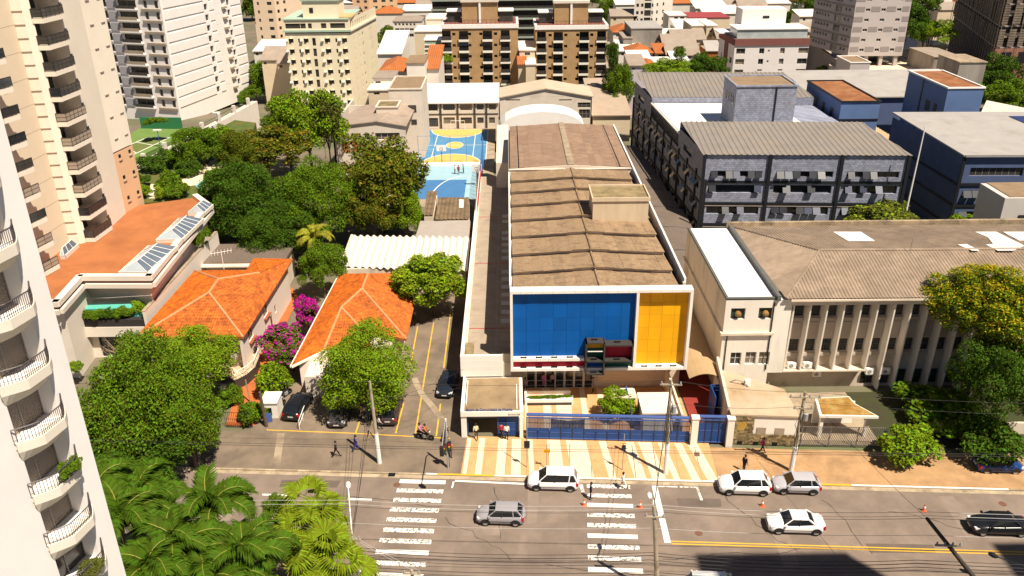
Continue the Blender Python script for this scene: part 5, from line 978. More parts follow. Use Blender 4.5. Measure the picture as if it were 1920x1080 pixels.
# ---- white school building by the court, classroom block, barrel roof
m_pale2 = mat('pale_render', (.66, .57, .47), .88, .08, .5, stain=(.5, .4, .3), st=(.55, .8), sscale=.4)
w1 = thing('white_workshop', 'white school building with a worn grey gable roof left of the blue court', 'building', (-25, 146, 0)); Y1 = 146
a, b, zt = fb(622, 760, 236, Y1)
hh = pholes(a, Y1, [(704, 750, 249, 262)]) ; h2_ = pholes(a, Y1, [(642, 655, 250, 263), (660, 677, 250, 263), (683, 694, 250, 263)])
g = G(); wall(g, (a, Y1), (1, 0), b-a, 0, zt, hh+h2_, .3); g.build('wall', m_pale2, w1); windows(w1, (a, Y1), (1, 0), hh, .3, [m_glass2], m_whitec, 3, 2); windows(w1, (a, Y1), (1, 0), h2_, .3, [m_glass2, m_glass3], m_whitec, 2, 2)
for h in h2_: G().box(a+h[0], a+h[1], Y1-.05, Y1-.005, max(.1, h[2]-2.2), h[2]-.1).build('brick_spandrel', mat('terracotta', (.5, .17, .07), .9, .2, 1), w1)
r0, r1 = P(668, 186, zt+1.2), P(760, 188, zt+1.2); m_gr = mat('worn_grey_roof', (.34, .26, .2), .92, .18, .5, stain=(.24, .18, .14), st=(.5, .75), sscale=.4)
G().slab([V((a-.3, Y1-.3, zt)), V(((a+b)/2+1.5, Y1-.3, zt+.9)), r1, V((a+3, r1.y, zt+.3))], .15).build('roof_plane', m_gr, w1); G().slab([V(((a+b)/2+1.5, Y1-.3, zt+.9)), V((b+.2, Y1-.3, zt)), V((b+.5, r1.y, zt)), r1], .15).build('roof_plane', m_gr, w1)
G().face([(a, Y1-.01, zt), (b, Y1-.01, zt), ((a+b)/2+1.5, Y1-.01, zt+.8)]).build('gable', m_pale2, w1); G().box(a, a+.3, Y1, 168, 0, zt).build('side_wall', m_pale2, w1); G().box(a+.3, b, Y1+16, Y1+16.3, 0, zt).build('rear_wall', m_pale2, w1)
c0_, c1_, z1 = fb(705, 745, 202, 152); t = pblock('roof_box', 'white box with a mossy top on the worn grey roof', 'tank', c0_, c1_, 152, 157, zt-1, z1, m_pale2, mtop); 
q0, q1, z2 = fb(728, 790, 168, 158); t = pblock('stair_block', 'tall white stair block between the workshop and the classrooms', 'tower', q0, q1, 158, 170, 0, z2, m_pale2, mbr)
for px0, px1, py0, py1 in ((766, 781, 197, 210), (772, 782, 224, 233)): h = pholes(0, 158, [(px0, px1, py0, py1)])[0]; G().box(h[0], h[1], 157.92, 157.99, h[2], h[3]).build('window', m_glass2, t)
w2 = thing('classroom_block', 'white two storey classroom block with a bright white roof facing the court', 'school block', (-10, 180, 0)); Y2 = 180.2; a, b, zt = fb(795, 934, 191, Y2)
rects = [(799, 821, 195, 208), (831, 853, 195, 207), (863, 885, 195, 207), (894, 907, 195, 206), (917, 930, 195, 206), (800, 822, 221, 238), (832, 853, 220, 232), (864, 885, 220, 232), (895, 907, 220, 231), (917, 928, 220, 231)]
hh = pholes(a, Y2, rects); g = G(); wall(g, (a, Y2), (1, 0), b-a, -.5, zt, hh, .25); g.build('wall', m_pale2, w2); G().box(a, b, Y2+10, Y2+10.2, 0, zt).build('rear_wall', m_pale2, w2); windows(w2, (a, Y2), (1, 0), hh, .25, [m_glass2, m_glass3], mat('brown_frame', (.14, .1, .07), .6, .1), 4, 2)
for px_ in (826, 858, 890, 912): x = PY(px_, 200, Y2).x; G().box(x-.16, x+.16, Y2-.3, Y2-.01, 0, zt).build('column', m_dark, w2)
x = a; G().box(a, b, Y2-.1, Y2-.01, 3.0, 3.2).build('band', m_dark, w2); G().slab([(a-.3, Y2-.5, zt), (b+.2, Y2-.5, zt), (b+.2, Y2+12, zt+1.6), (a-.3, Y2+12, zt+1.6)], .25).build('roof', m_whitec, w2)
br = thing('barrel_hall', 'hall with a bright white barrel vaulted roof behind the school hall', 'hall', (5.6, 140, 0)); g = G(); n_ = 12; xa, xb = -1.6, 13.6; zz = 7.6; hgt = 3.9
pr = [((xa+xb)/2-(xb-xa)/2*math.cos(math.pi*i/n_), zz+hgt*math.sin(math.pi*i/n_)**.75) for i in range(n_+1)]
for i in range(n_): g.face([(pr[i][0], 146, pr[i][1]), (pr[i+1][0], 146, pr[i+1][1]), (pr[i+1][0], 160, pr[i+1][1]), (pr[i][0], 160, pr[i][1])][::-1] if 0 else [(pr[i][0], 146, pr[i][1]), (pr[i+1][0], 146, pr[i+1][1]), (pr[i+1][0], 152, pr[i+1][1]), (pr[i][0], 152, pr[i][1])])
g.build('vault', m_whitec, br, True); G().face([(x, 146, z) for x, z in pr]).build('end_wall', m_whitec, br); G().face([(x, 152, z) for x, z in pr]).build('rear_gable', m_whitec, br); G().box(xa, xb, 146.01, 151.99, 0, zz).build('wall', m_pale2, br)
tg = thing('gable_hall', 'cream hall with a shallow tan gable roof in front of the brown flats', 'hall', (7, 166, 0)); YY = 166; a, b, z = fb(937, 1110, 181, YY); ra = PY(1020, 161, YY+6); hh = pholes(a, YY, [(1083, 1107, 192, 202), (1085, 1106, 205, 222), (948, 975, 186, 189), (1048, 1072, 186, 189)])
g = G(); wall(g, (a, YY), (1, 0), b-a, 0, z, hh, .25); g.box(b-.2, b, YY, YY+9, 0, z); g.build('wall', m_pale2, tg); windows(tg, (a, YY), (1, 0), hh, .25, [m_glass2], m_frame, 2, 1)
mt_ = mat('pale_tan_roof', (.50, .40, .29), .88, .12, .5); xm_ = (a+b)/2; G().slab([(a-.3, YY-.3, z), (xm_, YY-.3, z+1.7), (xm_, YY+9, z+1.7), (a-.3, YY+9, z)], .2).build('roof_plane', mt_, tg); G().slab([(b+.3, YY-.3, z), (xm_, YY-.3, z+1.7), (xm_, YY+9, z+1.7), (b+.3, YY+9, z)], .2).build('roof_plane', mt_, tg)
G().face([(a, YY-.01, z), (b, YY-.01, z), (xm_, YY-.01, z+1.55)]).build('gable', m_pale2, tg)
sw2 = thing('white_side_wall', 'tall white side wall beside the rear corner of the school hall', 'wall', (-2, 132, 0)); G().hexa([(-2.0, 125, 0), (-.1, 125, 0), (-.1, 143, 0), (-2.0, 143, 0), (-2.0, 125, 8.6), (-.1, 125, 8.6), (-.1, 143, 10), (-2.0, 143, 10)]).build('wall', m_pale2, sw2)
# ================================================================ the town behind
def py2(px, py, Y): q = PY(px, py, Y); return (q.x, q.y)
def atz(px, py, z): q = P(px, py, z); return (q.x, q.y)
# ---- cream flats with air conditioners
m_crm = mat('cream_flats', (.76, .66, .47), .85, .05, .3, stain=(.62, .5, .34), st=(.6, .85), sscale=.2, streak=.3); m_grn2 = mat('pale_green_trim', (.36, .46, .36), .8, .1)
YE = 228; zt = PY(590, 60, YE).z; K = py2(656, 60, YE); L = py2(534, 60, YE); Rp = atz(705, 33, zt); le = K[0]-L[0]; lr = math.hypot(Rp[0]-K[0], Rp[1]-K[1]); fh = 2.72
zb = zt-.9-8*fh; fr = lambda px: (PY(px, 110, YE).x-L[0])
cl = [(fr(545), 1.3), (fr(560)+.4, .5), (fr(573), 1.3), (fr(589), .9, .1, 2.0), (fr(612), 1.5), (fr(632), .5), (fr(644), 1.4)]
hl = grid(zb, 8, fh, .9, 1.05, cl); hr = grid(zb, 8, fh, .9, 1.0, [(lr*.12, .5), (lr*.3, .6), (lr*.42, 1.1), (lr*.68, .5), (lr*.76, .5)])
t, (lo, ul, ll), (ko, ur, l2) = kblock('cream_flats', 'cream eight storey flats with window air conditioners and green trim', 'apartment block', K, L, Rp, -9, zt, m_crm, hl, hr, mat('dark_brown_frame', (.1, .075, .055), .6, .1), [m_glass, m_glass2], 1, .3, roof=mat('tan_flat_roof', (.46, .34, .16), .9, .15), par=0)
ul = V((*ul, 0)); nl = V((ul.y, -ul.x, 0)); lo = V((*lo, 0))
G().ob(lo-ul*.4+nl*.4+V((0, 0, zt)), ul*(ll+.8), -nl*.8, V((0, 0, .5))).build('cornice', m_grn2, t)
urv = V((*ur, 0)); nr = V((urv.y, -urv.x, 0)); ko = V((*ko, 0)); G().ob(ko+nr*.4+V((0, 0, zt)), urv*l2, -nr*.8, V((0, 0, .5))).build('cornice', m_crm, t)
up_h = [(fr(540)+.3, fr(540)+4.2, zt+.9, zt+2.2), (fr(570), fr(570)+1.4, zt+.9, zt+2.2), (fr(584), fr(584)+1.0, zt+.9, zt+2.2), (fr(608), fr(608)+1.4, zt+.9, zt+2.2), (fr(625), fr(625)+3.9, zt+.9, zt+2.2)]
g = G(); wall(g, lo, ul, ll, zt+.5, zt+3.1, up_h, .3); ho = [(1+i*2.2, 1.9+i*2.2, zt+.9, zt+2.2) for i in range(8)]; wall(g, ko, urv, l2, zt+.5, zt+3.1, ho, .3); g.build('top_floor_wall', m_crm, t); windows(t, lo, ul, up_h, .3, [m_glass2], MATS['dark_brown_frame'], 2); windows(t, ko, urv, ho, .3, [m_glass2], MATS['dark_brown_frame'], 0)
G().ob(lo-ul*.3+nl*.3+V((0, 0, zt+3.1)), ul*(ll+.3), -nl*20, V((0, 0, .25))).build('roof_slab', m_grn2, t)
a = lo+ul*(ll*.28)-nl*2+V((0, 0, zt+3.35)); G().ob(a, ul*(ll*.55), -nl*9, V((0, 0, 4.2))).build('lift_house', m_crm, t); G().ob(a-ul*.4+nl*.4+V((0, 0, 4.2)), ul*(ll*.55+.8), -nl*9.8, V((0, 0, .4))).build('lift_house_roof', m_grn2, t); G().ob(a+ul*1.8+nl*.02+V((0, 0, 1.2)), ul*1.0, nl*.06, V((0, 0, 1.3))).build('window', m_glass, t)
G().ob(a+ul*(ll*.56)+nl*1.5, ul*(ll*.2), -nl*8, V((0, 0, .3))).build('tan_roof', MATS['tan_flat_roof'], t)
acm = G().box(-.35, .35, -.55, 0, 0, .4).mesh('window_unit', m_whitec); aw = G().box(-.35, .35, -.65, 0, 0, .06).mesh('awning', m_crm)
for h in hl:
    if abs(h[1]-h[0]-1.3) < .2 or abs(h[1]-h[0]-1.4) < .12: link('window_unit', acm, t, lo+ul*(h[0]-.5)+V((0, 0, h[2]+.4)), math.atan2(ul.y, ul.x))
    if h[1]-h[0] > 1.2: link('awning', aw, t, lo+ul*((h[0]+h[1])/2+.2)+V((0, 0, h[3]+.12)), math.atan2(ul.y, ul.x))
# ---- two brown flats
m_brn = mat('brown_brick_tile', (.42, .26, .12), .85, .14, .5, brick=(.4, .12, (.36, .22, .11), .12))
def brown(label, px0, px1, pt, Y, left_col, cols_b, cols_w, cols_end, side=None):
    zt = PY((px0+px1)/2, pt, Y).z; a, b = PY(px0, pt+10, Y).x, PY(px1, pt+10, Y).x; fh = 2.72; zb = zt-8*fh-.2; X = lambda p: PY(p, 120, Y).x-a
    hol = []
    for k in range(8):
        z = zb+k*fh
        for p in cols_b: hol.append((X(p)-1.15, X(p)+1.15, z+.2, z+2.3))
        for p in cols_end: hol.append((X(p)-1.1, X(p)+1.1, z+.2, z+2.4))
        for p in cols_w: hol.append((X(p)-.4, X(p)+.4, z+1.2, z+1.9))
    t = thing('brown_flats', label, 'apartment block', ((a+b)/2, Y, -7), 'brown tiled flats')
    g = G(); wall(g, (a, Y), (1, 0), b-a, -8, zt, hol, .8); wall(g, (a, Y+13), (0, -1), 13, -8, zt, []); wall(g, (b, Y), (0, 1), 13, -8, zt, []); wall(g, (b, Y+13), (-1, 0), b-a, -8, zt, []); g.build('wall', m_brn, t); windows(t, (a, Y), (1, 0), hol, .8, [m_glass, m_glass, m_glass2], m_black, 1)
    for k in range(8):
        z = zb+k*fh
        for p in cols_b: x = a+X(p); G().box(x-1.25, x+1.25, Y-.55, Y-.01, z-.25, z+.3).build('balcony', m_white, t); G().box(x-1.2, x+1.2, Y-.5, Y-.42, z+.3, z+1.1).build('railing', m_black, t)
        for p in cols_end: x = a+X(p); G().box(x-1.3, x+1.3, Y-.4, Y-.01, z-.3, z+.15).build('balcony', m_white, t); G().box(x-1.2, x+1.2, Y-.38, Y-.34, z+.15, z+1.1).build('railing', m_glass2, t)
    G().box(a-.2, b+.2, Y-.25, Y+13.2, zt, zt+1.0).build('parapet', m_whitec, t); G().box(a+.4, b-.4, Y+.3, Y+12.6, zt+1.0, zt+1.05).build('roof_terrace', mat('red_deck', (.2, .07, .05), .9, .1), t)
    c = (a+b)/2; w = (b-a)*.235
    G().box(c-w, c+w, Y+2, Y+9, zt+1.05, zt+6).build('penthouse', m_brn, t); G().box(c-.25, c+.25, Y+1.6, Y+1.99, zt+1, zt+6.1).build('pillar', m_whitec, t); G().box(c-w-.3, c+w+.3, Y+1.5, Y+9.5, zt+6, zt+6.6).build('penthouse_roof', m_pale2, t)
    for s_ in (-1, 1): G().box(c+s_*(w+2.1)-1.9, c+s_*(w+2.1)+1.9, Y+3, Y+8, zt+3.6, zt+3.9).build('pergola_roof', m_whitec, t); G().box(c+s_*(w+2.1)-1.7, c+s_*(w+2.1)+1.7, Y+3.5, Y+8, zt+1.05, zt+3.6).build('pergola_glass', m_glass2, t)
    r = G(); 
    for i in range(18): x = a+(b-a)*i/17; r.tube([(x, Y-.1, zt+1), (x, Y-.1, zt+2)], .03, 3)
    r.tube([(a, Y-.1, zt+2), (b, Y-.1, zt+2)], .04, 4); r.build('roof_railing', m_black, t)
    return t, a, b, zt
brown('brown tiled flats on the left, a green shrub on one balcony', 829, 971, 53, 216, 0, [871, 915], [853, 882, 903, 930], [839, 948])
brown('brown tiled flats on the right, dark stair column in the middle', 1004, 1139, 55, 216, 0, [1046, 1094], [1031, 1060, 1082, 1108], [1015, 1126])
# ---- banded green grey building behind
YG = 300; zt = 30; m_bnd = mat('grey_green_band', (.30, .33, .27), .8, .08, .4)
a, b = PY(812, 40, YG).x, PY(1062, 40, YG).x; t = thing('banded_building', 'wide dark building with pale green floor bands behind the brown flats', 'office building', ((a+b)/2, YG, -12)); G().box(a, b, YG+1, YG+14, -14, 26).build('wall', m_glass2, t)
for k in range(12): z = -11.5+k*3.1; G().box(a-.5, b+.5, YG-.3, YG+1.2, z, z+.6).build('floor_band', m_bnd, t); G().box(a, b, YG-.1, YG-.05, z+.6, z+1.4).build('railing', m_glass2, t)
for i in range(24): x = a+(b-a)*i/23; G().box(x-.12, x+.12, YG+.6, YG+.95, -14, 26).build('mullion', m_dark, t)
# ---- peach tower, distant towers
K = py2(521, 60, 300); L = py2(482, 60, 300); Rp = (K[0]+7, 312); ll = K[0]-L[0]
kblock('peach_tower', 'slim peach and cream tower between the white tower and cream flats', 'apartment tower', K, L, Rp, -14, 34, mat('pale_peach', (.70, .53, .37), .85, .05), grid(-13, 17, 2.75, .9, 1.1, [(1.2, .7), (ll-2.6, 1.6)]), grid(-13, 17, 2.75, .9, 1.1, [(1, 1.2), (4.2, 1.2)]), None, [m_glass, m_glass2], 0)
K = py2(692, 8, 420); L = py2(661, 8, 420); Rp = (K[0]+13, 424); kblock('far_cream_tower', 'far cream tower at the top edge above the cream flats roof', 'apartment tower', K, L, Rp, -16, 60, m_peach, grid(-15, 25, 2.8, .9, 1.2, [(2, 1.5), (5.5, 1.5)]), grid(-15, 25, 2.8, .9, 1.2, [(2, 2), (6, 2), (10, 1.5)]), None, [m_glass2], 0)
def house(label, px0, px1, pyt, Y, dep, mw, roof, mr, wins=(), z0=None, cat='house', group=None, nm='town_house'):
    a, b, z = fb(px0, px1, pyt, Y); z0 = gz(Y)-1 if z0 is None else z0; t = thing(nm, label, cat, ((a+b)/2, Y, z0), group)
    hl = pholes(a, Y, wins); g = G(); wall(g, (a, Y), (1, 0), b-a, z0, z, hl, .25); wall(g, (a, Y+dep), (0, -1), dep, z0, z, []); wall(g, (b, Y), (0, 1), dep, z0, z, []); g.build('wall', mw, t); windows(t, (a, Y), (1, 0), hl, .25)
    if roof == 'flat': G().box(a-.2, b+.2, Y-.2, Y+dep, z, z+.3).build('roof', mr, t)
    elif roof == 'shed': G().slab([(a-.3, Y-.4, z), (b+.3, Y-.4, z), (b+.3, Y+dep, z+dep*.14), (a-.3, Y+dep, z+dep*.14)], .2).build('roof', mr, t)
    elif roof == 'hip':
        c, d = (a+b)/2, min((b-a)/2, dep/2); h = d*.5; p = [V((a-.4, Y-.4, z)), V((b+.4, Y-.4, z)), V((b+.4, Y+dep+.4, z)), V((a-.4, Y+dep+.4, z))]; r0, r1 = (V((a+d, Y+dep/2, z+h)), V((b-d, Y+dep/2, z+h))) if (b-a) > dep else (V((c, Y+d, z+h)), V((c, Y+dep-d, z+h)))
        if (b-a) > dep: fs = [[p[0], p[1], r1, r0], [p[2], p[3], r0, r1], [p[0], r0, p[3]], [p[1], p[2], r1]]
        else: fs = [[p[0], p[1], r0], [p[1], p[2], r1, r0], [p[2], p[3], r1], [p[3], p[0], r0, r1]]
        for f in fs: G().slab(f, .12).build('roof_plane', mr, t)
    elif roof == 'gable':
        ym = Y+dep/2; h = dep*.22; G().slab([(a-.3, Y-.4, z), (b+.3, Y-.4, z), (b+.3, ym, z+h), (a-.3, ym, z+h)], .15).build('roof_plane', mr, t); G().slab([(a-.3, Y+dep+.3, z), (b+.3, Y+dep+.3, z), (b+.3, ym, z+h), (a-.3, ym, z+h)], .15).build('roof_plane', mr, t)
    return t
m_ftile = mat('far_orange_tile', (.40, .125, .035), .88, .18, .6, wave=(0, .5, .04)); m_fgrey = mat('far_grey_roof', (.30, .24, .19), .9, .15, .4); m_fw = mat('far_white', (.72, .65, .56), .88, .08, .3); m_fc = mat('far_cream', (.64, .52, .36), .88, .08, .3); m_fg = mat('far_grey_wall', (.33, .29, .25), .92, .15, .4, streak=.3, stain=(.2, .17, .14), sscale=.3)
house('white flats with a row of square windows behind the cream flats', 737, 790, 41, 292, 14, m_fw, 'flat', m_fgrey, [(740+i*7, 744+i*7, 44, 48) for i in range(6)]+[(741+i*9, 749+i*9, 53, 57) for i in range(4)]+[(741+i*9, 749+i*9, 63, 69) for i in range(4)], cat='apartment block', nm='town_flats')
house('cream stepped house with terrace left of the brown flats', 777, 830, 60, 250, 12, m_fc, 'flat', m_fw, [(797, 812, 68, 78)]); house('tall pale block beside the left brown flats', 800, 832, 36, 262, 12, mat('far_beige', (.66, .54, .42), .88, .06), 'flat', m_fw)
gh_ = house('glazed green conservatory wing beside the left brown flats', 796, 829, 76, 226, 8, mat('green_glass', (.28, .36, .28), .2, .2, spec=.5), 'flat', m_whitec, cat='house', nm='glazed_wing'); 
for k in range(4): q = PY(796, 84+k*8, 225.9); q2 = PY(829, 84+k*8, 225.9); G().box(q.x, q2.x, 225.7, 225.95, q.z-.12, q.z+.12).build('transom', m_whitec, gh_)
house('white wall shed with a long pale roof below the cream flats', 708, 752, 100, 215, 20, m_fw, 'shed', m_fw); house('orange tiled house with a dormer behind the white stair block', 712, 762, 133, 196, 14, m_fw, 'hip', m_ftile); house('white box house with a grey top beside the orange dormer house', 762, 795, 120, 190, 10, m_fw, 'flat', mbr); house('long white house with an orange roof strip beside the brown flats', 797, 822, 128, 196, 18, m_fw, 'shed', m_ftile)
house('small white house with a flat grey roof over the workshop', 700, 738, 148, 182, 8, m_fw, 'flat', m_fgrey, [(704, 714, 152, 158)]); house('yellowish white shed with open front over the workshop', 690, 740, 170, 176, 7, m_fc, 'flat', m_fw, [(701, 712, 173, 178)])
house('stepped cream house between the two brown flats', 974, 1003, 95, 214, 14, m_fc, 'flat', m_fw, [(984, 994, 98, 104)]); house('orange roofed lean to between the two brown flats', 972, 986, 120, 208, 8, m_fc, 'shed', m_ftile); house('cream terrace house low between the brown flats', 986, 1004, 122, 206, 10, m_fc, 'flat', m_fw)
house('grey concrete blind walled block beyond the houses', 1184, 1242, 54, 262, 16, m_fg, 'flat', m_pale, cat='building', nm='concrete_block'); house('lower grey wing of the concrete block', 1169, 1186, 72, 261, 12, m_fg, 'flat', m_fgrey, cat='building', nm='concrete_wing'); house('small white house with an orange roof left of the concrete block', 1167, 1184, 62, 275, 9, m_fw, 'hip', m_ftile)
house('white house with a bright orange hipped roof, biggest of the group', 1179, 1224, 99, 238, 10, m_fw, 'hip', m_ftile); house('cream house with a small orange roof and terrace', 1230, 1252, 99, 237, 9, m_fc, 'shed', m_ftile, [(1234, 1249, 102, 106)]); house('house with a tan gable and terracotta wall', 1250, 1270, 102, 235, 8, m_ftile, 'gable', m_fgrey)
house('wide low house with a mottled grey roof', 1244, 1306, 86, 252, 12, m_fc, 'gable', m_fgrey); house('white gabled cottage with grey roof and small window', 1286, 1312, 103, 238, 8, m_fw, 'gable', m_fgrey, [(1289, 1297, 104, 109)]); house('lilac walled house with a tan sloping roof', 1180, 1210, 122, 215, 9, mat('lilac_wall', (.5, .44, .48), .9, .06), 'shed', m_fgrey, [(1185, 1190, 127, 131)]); house('little house with an orange roof behind the lilac wall', 1208, 1228, 122, 219, 8, m_fw, 'hip', m_ftile)
house('bright white flat roof in the middle of the houses', 1220, 1262, 117, 226, 7, m_fw, 'flat', m_whitec, cat='shed', nm='white_roof'); house('white shed roof left in the cluster of houses', 1180, 1220, 111, 229, 8, m_fw, 'shed', m_whitec, cat='shed', nm='white_roof'); house('white lean to right in the cluster of houses', 1262, 1290, 113, 228, 8, m_fw, 'shed', m_whitec, cat='shed', nm='white_roof')
house('cream walk up flats with dark windows in the town', 1297, 1334, 49, 280, 14, m_fc, 'flat', m_fw, [(x, x+w_, y, y+4) for y in (56, 65, 75) for x, w_ in ((1299, 6), (1311, 5))], cat='apartment block', nm='town_flats'); house('cream flats wing beside the walk up flats', 1325, 1345, 49, 278, 12, m_fc, 'flat', m_fw, [(x, x+5, y, y+3) for y in (57, 66) for x in (1330,)], cat='apartment block', nm='town_flats'); house('long beige block with a dark red roof edge', 1293, 1368, 34, 330, 16, m_fc, 'flat', mat('dark_red_edge', (.28, .05, .05), .8, .1), cat='building', nm='beige_block')
house('white house with dark window openings beyond the palms', 1254, 1286, 30, 330, 12, m_fw, 'flat', m_fw, [(1264, 1271, 32, 37), (1275, 1283, 32, 37), (1264, 1271, 40, 45), (1275, 1283, 40, 45)], cat='building', nm='white_office'); house('gable roofed workshop with an orange wall by the dark trees', 1325, 1350, 95, 250, 10, m_ftile, 'gable', m_pale)
house('low brown roofed sheds beside the right brown flats', 1140, 1158, 128, 212, 22, m_fc, 'shed', m_fgrey, cat='shed', nm='town_shed'); house('grey roofed shed in the alley behind the hall', 1112, 1182, 215, 168, 22, m_fc, 'shed', mat('tan_shed_roof', (.38, .29, .21), .9, .12), cat='shed', nm='town_shed', z0=0); house('tan walled yard building behind the alley', 1136, 1180, 186, 196, 6, mat('rust_wall', (.30, .16, .09), .9, .15), 'flat', m_fgrey, cat='building', nm='yard_building')
K = py2(1224, 20, 345); L = py2(1189, 20, 345); Rp = (K[0]+9, 352); kblock('far_grey_tower', 'far pale tower with a dark glazed stair strip', 'apartment tower', K, L, Rp, -16, 55, m_fw, grid(-15, 22, 2.8, .9, 1.3, [(.8, 1), (2.6, 1), (4.0, 2.6, .3, 2.2), (6.8, .8)]), grid(-15, 22, 2.8, .9, 1.3, [(2, .9), (5.5, .9)]), None, [m_glass, m_glass2], 0)
# ---- white flats with brown top
m_wfl = mat('white_flats', (.72, .66, .62), .85, .06, .3); m_rdb = mat('red_brown_band', (.20, .075, .06), .85, .12, .4)
YH = 222; K = py2(1378, 84, YH); zt = PY(1378, 73, YH).z; Rp = py2(1517, 84, YH); L = atz(1350, 58, zt); L = (L[0], L[1]); X = lambda p: PY(p, 110, YH).x-K[0]; lr = Rp[0]-K[0]; fh = 2.7
hr = grid(zt-1.9-6*fh, 6, fh, .8, 1.4, [(X(1377)+.3, 2.3), (X(1422), 1.3), (X(1438), .5, 1.3, .5), (X(1461), 1.2), (X(1495), 2.6)]); ll = math.hypot(K[0]-L[0], K[1]-L[1]); hl = grid(zt-1.9-6*fh, 5, fh, .8, 1.5, [(ll*.75, 2.0), (ll*.2, 1.0)])
t, (lo, ul, l_), (ko, ur, r_) = kblock('white_brown_flats', 'white flats with a dark red brown band and glazed rooftop', 'apartment block', K, L, Rp, -10, zt, m_wfl, hl, hr, m_grey, [m_glass, m_glass2, m_glass3], 1, .4, par=0)
z_ = zt; G().box(K[0]-.1, Rp[0]+.1, YH-.25, YH-.02, zt-1.7, zt).build('brown_band', m_rdb, t); lo = V((*lo, 0)); u_ = V((*ul, 0)); n_ = V((u_.y, -u_.x, 0)); G().ob(lo+n_*.02+V((0, 0, zt-1.7)), u_*l_, n_*.2, V((0, 0, 1.7))).build('brown_band', m_rdb, t); G().ob(lo+u_*(l_*.4)+n_*.03+V((0, 0, zt-11)), u_*(l_*.22), n_*.15, V((0, 0, 11))).build('brown_strip', m_rdb, t)
G().box(K[0]+.5, Rp[0]-.6, YH+.6, YH+8, zt, zt+2.2).build('roof_glazing', mat('pale_glass', (.42, .45, .44), .2, .2, spec=.5), t); G().box(K[0]+.2, Rp[0]-.3, YH+.3, YH+9, zt+2.2, zt+2.45).build('glass_roof', m_whitec, t)
a, b, z2 = fb(1393, 1476, 17, YH+8); G().box(a, b, YH+8, YH+15, zt, z2).build('lift_house', m_wfl, t); G().box(a+5.5, a+7.2, YH+7.9, YH+8, zt+4, zt+4.6).build('window', m_glass, t); G().box(PY(1350, 48, YH+9).x, a, YH+9, YH+16, zt, zt+.3).build('roof_terrace', m_whitec, t)
# ---- grey striped tower on stilts
m_gst = mat('grey_tower', (.46, .41, .39), .85, .05, .3); m_gst2 = mat('grey_tower_dark', (.27, .235, .22), .85, .05, .3)
YI = 255; zb = PY(1640, 105, YI).z; K = py2(1590, 100, YI); Rp = py2(1691, 104, YI); L = atz(1517, 78, zb+1); fh = 2.85; n = 17; lr = Rp[0]-K[0]; ll = math.hypot(K[0]-L[0], K[1]-L[1])
hr = grid(zb, n, fh, 1.4, .8, [(lr*.2, 1.3), (lr*.48, 1.3), (lr*.76, 1.3)]); hl = grid(zb, n, fh, 1.2, .9, [(ll*.08+i*ll*.075, ll*.055) for i in range(5)]+[(ll*.55, ll*.16, .4, 1.9)]+[(ll*.78, ll*.05), (ll*.86, ll*.05)])
t, (lo, ul, l_), (ko, ur, r_) = kblock('grey_striped_tower', 'grey tower with paler and darker stripes standing on columns', 'apartment tower', K, L, Rp, zb, zb+n*fh, m_gst, hl, hr, m_whitec, [m_glass, m_glass2], 1, .3)
for k in range(n):
    z = zb+k*fh; cuts = [(0, lr*.19), (lr*.8, lr)] if k % 2 else [(0, lr)]
    for a, b in ([(.02, .18), (.3, .46), (.58, .74), (.86, .98)] if k % 2 == 0 else [(.0, .17), (.88, 1.0)]): G().ob(V((*K, z+1.3))+V((lr*a, -.06, 0)), V((lr*(b-a), 0, 0)), V((0, .055, 0)), V((0, 0, 1.4))).build('dark_stripe', m_gst2, t)
    u_ = V((*ul, 0)); n_ = V((u_.y, -u_.x, 0)); G().ob(V((*lo, z+2.3))+n_*.01, u_*l_, n_*.05, V((0, 0, .6))).build('dark_stripe', m_gst2, t)
for i in range(4): x = K[0]+1+i*(lr-3)/3; G().box(x, x+1.0, YI+.4, YI+1.4, -12, zb).build('column', m_gst, t)
G().box(K[0]+1, K[0]+lr-2, YI+8, YI+9, -12, zb).build('lobby', m_glass2, t)
pdm = thing('tower_podium', 'pale podium deck and grey striped side wall below the grey tower', 'podium', (K[0], YI, -11)); zp = zb-3.0; q = [atz(x, y, zp) for x, y in ((1555, 122), (1628, 145), (1790, 148), (1690, 107), (1560, 92))]
G().prism(q, -14, zp, 0, 1).build('deck', [m_gst, m_cream], pdm); a0 = atz(1519, 78, zp+2); a1 = atz(1578, 118, zp+2); G().prism([a0, a1, (a1[0]+1, a1[1]+1), (a0[0]+1, a0[1]+1)], -14, zp+2).build('side_wall', m_gst2, pdm)
t, a, b, z = pfront('podium_hut', 'pale grey hut with a brown roof on the tower podium', 'hut', 1595, 1632, 118, 226, 10, -8, m_gst, mbr, m_whitec); w_ = thing('podium_wall', 'long grey retaining wall right of the tower podium', 'wall', tuple(P(1740, 130, -6))); p, q = P(1688, 106, -2), P(1800, 146, -2); G().ob((p.x, p.y, -14), V((q.x-p.x, q.y-p.y, 0)), V((1, .3, 0)), V((0, 0, 12))).build('wall', m_fg, w_)
house('white roofed carport beside the grey tower columns', 1690, 1746, 92, 285, 14, m_fw, 'shed', m_fw, cat='shed', nm='carport'); house('pale concrete yard wall building left of the netted tower', 1742, 1776, 85, 275, 8, m_fc, 'flat', m_fw, cat='building', nm='yard_building'); house('weathered grey concrete wall block below the netted tower', 1800, 1850, 118, 225, 12, m_fg, 'flat', m_conc, cat='building', nm='concrete_block'); house('dark grey shed left of the weathered concrete block', 1752, 1802, 108, 240, 16, m_fg, 'flat', m_fgrey, cat='building', nm='concrete_block')
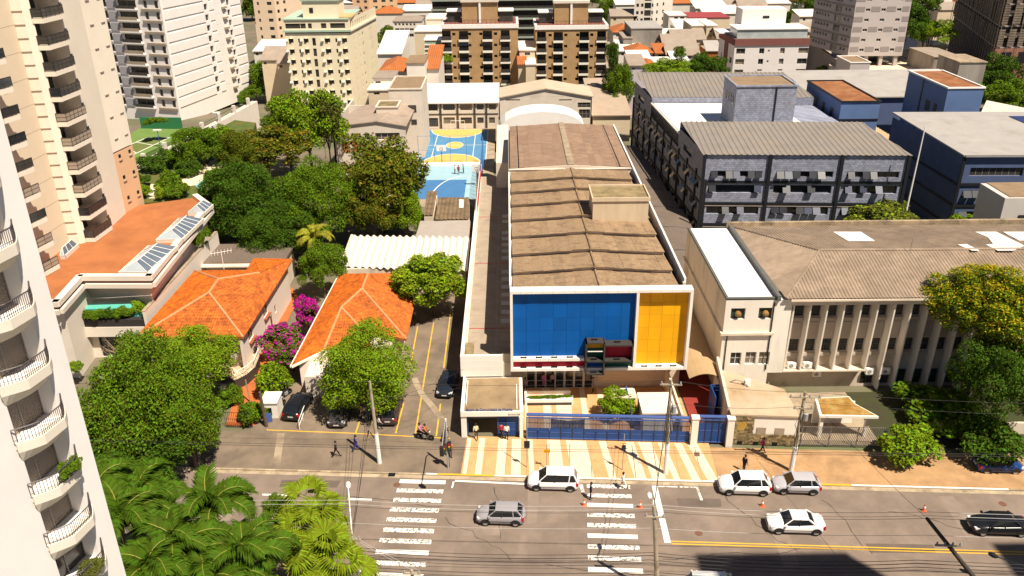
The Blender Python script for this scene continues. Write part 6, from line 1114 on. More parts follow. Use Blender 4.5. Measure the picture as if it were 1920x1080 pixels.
# ---- tower under construction behind netting
YJ = 248; K = py2(1868, 85, YJ); L = atz(1775, 84, -6); Rp = (K[0]+34, YJ+3); t = thing('netted_tower', 'unfinished tower wrapped in brown scaffold netting at the top right', 'building', (K[0], YJ, -10))
m_net = mat('brown_netting', (.13, .10, .075), .95, .3, .35, streak=.3, stain=(.22, .18, .13), st=(.5, .7), sscale=.2, wave=(2, .7, .03)); m_cst = mat('raw_concrete', (.34, .28, .22), .92, .15, .4)
B = (L[0]+Rp[0]-K[0], L[1]+Rp[1]-K[1]); z0 = PY(1868, 90, YJ).z; ins = shrink([K, Rp, B, L], 1.2); G().prism(ins, -14, 46).build('core', mat('unfinished_dark', (.08, .06, .05), .95, .3), t)
for k in range(16): G().prism(shrink([K, Rp, B, L], .35), z0+k*3.0-.2, z0+k*3.0+.15).build('floor_slab', m_cst, t)
for a, b in ((L, K), (K, Rp)):
    a, b = V((*a, 0)), V((*b, 0)); d = (b-a); Ln = d.length; d.normalize(); n_ = V((d.y, -d.x, 0)); np_ = max(3, round(Ln/3.2))
    for i in range(np_):
        for k in range(8):
            if rnd.random() < .0: continue
            o = a+d*(i*Ln/np_)+n_*rnd.uniform(.0, .25)+V((0, 0, z0+.5+k*6)); G().ob(o, d*(Ln/np_*(.97 if a == V((*L, 0)) else .55+.4*rnd.random())), n_*.04, V((0, 0, 5.4 if k % 2 else 4.7))).build('net_sheet', m_net, t)
    for i in range(np_+1): G().tube([a+d*(i*Ln/np_)+n_*.5+V((0, 0, -8)), a+d*(i*Ln/np_)+n_*.5+V((0, 0, 46))], .09, 4).build('scaffold_pole', m_cst, t)
G().prism([K, Rp, (Rp[0], Rp[1]+2), (K[0], K[1]+2)], -13, z0-.3).build('brick_base', mat('bare_brick', (.26, .12, .08), .92, .15, .5), t)
for i in range(5): G().box(K[0]+2+i*5, K[0]+5+i*5, YJ-.1, YJ-.02, z0-4.5, z0-1.2).build('opening', m_black, t)
# ---- far houses in the streets beyond
k = 0
FAR = [(1155, 8, 395, 16), (1250, 6, 400, 14), (1305, 15, 380, 16), (1345, 8, 400, 18), (1385, 12, 370, 14), (1420, 6, 410, 18), (1455, 2, 420, 16), (1500, 30, 330, 18), (1490, 60, 290, 14), (1760, 18, 380, 16), (620, 5, 420, 12), (700, 25, 380, 14), (755, 20, 400, 16), (780, 8, 430, 18), (600, 30, 330, 16), (500, 25, 400, 18), (478, 40, 340, 14), (475, 95, 270, 14), (490, 112, 245, 12), (520, 118, 240, 12), (1160, 95, 255, 8), (1150, 60, 300, 9), (1270, 55, 295, 14), (1145, 30, 345, 12), (1300, 2, 440, 20), (1380, 0, 450, 20), (730, 5, 450, 18), (1230, 70, 275, 10), (1260, 74, 272, 12), (1345, 72, 270, 10), (1320, 25, 360, 18), (1400, 25, 345, 14)]
for px, pt, Y, w in FAR:
    q = PY(px, pt, Y); k += 1; kk = (1, 2, 0, 2, 1)[k % 5]; px1 = px+w/Y*1569/1.1; mt = (m_ftile, m_fgrey, m_fw)[kk]
    zone_ = ('left of the peach tower' if px < 540 else 'behind the cream flats' if px < 720 else 'behind the white flats' if px < 800 else 'right of the brown flats' if px < 1200 else 'behind the far pale tower' if px < 1290 else 'behind the cream walk up flats' if px < 1400 else 'behind the white brown flats' if px < 1600 else 'right of the grey striped tower'); far_ = 'high up' if pt < 10 else 'far off' if pt < 28 else 'halfway' if pt < 58 else 'near'
    house(('small house with an orange tiled roof %s %s', 'small house with a grey roof %s %s', 'small house with a pale roof %s %s')[kk] % (far_, zone_), px, px1, pt, Y, 10+k % 4, (m_fw, m_fc, m_fw)[kk], ('hip', 'gable', 'shed')[kk], mt, [(px+5, px+10, pt+4, pt+9)] if Y < 380 else [], group=('far orange roofed houses', 'far grey roofed houses', 'far pale roofed houses')[kk])
for px, w, Y, zt_, lab in ((1795, 22, 480, 60, 'far white tower right of the grey striped tower'), (1748, 30, 460, 50, 'far cream tower behind the dark trees'), (1760, 14, 500, 70, 'far brick red tower edge behind the trees')):
    K = py2(px, 20, Y); L = py2(px-w, 20, Y); kblock('far_tower', lab, 'apartment tower', K, L, (K[0]+12, Y+5), -16, zt_, (m_fw, m_fc, m_ftile)[k % 3], grid(-15, 20, 3.0, .9, 1.4, [(1.5, 1.3), (4.5, 1.3)]), grid(-15, 20, 3.0, .9, 1.4, [(2, 1.3), (6, 1.3)]), None, [m_glass2], 0); k += 1
struct(G().face([P(x, y, -7.5) for x, y in ((1140, 190), (1178, 190), (1178, 70), (1148, 70))]).build('back_lane', m_road))
# ---- tower across the street, behind the camera's right shoulder, whose shadow lies on the road
tp_ = P(1312, 1046); hS = 60.; cx, cy = tp_.x+.387*hS, tp_.y-.427*hS
for i, (x0, w, dy, hh, lab) in enumerate(((cx, 11.5, 14, hS, 'tall flats across the street outside the frame, their shadow on the road'), (cx+24, 18, 16, hS+2, 'second tall flats across the street outside the frame at the right'))):
    t, f1, f2 = kblock('opposite_flats', lab, 'apartment tower', (x0, cy-dy), (x0, cy), (x0+w, cy-dy), 0, hh, m_fw, grid(0, 19, 3, .9, 1.3, [(2, 1.5), (6, 1.5), (10, 1.5)]), grid(0, 19, 3, .9, 1.3, [(2, 1.5), (6, 1.5)]), None, None, 1)
# ================================================================ vegetation
def leafm(name, col, hue=.038, ir=.58, trans=.3): return mat(name, col, .75, .18, .35, irand=ir, hue=hue, trans=trans, spec=.12)
L_dark = leafm('leaf_dark_green', (.070, .125, .008)); L_mid = leafm('leaf_green', (.125, .195, .008)); L_bri = leafm('leaf_bright_green', (.20, .285, .010)); L_lime = leafm('leaf_lime', (.27, .34, .015)); L_mango = leafm('leaf_mango', (.125, .145, .008), .04, .6); L_rust = leafm('leaf_rusty', (.20, .125, .012), .05, .6); L_far = leafm('leaf_far', (.10, .15, .012)); L_yel = leafm('blossom_yellow', (.44, .33, .010), .02, .35); L_mag = leafm('blossom_magenta', (.50, .010, .30), .02, .35); L_dull = leafm('leaf_dull', (.12, .13, .02)); L_palm = leafm('leaf_palm', (.07, .13, .006), .02, .3); L_fan = leafm('leaf_fan_palm', (.20, .26, .010), .025, .4); L_coco = leafm('leaf_coconut', (.28, .27, .02), .03, .4)
m_bark = mat('bark', (.13, .095, .065), .95, .3, 3, bump=.05, bscale=6); m_twig = mat('pale_twig', (.30, .22, .14), .9, .25, 3)
def fill(me, co, faces4, m, smooth=False):
    n = len(co); k = len(faces4); me.vertices.add(n); me.vertices.foreach_set('co', co.astype(np.float32).ravel()); me.loops.add(k*4); me.loops.foreach_set('vertex_index', faces4.astype(np.int32).ravel()); me.polygons.add(k); me.polygons.foreach_set('loop_start', np.arange(0, k*4, 4, dtype=np.int32)); me.update(calc_edges=True); me.materials.append(m); return me
def lobes(seed, n, lo=-.35, flat=1., rr=(.13, .25)):
    r = np.random.RandomState(seed); out = []; tries = 0; ax = r.uniform(.8, 1.1, 3); k1, k2 = r.uniform(0, 6.28, 2)
    while len(out) < n and tries < 20000:
        tries += 1; p = r.normal(size=3); p /= np.linalg.norm(p); a = math.atan2(p[1], p[0]); p *= r.uniform(.60, .92)*(1+.13*math.sin(2*a+k1)+.09*math.sin(3*a+k2)); p[2] *= flat
        if p[2] < lo: continue
        if all(np.linalg.norm(p-q[:3]) > .85*min(q[3], rr[1])+.03 for q in out): out.append(np.array([*p, r.uniform(*rr)]))
    for i in range(max(4, n//5)):
        p = r.normal(size=3); p /= np.linalg.norm(p); p *= r.uniform(.1, .45); p[2] = abs(p[2])*flat*.6; out.append(np.array([*p, r.uniform(.22, .32)]))
    return np.array(out)
def leaf_cloud(seed, nl, leaf, nlob, lo=-.35, flat=1., up=.25, sub=None, ragged=.3, rr=(.13, .25)):
    r = np.random.RandomState(seed); lb = lobes(seed, nlob, lo, flat, rr) if sub is None else sub
    w = lb[:, 3]**2; w /= w.sum(); N = int(nl*1.9); idx = r.choice(len(lb), N, p=w)
    d = r.normal(size=(N, 3)); d[:, 2] += up*1.2; d /= np.linalg.norm(d, axis=1)[:, None]
    rad = lb[idx, 3]*(1-ragged*.8+ragged*1.9*r.rand(N)**1.6); pos = lb[idx, :3]+d*rad[:, None]
    keep = np.ones(N, bool)
    for q in lb: keep &= ~(np.linalg.norm(pos-q[:3], axis=1) < q[3]*.8)
    pos, d = pos[keep][:nl], d[keep][:nl]; n = len(pos)
    nor = d*.55+r.normal(size=(n, 3))*.55; nor[:, 2] += .35; nor /= np.linalg.norm(nor, axis=1)[:, None]
    t = np.cross(nor, r.normal(size=(n, 3))); t /= np.linalg.norm(t, axis=1)[:, None]; b = np.cross(nor, t)
    s = leaf*(.6+.8*r.rand(n))[:, None]; co = np.empty((n, 4, 3)); co[:, 0] = pos-t*s; co[:, 1] = pos-b*s*.55+nor*s*.12; co[:, 2] = pos+t*s; co[:, 3] = pos+b*s*.55+nor*s*.12
    return co.reshape(-1, 3), np.arange(n*4).reshape(-1, 4), lb
PROTO = {}
def proto(kind, v):
    k = (kind, v)
    if k not in PROTO:
        nl, lf, nb, lo, fl, up, rr = {'big': (46000, .0195, 85, -.35, .95, .35, (.10, .21)), 'mid': (18000, .034, 46, -.4, 1., .3, (.13, .25)), 'small': (6500, .058, 24, -.5, 1., .25, (.18, .32)), 'bush': (3800, .078, 18, -.15, .9, .4, (.2, .36)), 'fine': (36000, .022, 60, -.6, .85, .35, (.12, .24))}[kind]
        co, fc, lb = leaf_cloud(100+v*7+len(kind)*13, nl, lf, nb, lo, fl, up, rr=rr); PROTO[k] = (fill(D.meshes.new('crown'), co, fc, L_mid), lb)
    return PROTO[k]
def setm(o, m): o.material_slots[0].link = 'OBJECT'; o.material_slots[0].material = m
def depth(p): return (V(p)-CAM).dot(FW)
def tree(name, label, c, r, m, kind='mid', v=0, zb=0., group=None, rot=None, trunk=True, tr=None, blossom=None, cat='tree', lean=(0, 0)):
    """c: crown centre, r: crown half sizes; trunk from the ground up through the limbs"""
    c = V(c); t = thing(name, label, cat, (c.x+lean[0], c.y+lean[1], zb), group); me, lb = proto(kind, v); rz = rnd.uniform(0, 6.28) if rot is None else rot
    o = link('crown', me, t, c, rz, r); setm(o, m)
    if blossom:
        co, fc, _ = leaf_cloud(900+v, int(len(me.polygons)*blossom[1]), blossom[2] if len(blossom) > 2 else .05, 0, sub=np.column_stack([lb[:, :3]*1.03, lb[:, 3]]), up=.9)
        q = link('blossom', fill(D.meshes.new('blossom'), co, fc, blossom[0]), t, c, rz, r)
    if trunk:
        g = G(); b0 = V((c.x+lean[0], c.y+lean[1], zb)); tw = tr or max(.12, .045*r[0]); fork = b0.lerp(c, .5); g.tube([b0, b0.lerp(fork, .5)+V((.1*tw, .2*tw, 0)), fork], [tw*1.25, tw, tw*.85], 8)
        o2 = g.build('trunk', m_bark, t)
        cs, sn = math.cos(rz), math.sin(rz); pick = sorted(range(len(lb)), key=lambda i: -lb[i][3])[:7]
        for i in pick:
            q = lb[i]; e = c+V(((q[0]*cs-q[1]*sn)*r[0], (q[0]*sn+q[1]*cs)*r[1], q[2]*r[2]))*.9; md = fork.lerp(e, .5)+V((0, 0, .12*r[2])); G().tube([fork, md, e], [tw*.6, tw*.38, tw*.12], 6).build('limb', m_bark, o2)
    return t
def ptree(name, label, px, py, z, rpx, rpy, m, kind='mid', v=0, zb=0., **k):
    c = P(px, py, z); s = depth(c)/FOC; rx = rpx*s; return tree(name, label, c, (rx, rx*(k.pop('ry', 1.)), rpy*s*1.0), m, kind, v, zb, **k)
ptree('broad_tree', 'large dense dark green tree, left half of the big crown pair', 462, 385, 6.5, 92, 88, L_dark, 'big', 0)
ptree('broad_tree', 'large dense green tree, right half of the big crown pair', 592, 388, 6.5, 82, 84, L_mid, 'big', 1); ptree('broad_tree', 'green tree filling the gap below the big crown pair', 520, 430, 5, 85, 60, L_dark, 'big', 2)
ptree('mango_tree', 'mango tree with olive and rusty leaf clusters beside the blue court', 715, 338, 8, 90, 76, L_mango, 'mid', 0, blossom=(L_rust, .035, .045)); ptree('mango_tree', 'drooping lower boughs of a mango tree above the white shed', 700, 398, 5.5, 48, 46, L_mango, 'mid', 1, blossom=(L_rust, .10, .045)); ptree('leafy_tree', 'bright green creeper covered tree under the mango', 762, 398, 4.2, 34, 48, L_bri, 'mid', 2)
ptree('rusty_tree', 'rusty brown leaved tree behind the big green crowns', 500, 280, 9, 78, 36, L_mango, 'mid', 3, blossom=(L_rust, .2, .04)); ptree('leafy_tree', 'light green tree left of the white workshop', 575, 235, 10, 66, 66, L_bri, 'mid', 4); ptree('leafy_tree', 'yellow green tree at the far end of the garden', 535, 225, 9, 45, 40, L_mid, 'mid', 5); ptree('sparse_tree', 'half bare olive tree in front of the white workshop', 612, 226, 11, 34, 46, L_dull, 'small', 0)
ptree('leafy_tree', 'broad garden tree with glossy leaves by the garden path', 378, 278, 11, 50, 40, L_mid, 'mid', 6, zb=8.3); ptree('leafy_tree', 'rounded garden tree at the far end of the garden path', 440, 285, 10, 36, 40, L_mango, 'mid', 7, zb=8.3)
ptree('round_tree', 'round bright green tree between the two orange roofs', 603, 502, 4.2, 42, 48, L_mid, 'mid', 0); ptree('round_tree', 'light green tree over the parking court against the school annex', 810, 528, 4.6, 68, 50, L_bri, 'mid', 1, blossom=(L_lime, .25, .05)); ptree('round_tree', 'round feathery green tree in front of the low orange roofed house', 684, 690, 4.6, 97, 78, L_bri, 'fine', 0)
ptree('street_tree', 'large green street tree left of the orange path', 262, 768, 5.4, 150, 128, L_mid, 'big', 3, ry=.8); ptree('street_tree', 'bright green tree top below the first orange roof', 352, 678, 5.4, 92, 58, L_bri, 'fine', 1); ptree('street_tree', 'dark green lower boughs beside the near pavement', 235, 880, 4.2, 95, 62, L_dark, 'mid', 2); ptree('street_tree', 'green tree at the right of the big street tree', 352, 800, 4.4, 58, 78, L_mid, 'mid', 3)
ptree('flowering_tree', 'big tree covered in yellow blossom in front of the finned building', 1868, 582, 10.5, 112, 78, L_mid, 'big', 4, blossom=(L_yel, .34, .022), tr=.5, lean=(.5, 2.0)); ptree('shade_tree', 'dark green tree under the yellow flowering tree', 1880, 715, 6.0, 98, 95, L_dark, 'big', 5)
ptree('garden_shrub', 'bright green shrub spilling over the pavement by the fence', 1705, 835, 1.5, 50, 38, L_bri, 'bush', 0, trunk=False, cat='shrub'); ptree('garden_shrub', 'dark shrub in the shaded garden under the flowering tree', 1770, 770, 1.2, 70, 30, L_mid, 'bush', 1, trunk=False, cat='shrub'); ptree('garden_shrub', 'dark green shrub at the right end of the pavement', 1855, 832, 1.8, 52, 45, L_dark, 'bush', 2, trunk=False, cat='shrub')
ptree('round_bush', 'round yellow green bush in the school forecourt', 1154, 756, 1.7, 34, 30, L_bri, 'small', 1, cat='shrub'); ptree('round_tree', 'dark domed tree in front of the slate block', 1648, 408, 4.5, 80, 36, L_dull, 'mid', 4, blossom=(L_lime, .12, .045)); ptree('small_palm_bush', 'small leafy palm bush under the blue block wall', 1805, 414, 3.6, 26, 14, L_bri, 'bush', 3, cat='shrub')
# bougainvillea
def bougain(label, px, py, z, rx, ry, share, v): ptree('bougainvillea', label, px, py, z, rx, ry, L_mid, 'small', v, trunk=True, blossom=(L_mag, share, .085), cat='shrub')
bougain('bougainvillea in full magenta bloom between the two orange roofs', 575, 585, 3.0, 23, 32, 1.2, 2); bougain('bougainvillea with magenta and green patches by the curved balcony', 526, 642, 2.6, 38, 30, .22, 3); ptree('hedge_shrub', 'green shrub below the bougainvillea beside the parked motorcycles', 512, 715, 1.6, 30, 40, L_bri, 'bush', 4, cat='shrub'); ptree('hedge_shrub', 'small green shrub by the iron gate of the orange path', 472, 778, .9, 22, 28, L_mid, 'bush', 5, cat='shrub'); ptree('hedge_shrub', 'low green shrub on the left of the orange path', 432, 745, .8, 22, 24, L_mid, 'bush', 6, cat='shrub')
bougain('low bougainvillea with pink tufts beside the second orange roof', 546, 665, 2.2, 30, 26, .12, 4)
# far trees
FT = [(1160, 165, 34, 46, L_mid, 'dense green tree right behind the brown flats'), (1262, 133, 52, 22, L_bri, 'bright green tree behind the slate block roof'), (1325, 126, 40, 26, L_dark, 'dark green tree beside the white brown flats'), (1540, 140, 22, 14, L_bri, 'small yellow green tree below the grey tower'), (1700, 42, 42, 48, L_dark, 'dark tree right of the grey striped tower'), (1745, 62, 42, 26, L_bri, 'light green tree left of the netted tower'), (1870, 150, 45, 45, L_dark, 'dark round tree below the netted tower'), (1885, 185, 52, 36, L_mid, 'green tree by the cream flat roof'), (1905, 132, 34, 34, L_dark, 'dark tree at the right edge under the netted tower'), (1500, 20, 40, 34, L_dark, 'dark tree behind the white lift house'), (505, 148, 38, 34, L_mid, 'green tree between the white tower and cream flats'), (480, 172, 26, 14, L_mid, 'low shrubbery at the foot of the white tower'), (735, 38, 40, 24, L_bri, 'bright tree behind the cream flats'), (725, 70, 22, 18, L_mid, 'small tree in the street behind the cream flats'), (1160, 20, 40, 26, L_mid, 'green trees top right of the brown flats'), (1195, 28, 40, 22, L_far, 'olive tree in front of the far pale tower'), (1228, 32, 26, 26, L_dark, 'dark tree beside the palms'), (1148, 105, 12, 28, L_dark, 'narrow dark tree along the brown flats'), (1168, 92, 14, 18, L_lime, 'small yellow tree by the back lane'), (1275, 100, 12, 12, L_mid, 'small tree among the orange roofed houses'), (456, 185, 12, 10, L_mid, 'small round shrub on the garden wall'), (1350, 78, 14, 8, L_mid, 'small tree on the white terrace'), (650, 10, 18, 14, L_dark, 'dark tree behind the cream flats lift house'), (470, 12, 24, 26, L_far, 'green tree at the top left of the peach tower'), (1310, 30, 16, 14, L_far, 'tree behind the cream walk up flats'), (805, 15, 14, 18, L_dark, 'tall dark tree behind the white flats'), (748, 130, 10, 8, L_mid, 'bush beside the orange dormer house'), (1745, 8, 22, 14, L_far, 'tree at the top edge behind the grey tower'), (1445, 18, 14, 10, L_far, 'tree behind the lift house of the white flats'), (1235, 12, 22, 12, L_far, 'tree at the top edge right of the pale tower')]
for i, (px, py, rx, ry, m, lab) in enumerate(FT):
    Y = 165+(260-min(py+ry, 230))*1.0; z0 = gz(Y); c = PY(px, py, Y)
    for _ in range(6): c = PY(px, py, Y); Y = c.y if 0 else Y
    q = P(px, py+ry*.9, -8 if py > 60 else -14); q = q if q.y > 150 else P(px, py+ry*.9, 0); Yo = 182 if (py > 95 and 1138 < px < 1360) else 205 if px == 1148 else 262 if px in (1700, 1745) else 0; q = V((0, Yo, gz(Yo))) if Yo else q; c = PY(px, py, q.y); s = depth(c)/FOC; tree('town_tree', lab, c, (rx*s, rx*s, ry*s), m, 'mid' if rx > 24 else 'small', i % 5, q.z, 'trees of the town beyond')
# fill of greenery far off
ORD = ('first', 'second', 'third', 'fourth', 'fifth', 'sixth', 'seventh', 'eighth', 'ninth', 'tenth', 'eleventh', 'twelfth', 'thirteenth', 'fourteenth', 'fifteenth', 'sixteenth', 'seventeenth', 'eighteenth', 'nineteenth', 'twentieth')
FF = [(p, y) for p, y in ((560, 120), (1110, 6), (1290, 45), (1185, 66), (1400, 10), (1480, 45), (1790, 70), (1230, 52), (1160, 128), (1150, 76), (690, 60), (715, 118), (735, 90), (1335, 55), (1365, 22), (1425, 2), (1275, 8), (1205, 6), (770, 6), (1130, 40))]
FF.sort()
for i, (px, py) in enumerate(FF): q = P(px, py+6, -12); c = q+V((0, 0, 4)); tree('town_tree', ('small pale', 'small', 'small dark')[i % 3]+' green tree among the far houses, '+ORD[i]+' counted from the left', c, (4.5, 4.5, 4), (L_far, L_mid, L_dark)[i % 3], 'small', i % 5, q.z, 'small trees among the far houses')
# garden shrubs
GS = [(245, 352, 22, 16, L_mid), (262, 338, 16, 12, L_dark), (285, 310, 24, 18, L_dark), (305, 292, 14, 11, L_dark), (245, 372, 18, 12, L_bri), (268, 360, 14, 14, L_bri), (315, 345, 24, 24, L_mid), (332, 360, 24, 16, L_mid), (300, 365, 10, 16, L_lime), (352, 318, 22, 18, L_dark), (232, 336, 10, 14, L_mid), (330, 300, 22, 14, L_mid), (345, 255, 22, 12, L_mid), (290, 228, 18, 8, L_mid), (420, 255, 22, 18, L_bri), (400, 330, 18, 12, L_mid)]
GS.sort(key=lambda q: q[0])
for i, (px, py, rx, ry, m) in enumerate(GS): ptree('garden_bush', ORD[i]+' from the left, '+('clipped', 'leafy', 'spreading', 'rounded')[i % 4]+' green bush in the raised garden, '+('nearest the orange terrace' if py > 355 else 'beside the tennis court wall' if px < 312 else 'by the garden path' if py > 290 else 'at the far end'), px, py, 9.2, rx, ry, m, 'bush', i % 7, 8.3, group='bushes of the raised garden', trunk=False, cat='bush')
for i, (px, py, rx, ry) in enumerate(((128, 580, 10, 18), (148, 590, 16, 14), (178, 590, 18, 12), (205, 588, 16, 12), (232, 588, 18, 13), (258, 580, 14, 18))): ptree('planter_shrub', ('spiky shrub at the left end of the dark terrace planter', 'bushy shrub second from left in the dark terrace planter', 'bushy shrub third from left in the dark terrace planter', 'bushy shrub fourth from left in the dark terrace planter', 'bushy shrub fifth from left in the dark terrace planter', 'tall shrub at the right end of the dark terrace planter')[i], px, py, 5.4, rx, ry, (L_bri, L_dark, L_mid, L_dark, L_mid, L_bri)[i], 'bush', i, 5.0, group='shrubs of the terrace planter', trunk=False, cat='shrub')
for i, (px, py, rx, ry) in enumerate(((322, 508, 12, 26), (372, 452, 10, 18), (385, 440, 10, 14), (127, 645, 14, 20), (140, 690, 14, 14))): ptree('wall_shrub', ('narrow green shrub on the ledge of the podium', 'green shrub high on the podium ledge', 'uppermost green shrub on the podium ledge', 'green shrub behind the dark rail left of the garage', 'leafy shrub beside the ramp wall')[i], px, py, (5.5, 7, 7.5, 2.5, 2)[i], rx, ry, (L_bri, L_mid, L_mid, L_mid, L_bri)[i], 'bush', i, (5, 6.5, 7, 1.6, 1.2)[i], trunk=False, cat='shrub')
ptree('bench_greenery', 'low green planting behind the white bench in the forecourt', 1030, 746, .7, 42, 5, L_mid, 'bush', 2, .12, trunk=False, cat='shrub', ry=.15, rot=.001)
for i, k in enumerate((2, 4, 5, 7)): 
    z = zk[[j for j, z_ in enumerate(zk) if z_ > -.4][min(k, 9)]]; c = mid_+an_*.75+V((0, 0, z+1.15)); tree('balcony_plant', ('flowering plant on the lowest visible balcony of the white tower', 'thick green plant on a balcony of the white tower', 'trailing plant on a middle balcony of the white tower', 'potted bush on an upper balcony of the white tower')[i], c+ad*(.3 if i % 2 else -.2), (.5, 1.1 if i < 2 else .6, .45), (L_lime, L_bri, L_dull, L_mid)[i], 'bush', i, z+.4, trunk=False, cat='plant', rot=-.22)
x = PY(839, 112, 215.4); tree('balcony_plant', 'round green shrub on a balcony of the left brown flats', x, (2.0, 1.0, 1.3), L_bri, 'bush', 1, x.z-1, trunk=False, cat='shrub')
for i, (px, py) in enumerate(((64, 125), (60, 130), (56, 575), (75, 640))): pass
# bare trees
def bare(name, label, base, h, n, spread, m, seed):
    r = random.Random(seed); t = thing(name, label, 'tree', tuple(base)); g = G(); b = V(base); top = b+V((0, 0, h*.35)); g.tube([b, top], [.14, .1], 6); o = g.build('trunk', m, t)
    for i in range(n):
        a = r.uniform(0, 6.28); q = G(); p = top-V((0, 0, r.uniform(0, h*.15))); d = V((math.cos(a)*spread, math.sin(a)*spread, h*r.uniform(.35, .65))); pts = [p]
        for k in range(4): d2 = d/4+V((r.uniform(-.3, .3), r.uniform(-.3, .3), r.uniform(-.2, .2))); pts.append(pts[-1]+d2)
        q.tube(pts, [.06, .045, .03, .02, .01], 4)
        for k in (1, 2, 3, 3):
            e = pts[k]+V((r.uniform(-1, 1), r.uniform(-1, 1), r.uniform(.2, .9)))*spread*.35; q.tube([pts[k], e], [.025, .008], 3)
        q.build('branch', m, o)
bare('bare_tree', 'leafless twiggy tree in front of the white workshop', P(612, 300, 0), 11, 22, 3.6, m_twig, 3)
for i, (px, py, z) in enumerate(((405, 690, .5), (440, 700, .5), (265, 680, 0), (230, 685, 0))): bare('bare_shrub', ('bare twiggy vine under the corner of the first orange roof', 'bare twigs over the curved stone balcony', 'bare branching shrub by the white garage wall', 'bare shrub in front of the dark garage glass')[i], P(px, py, z), 3.6, 18, 1.6, m_twig, 10+i)
# ---------------------------------------------------------------- palms: every frond its own part
def frond_mesh(L, droop, nlf, wl, m, seed, up=.7, name='frond', vee=.5):
    r = random.Random(seed); g = G(); N = 14; pts = []; p = V((0, 0, 0)); ang = up
    for i in range(N+1): pts.append(p.copy()); p = p+V((math.cos(ang), 0, math.sin(ang)))*(L/N); ang -= droop/N*(.5+1.2*i/N)
    g.tube(pts, [.045*(1-.85*i/N)+.004 for i in range(N+1)], 4, 1)
    for i in range(nlf):
        f = .12+.88*i/(nlf-1); k = min(int(f*N), N-1); q = pts[k].lerp(pts[k+1], f*N-k); t = (pts[k+1]-pts[k]).normalized(); n_ = V((-t.z, 0, t.x)); ll = wl*math.sin(math.pi*(.12+.80*f))**.7*r.uniform(.85, 1.1)
        for s in (-1, 1):
            d = (V((0, s, 0))*.86+t*.55+n_*vee*r.uniform(.3, .9)).normalized(); w = t*(.078*L*.4); mid = q+d*ll*.55; tip_ = q+d*ll+V((0, 0, -ll*r.uniform(.25, .5)))
            g.face([q-w*.5, q+w*.5, mid+w*.55, mid-w*.55]); g.face([mid-w*.55, mid+w*.55, tip_])
    return g.mesh(name, [m, mat('palm_rib', (.30, .27, .05), .6, .1)])
def palm(name, label, base, h, meshes, n, lean=(0, 0), tw=.14, sc=1., group=None, seed=1, el=(-.25, .9), trunkm=None):
    r = random.Random(seed); b = V(base); top = b+V((lean[0], lean[1], h)); t = thing(name, label, 'palm', tuple(b), group); G().tube([b, b.lerp(top, .5)+V((lean[0]*.1, 0, 0)), top], [tw*1.3, tw, tw*.8], 8).build('trunk', trunkm or m_bark, t)
    for i in range(n):
        o = link('frond', meshes[i % len(meshes)], t, top, 0, sc*r.uniform(.85, 1.1)); o.rotation_euler = (r.uniform(-.3, .3), -r.uniform(*el), i*2.399+r.uniform(-.3, .3))
    return t
fm = [frond_mesh(3.6, d, 46, .95, L_palm, s, up_) for d, s, up_ in ((2.6, 1, .8), (3.0, 2, 1.0), (2.2, 3, .7))]
PL = [(226, 985, 9, 'broad leaved palm closest to the white tower'), (330, 1035, 8, 'palm with arching fronds in the middle of the lower left clump'), (400, 960, 8.5, 'tallest palm of the lower left clump beside the road'), (455, 1045, 7, 'palm at the right of the lower left clump'), (285, 1080, 8, 'palm at the bottom edge near the white tower'), (395, 1085, 7, 'palm at the bottom edge below the clump'), (180, 930, 9, 'palm half hidden by the white tower'), (265, 940, 7.5, 'palm behind the lower left clump')]
for i, (px, py, z, lab) in enumerate(PL): q = P(px, py+10, z); palm('feather_palm', lab, (q.x, q.y, 0), z, fm, 17, sc=1.15, group='palms at the lower left', seed=i+3, el=(-.05, 1.0))
def fan_mesh(L, seed):
    r = random.Random(seed); g = G(); g.tube([(0, 0, 0), (L*.5, 0, L*.2), (L*.85, 0, L*.24)], [.03, .022, .015], 4, 1); c = V((L*.85, 0, L*.24))
    for i in range(22):
        a = R(-100+200*i/21); d = V((math.cos(a), math.sin(a), .1)); d.normalize(); s = V((-math.sin(a), math.cos(a), 0))*.085*L*.55; ll = L*.72*r.uniform(.85, 1.05); e = c+d*ll+V((0, 0, -ll*.5)); m1 = c+d*ll*.6+V((0, 0, .03)); g.face([c, m1-s, m1+s] if 0 else [c, m1-s, e, m1+s])
    return g.mesh('frond', [L_fan, MATS['palm_rib']])
fn = [fan_mesh(1.7, s) for s in (1, 2, 3)]
for i, (px, py, z, lab) in enumerate(((600, 985, 5.5, 'yellow green fan palm beside the street light pole'), (560, 1010, 5, 'fan palm left of the tallest fan palm'), (612, 1045, 5, 'fan palm at the bottom beside the road'), (545, 1065, 5, 'fan palm at the bottom edge right of the feather palms'), (640, 1075, 4.2, 'fan palm with yellowing leaves at the bottom edge'), (580, 950, 4.5, 'small fan palm behind the others'))): q = P(px, py, z); palm('fan_palm', lab, (q.x, q.y, 0), z, fn, 14, tw=.1, sc=1.05, group='fan palms at the bottom', seed=i+20, el=(-.35, 1.0))
ptree('round_bush', 'dark round bush between the feather and fan palms', 515, 955, 3.0, 24, 24, L_mid, 'small', 3, cat='shrub')
cm = [frond_mesh(3.4, d, 34, .7, L_coco, s, .8, vee=.1) for d, s in ((2.3, 5), (2.7, 6))]; q = P(590, 448, 5.6); palm('coconut_palm', 'coconut palm with yellowing fronds behind the first orange house', (q.x+.5, q.y+2, 0), 5.6, cm, 14, lean=(-.5, -2), seed=9, el=(-.2, 1.0))
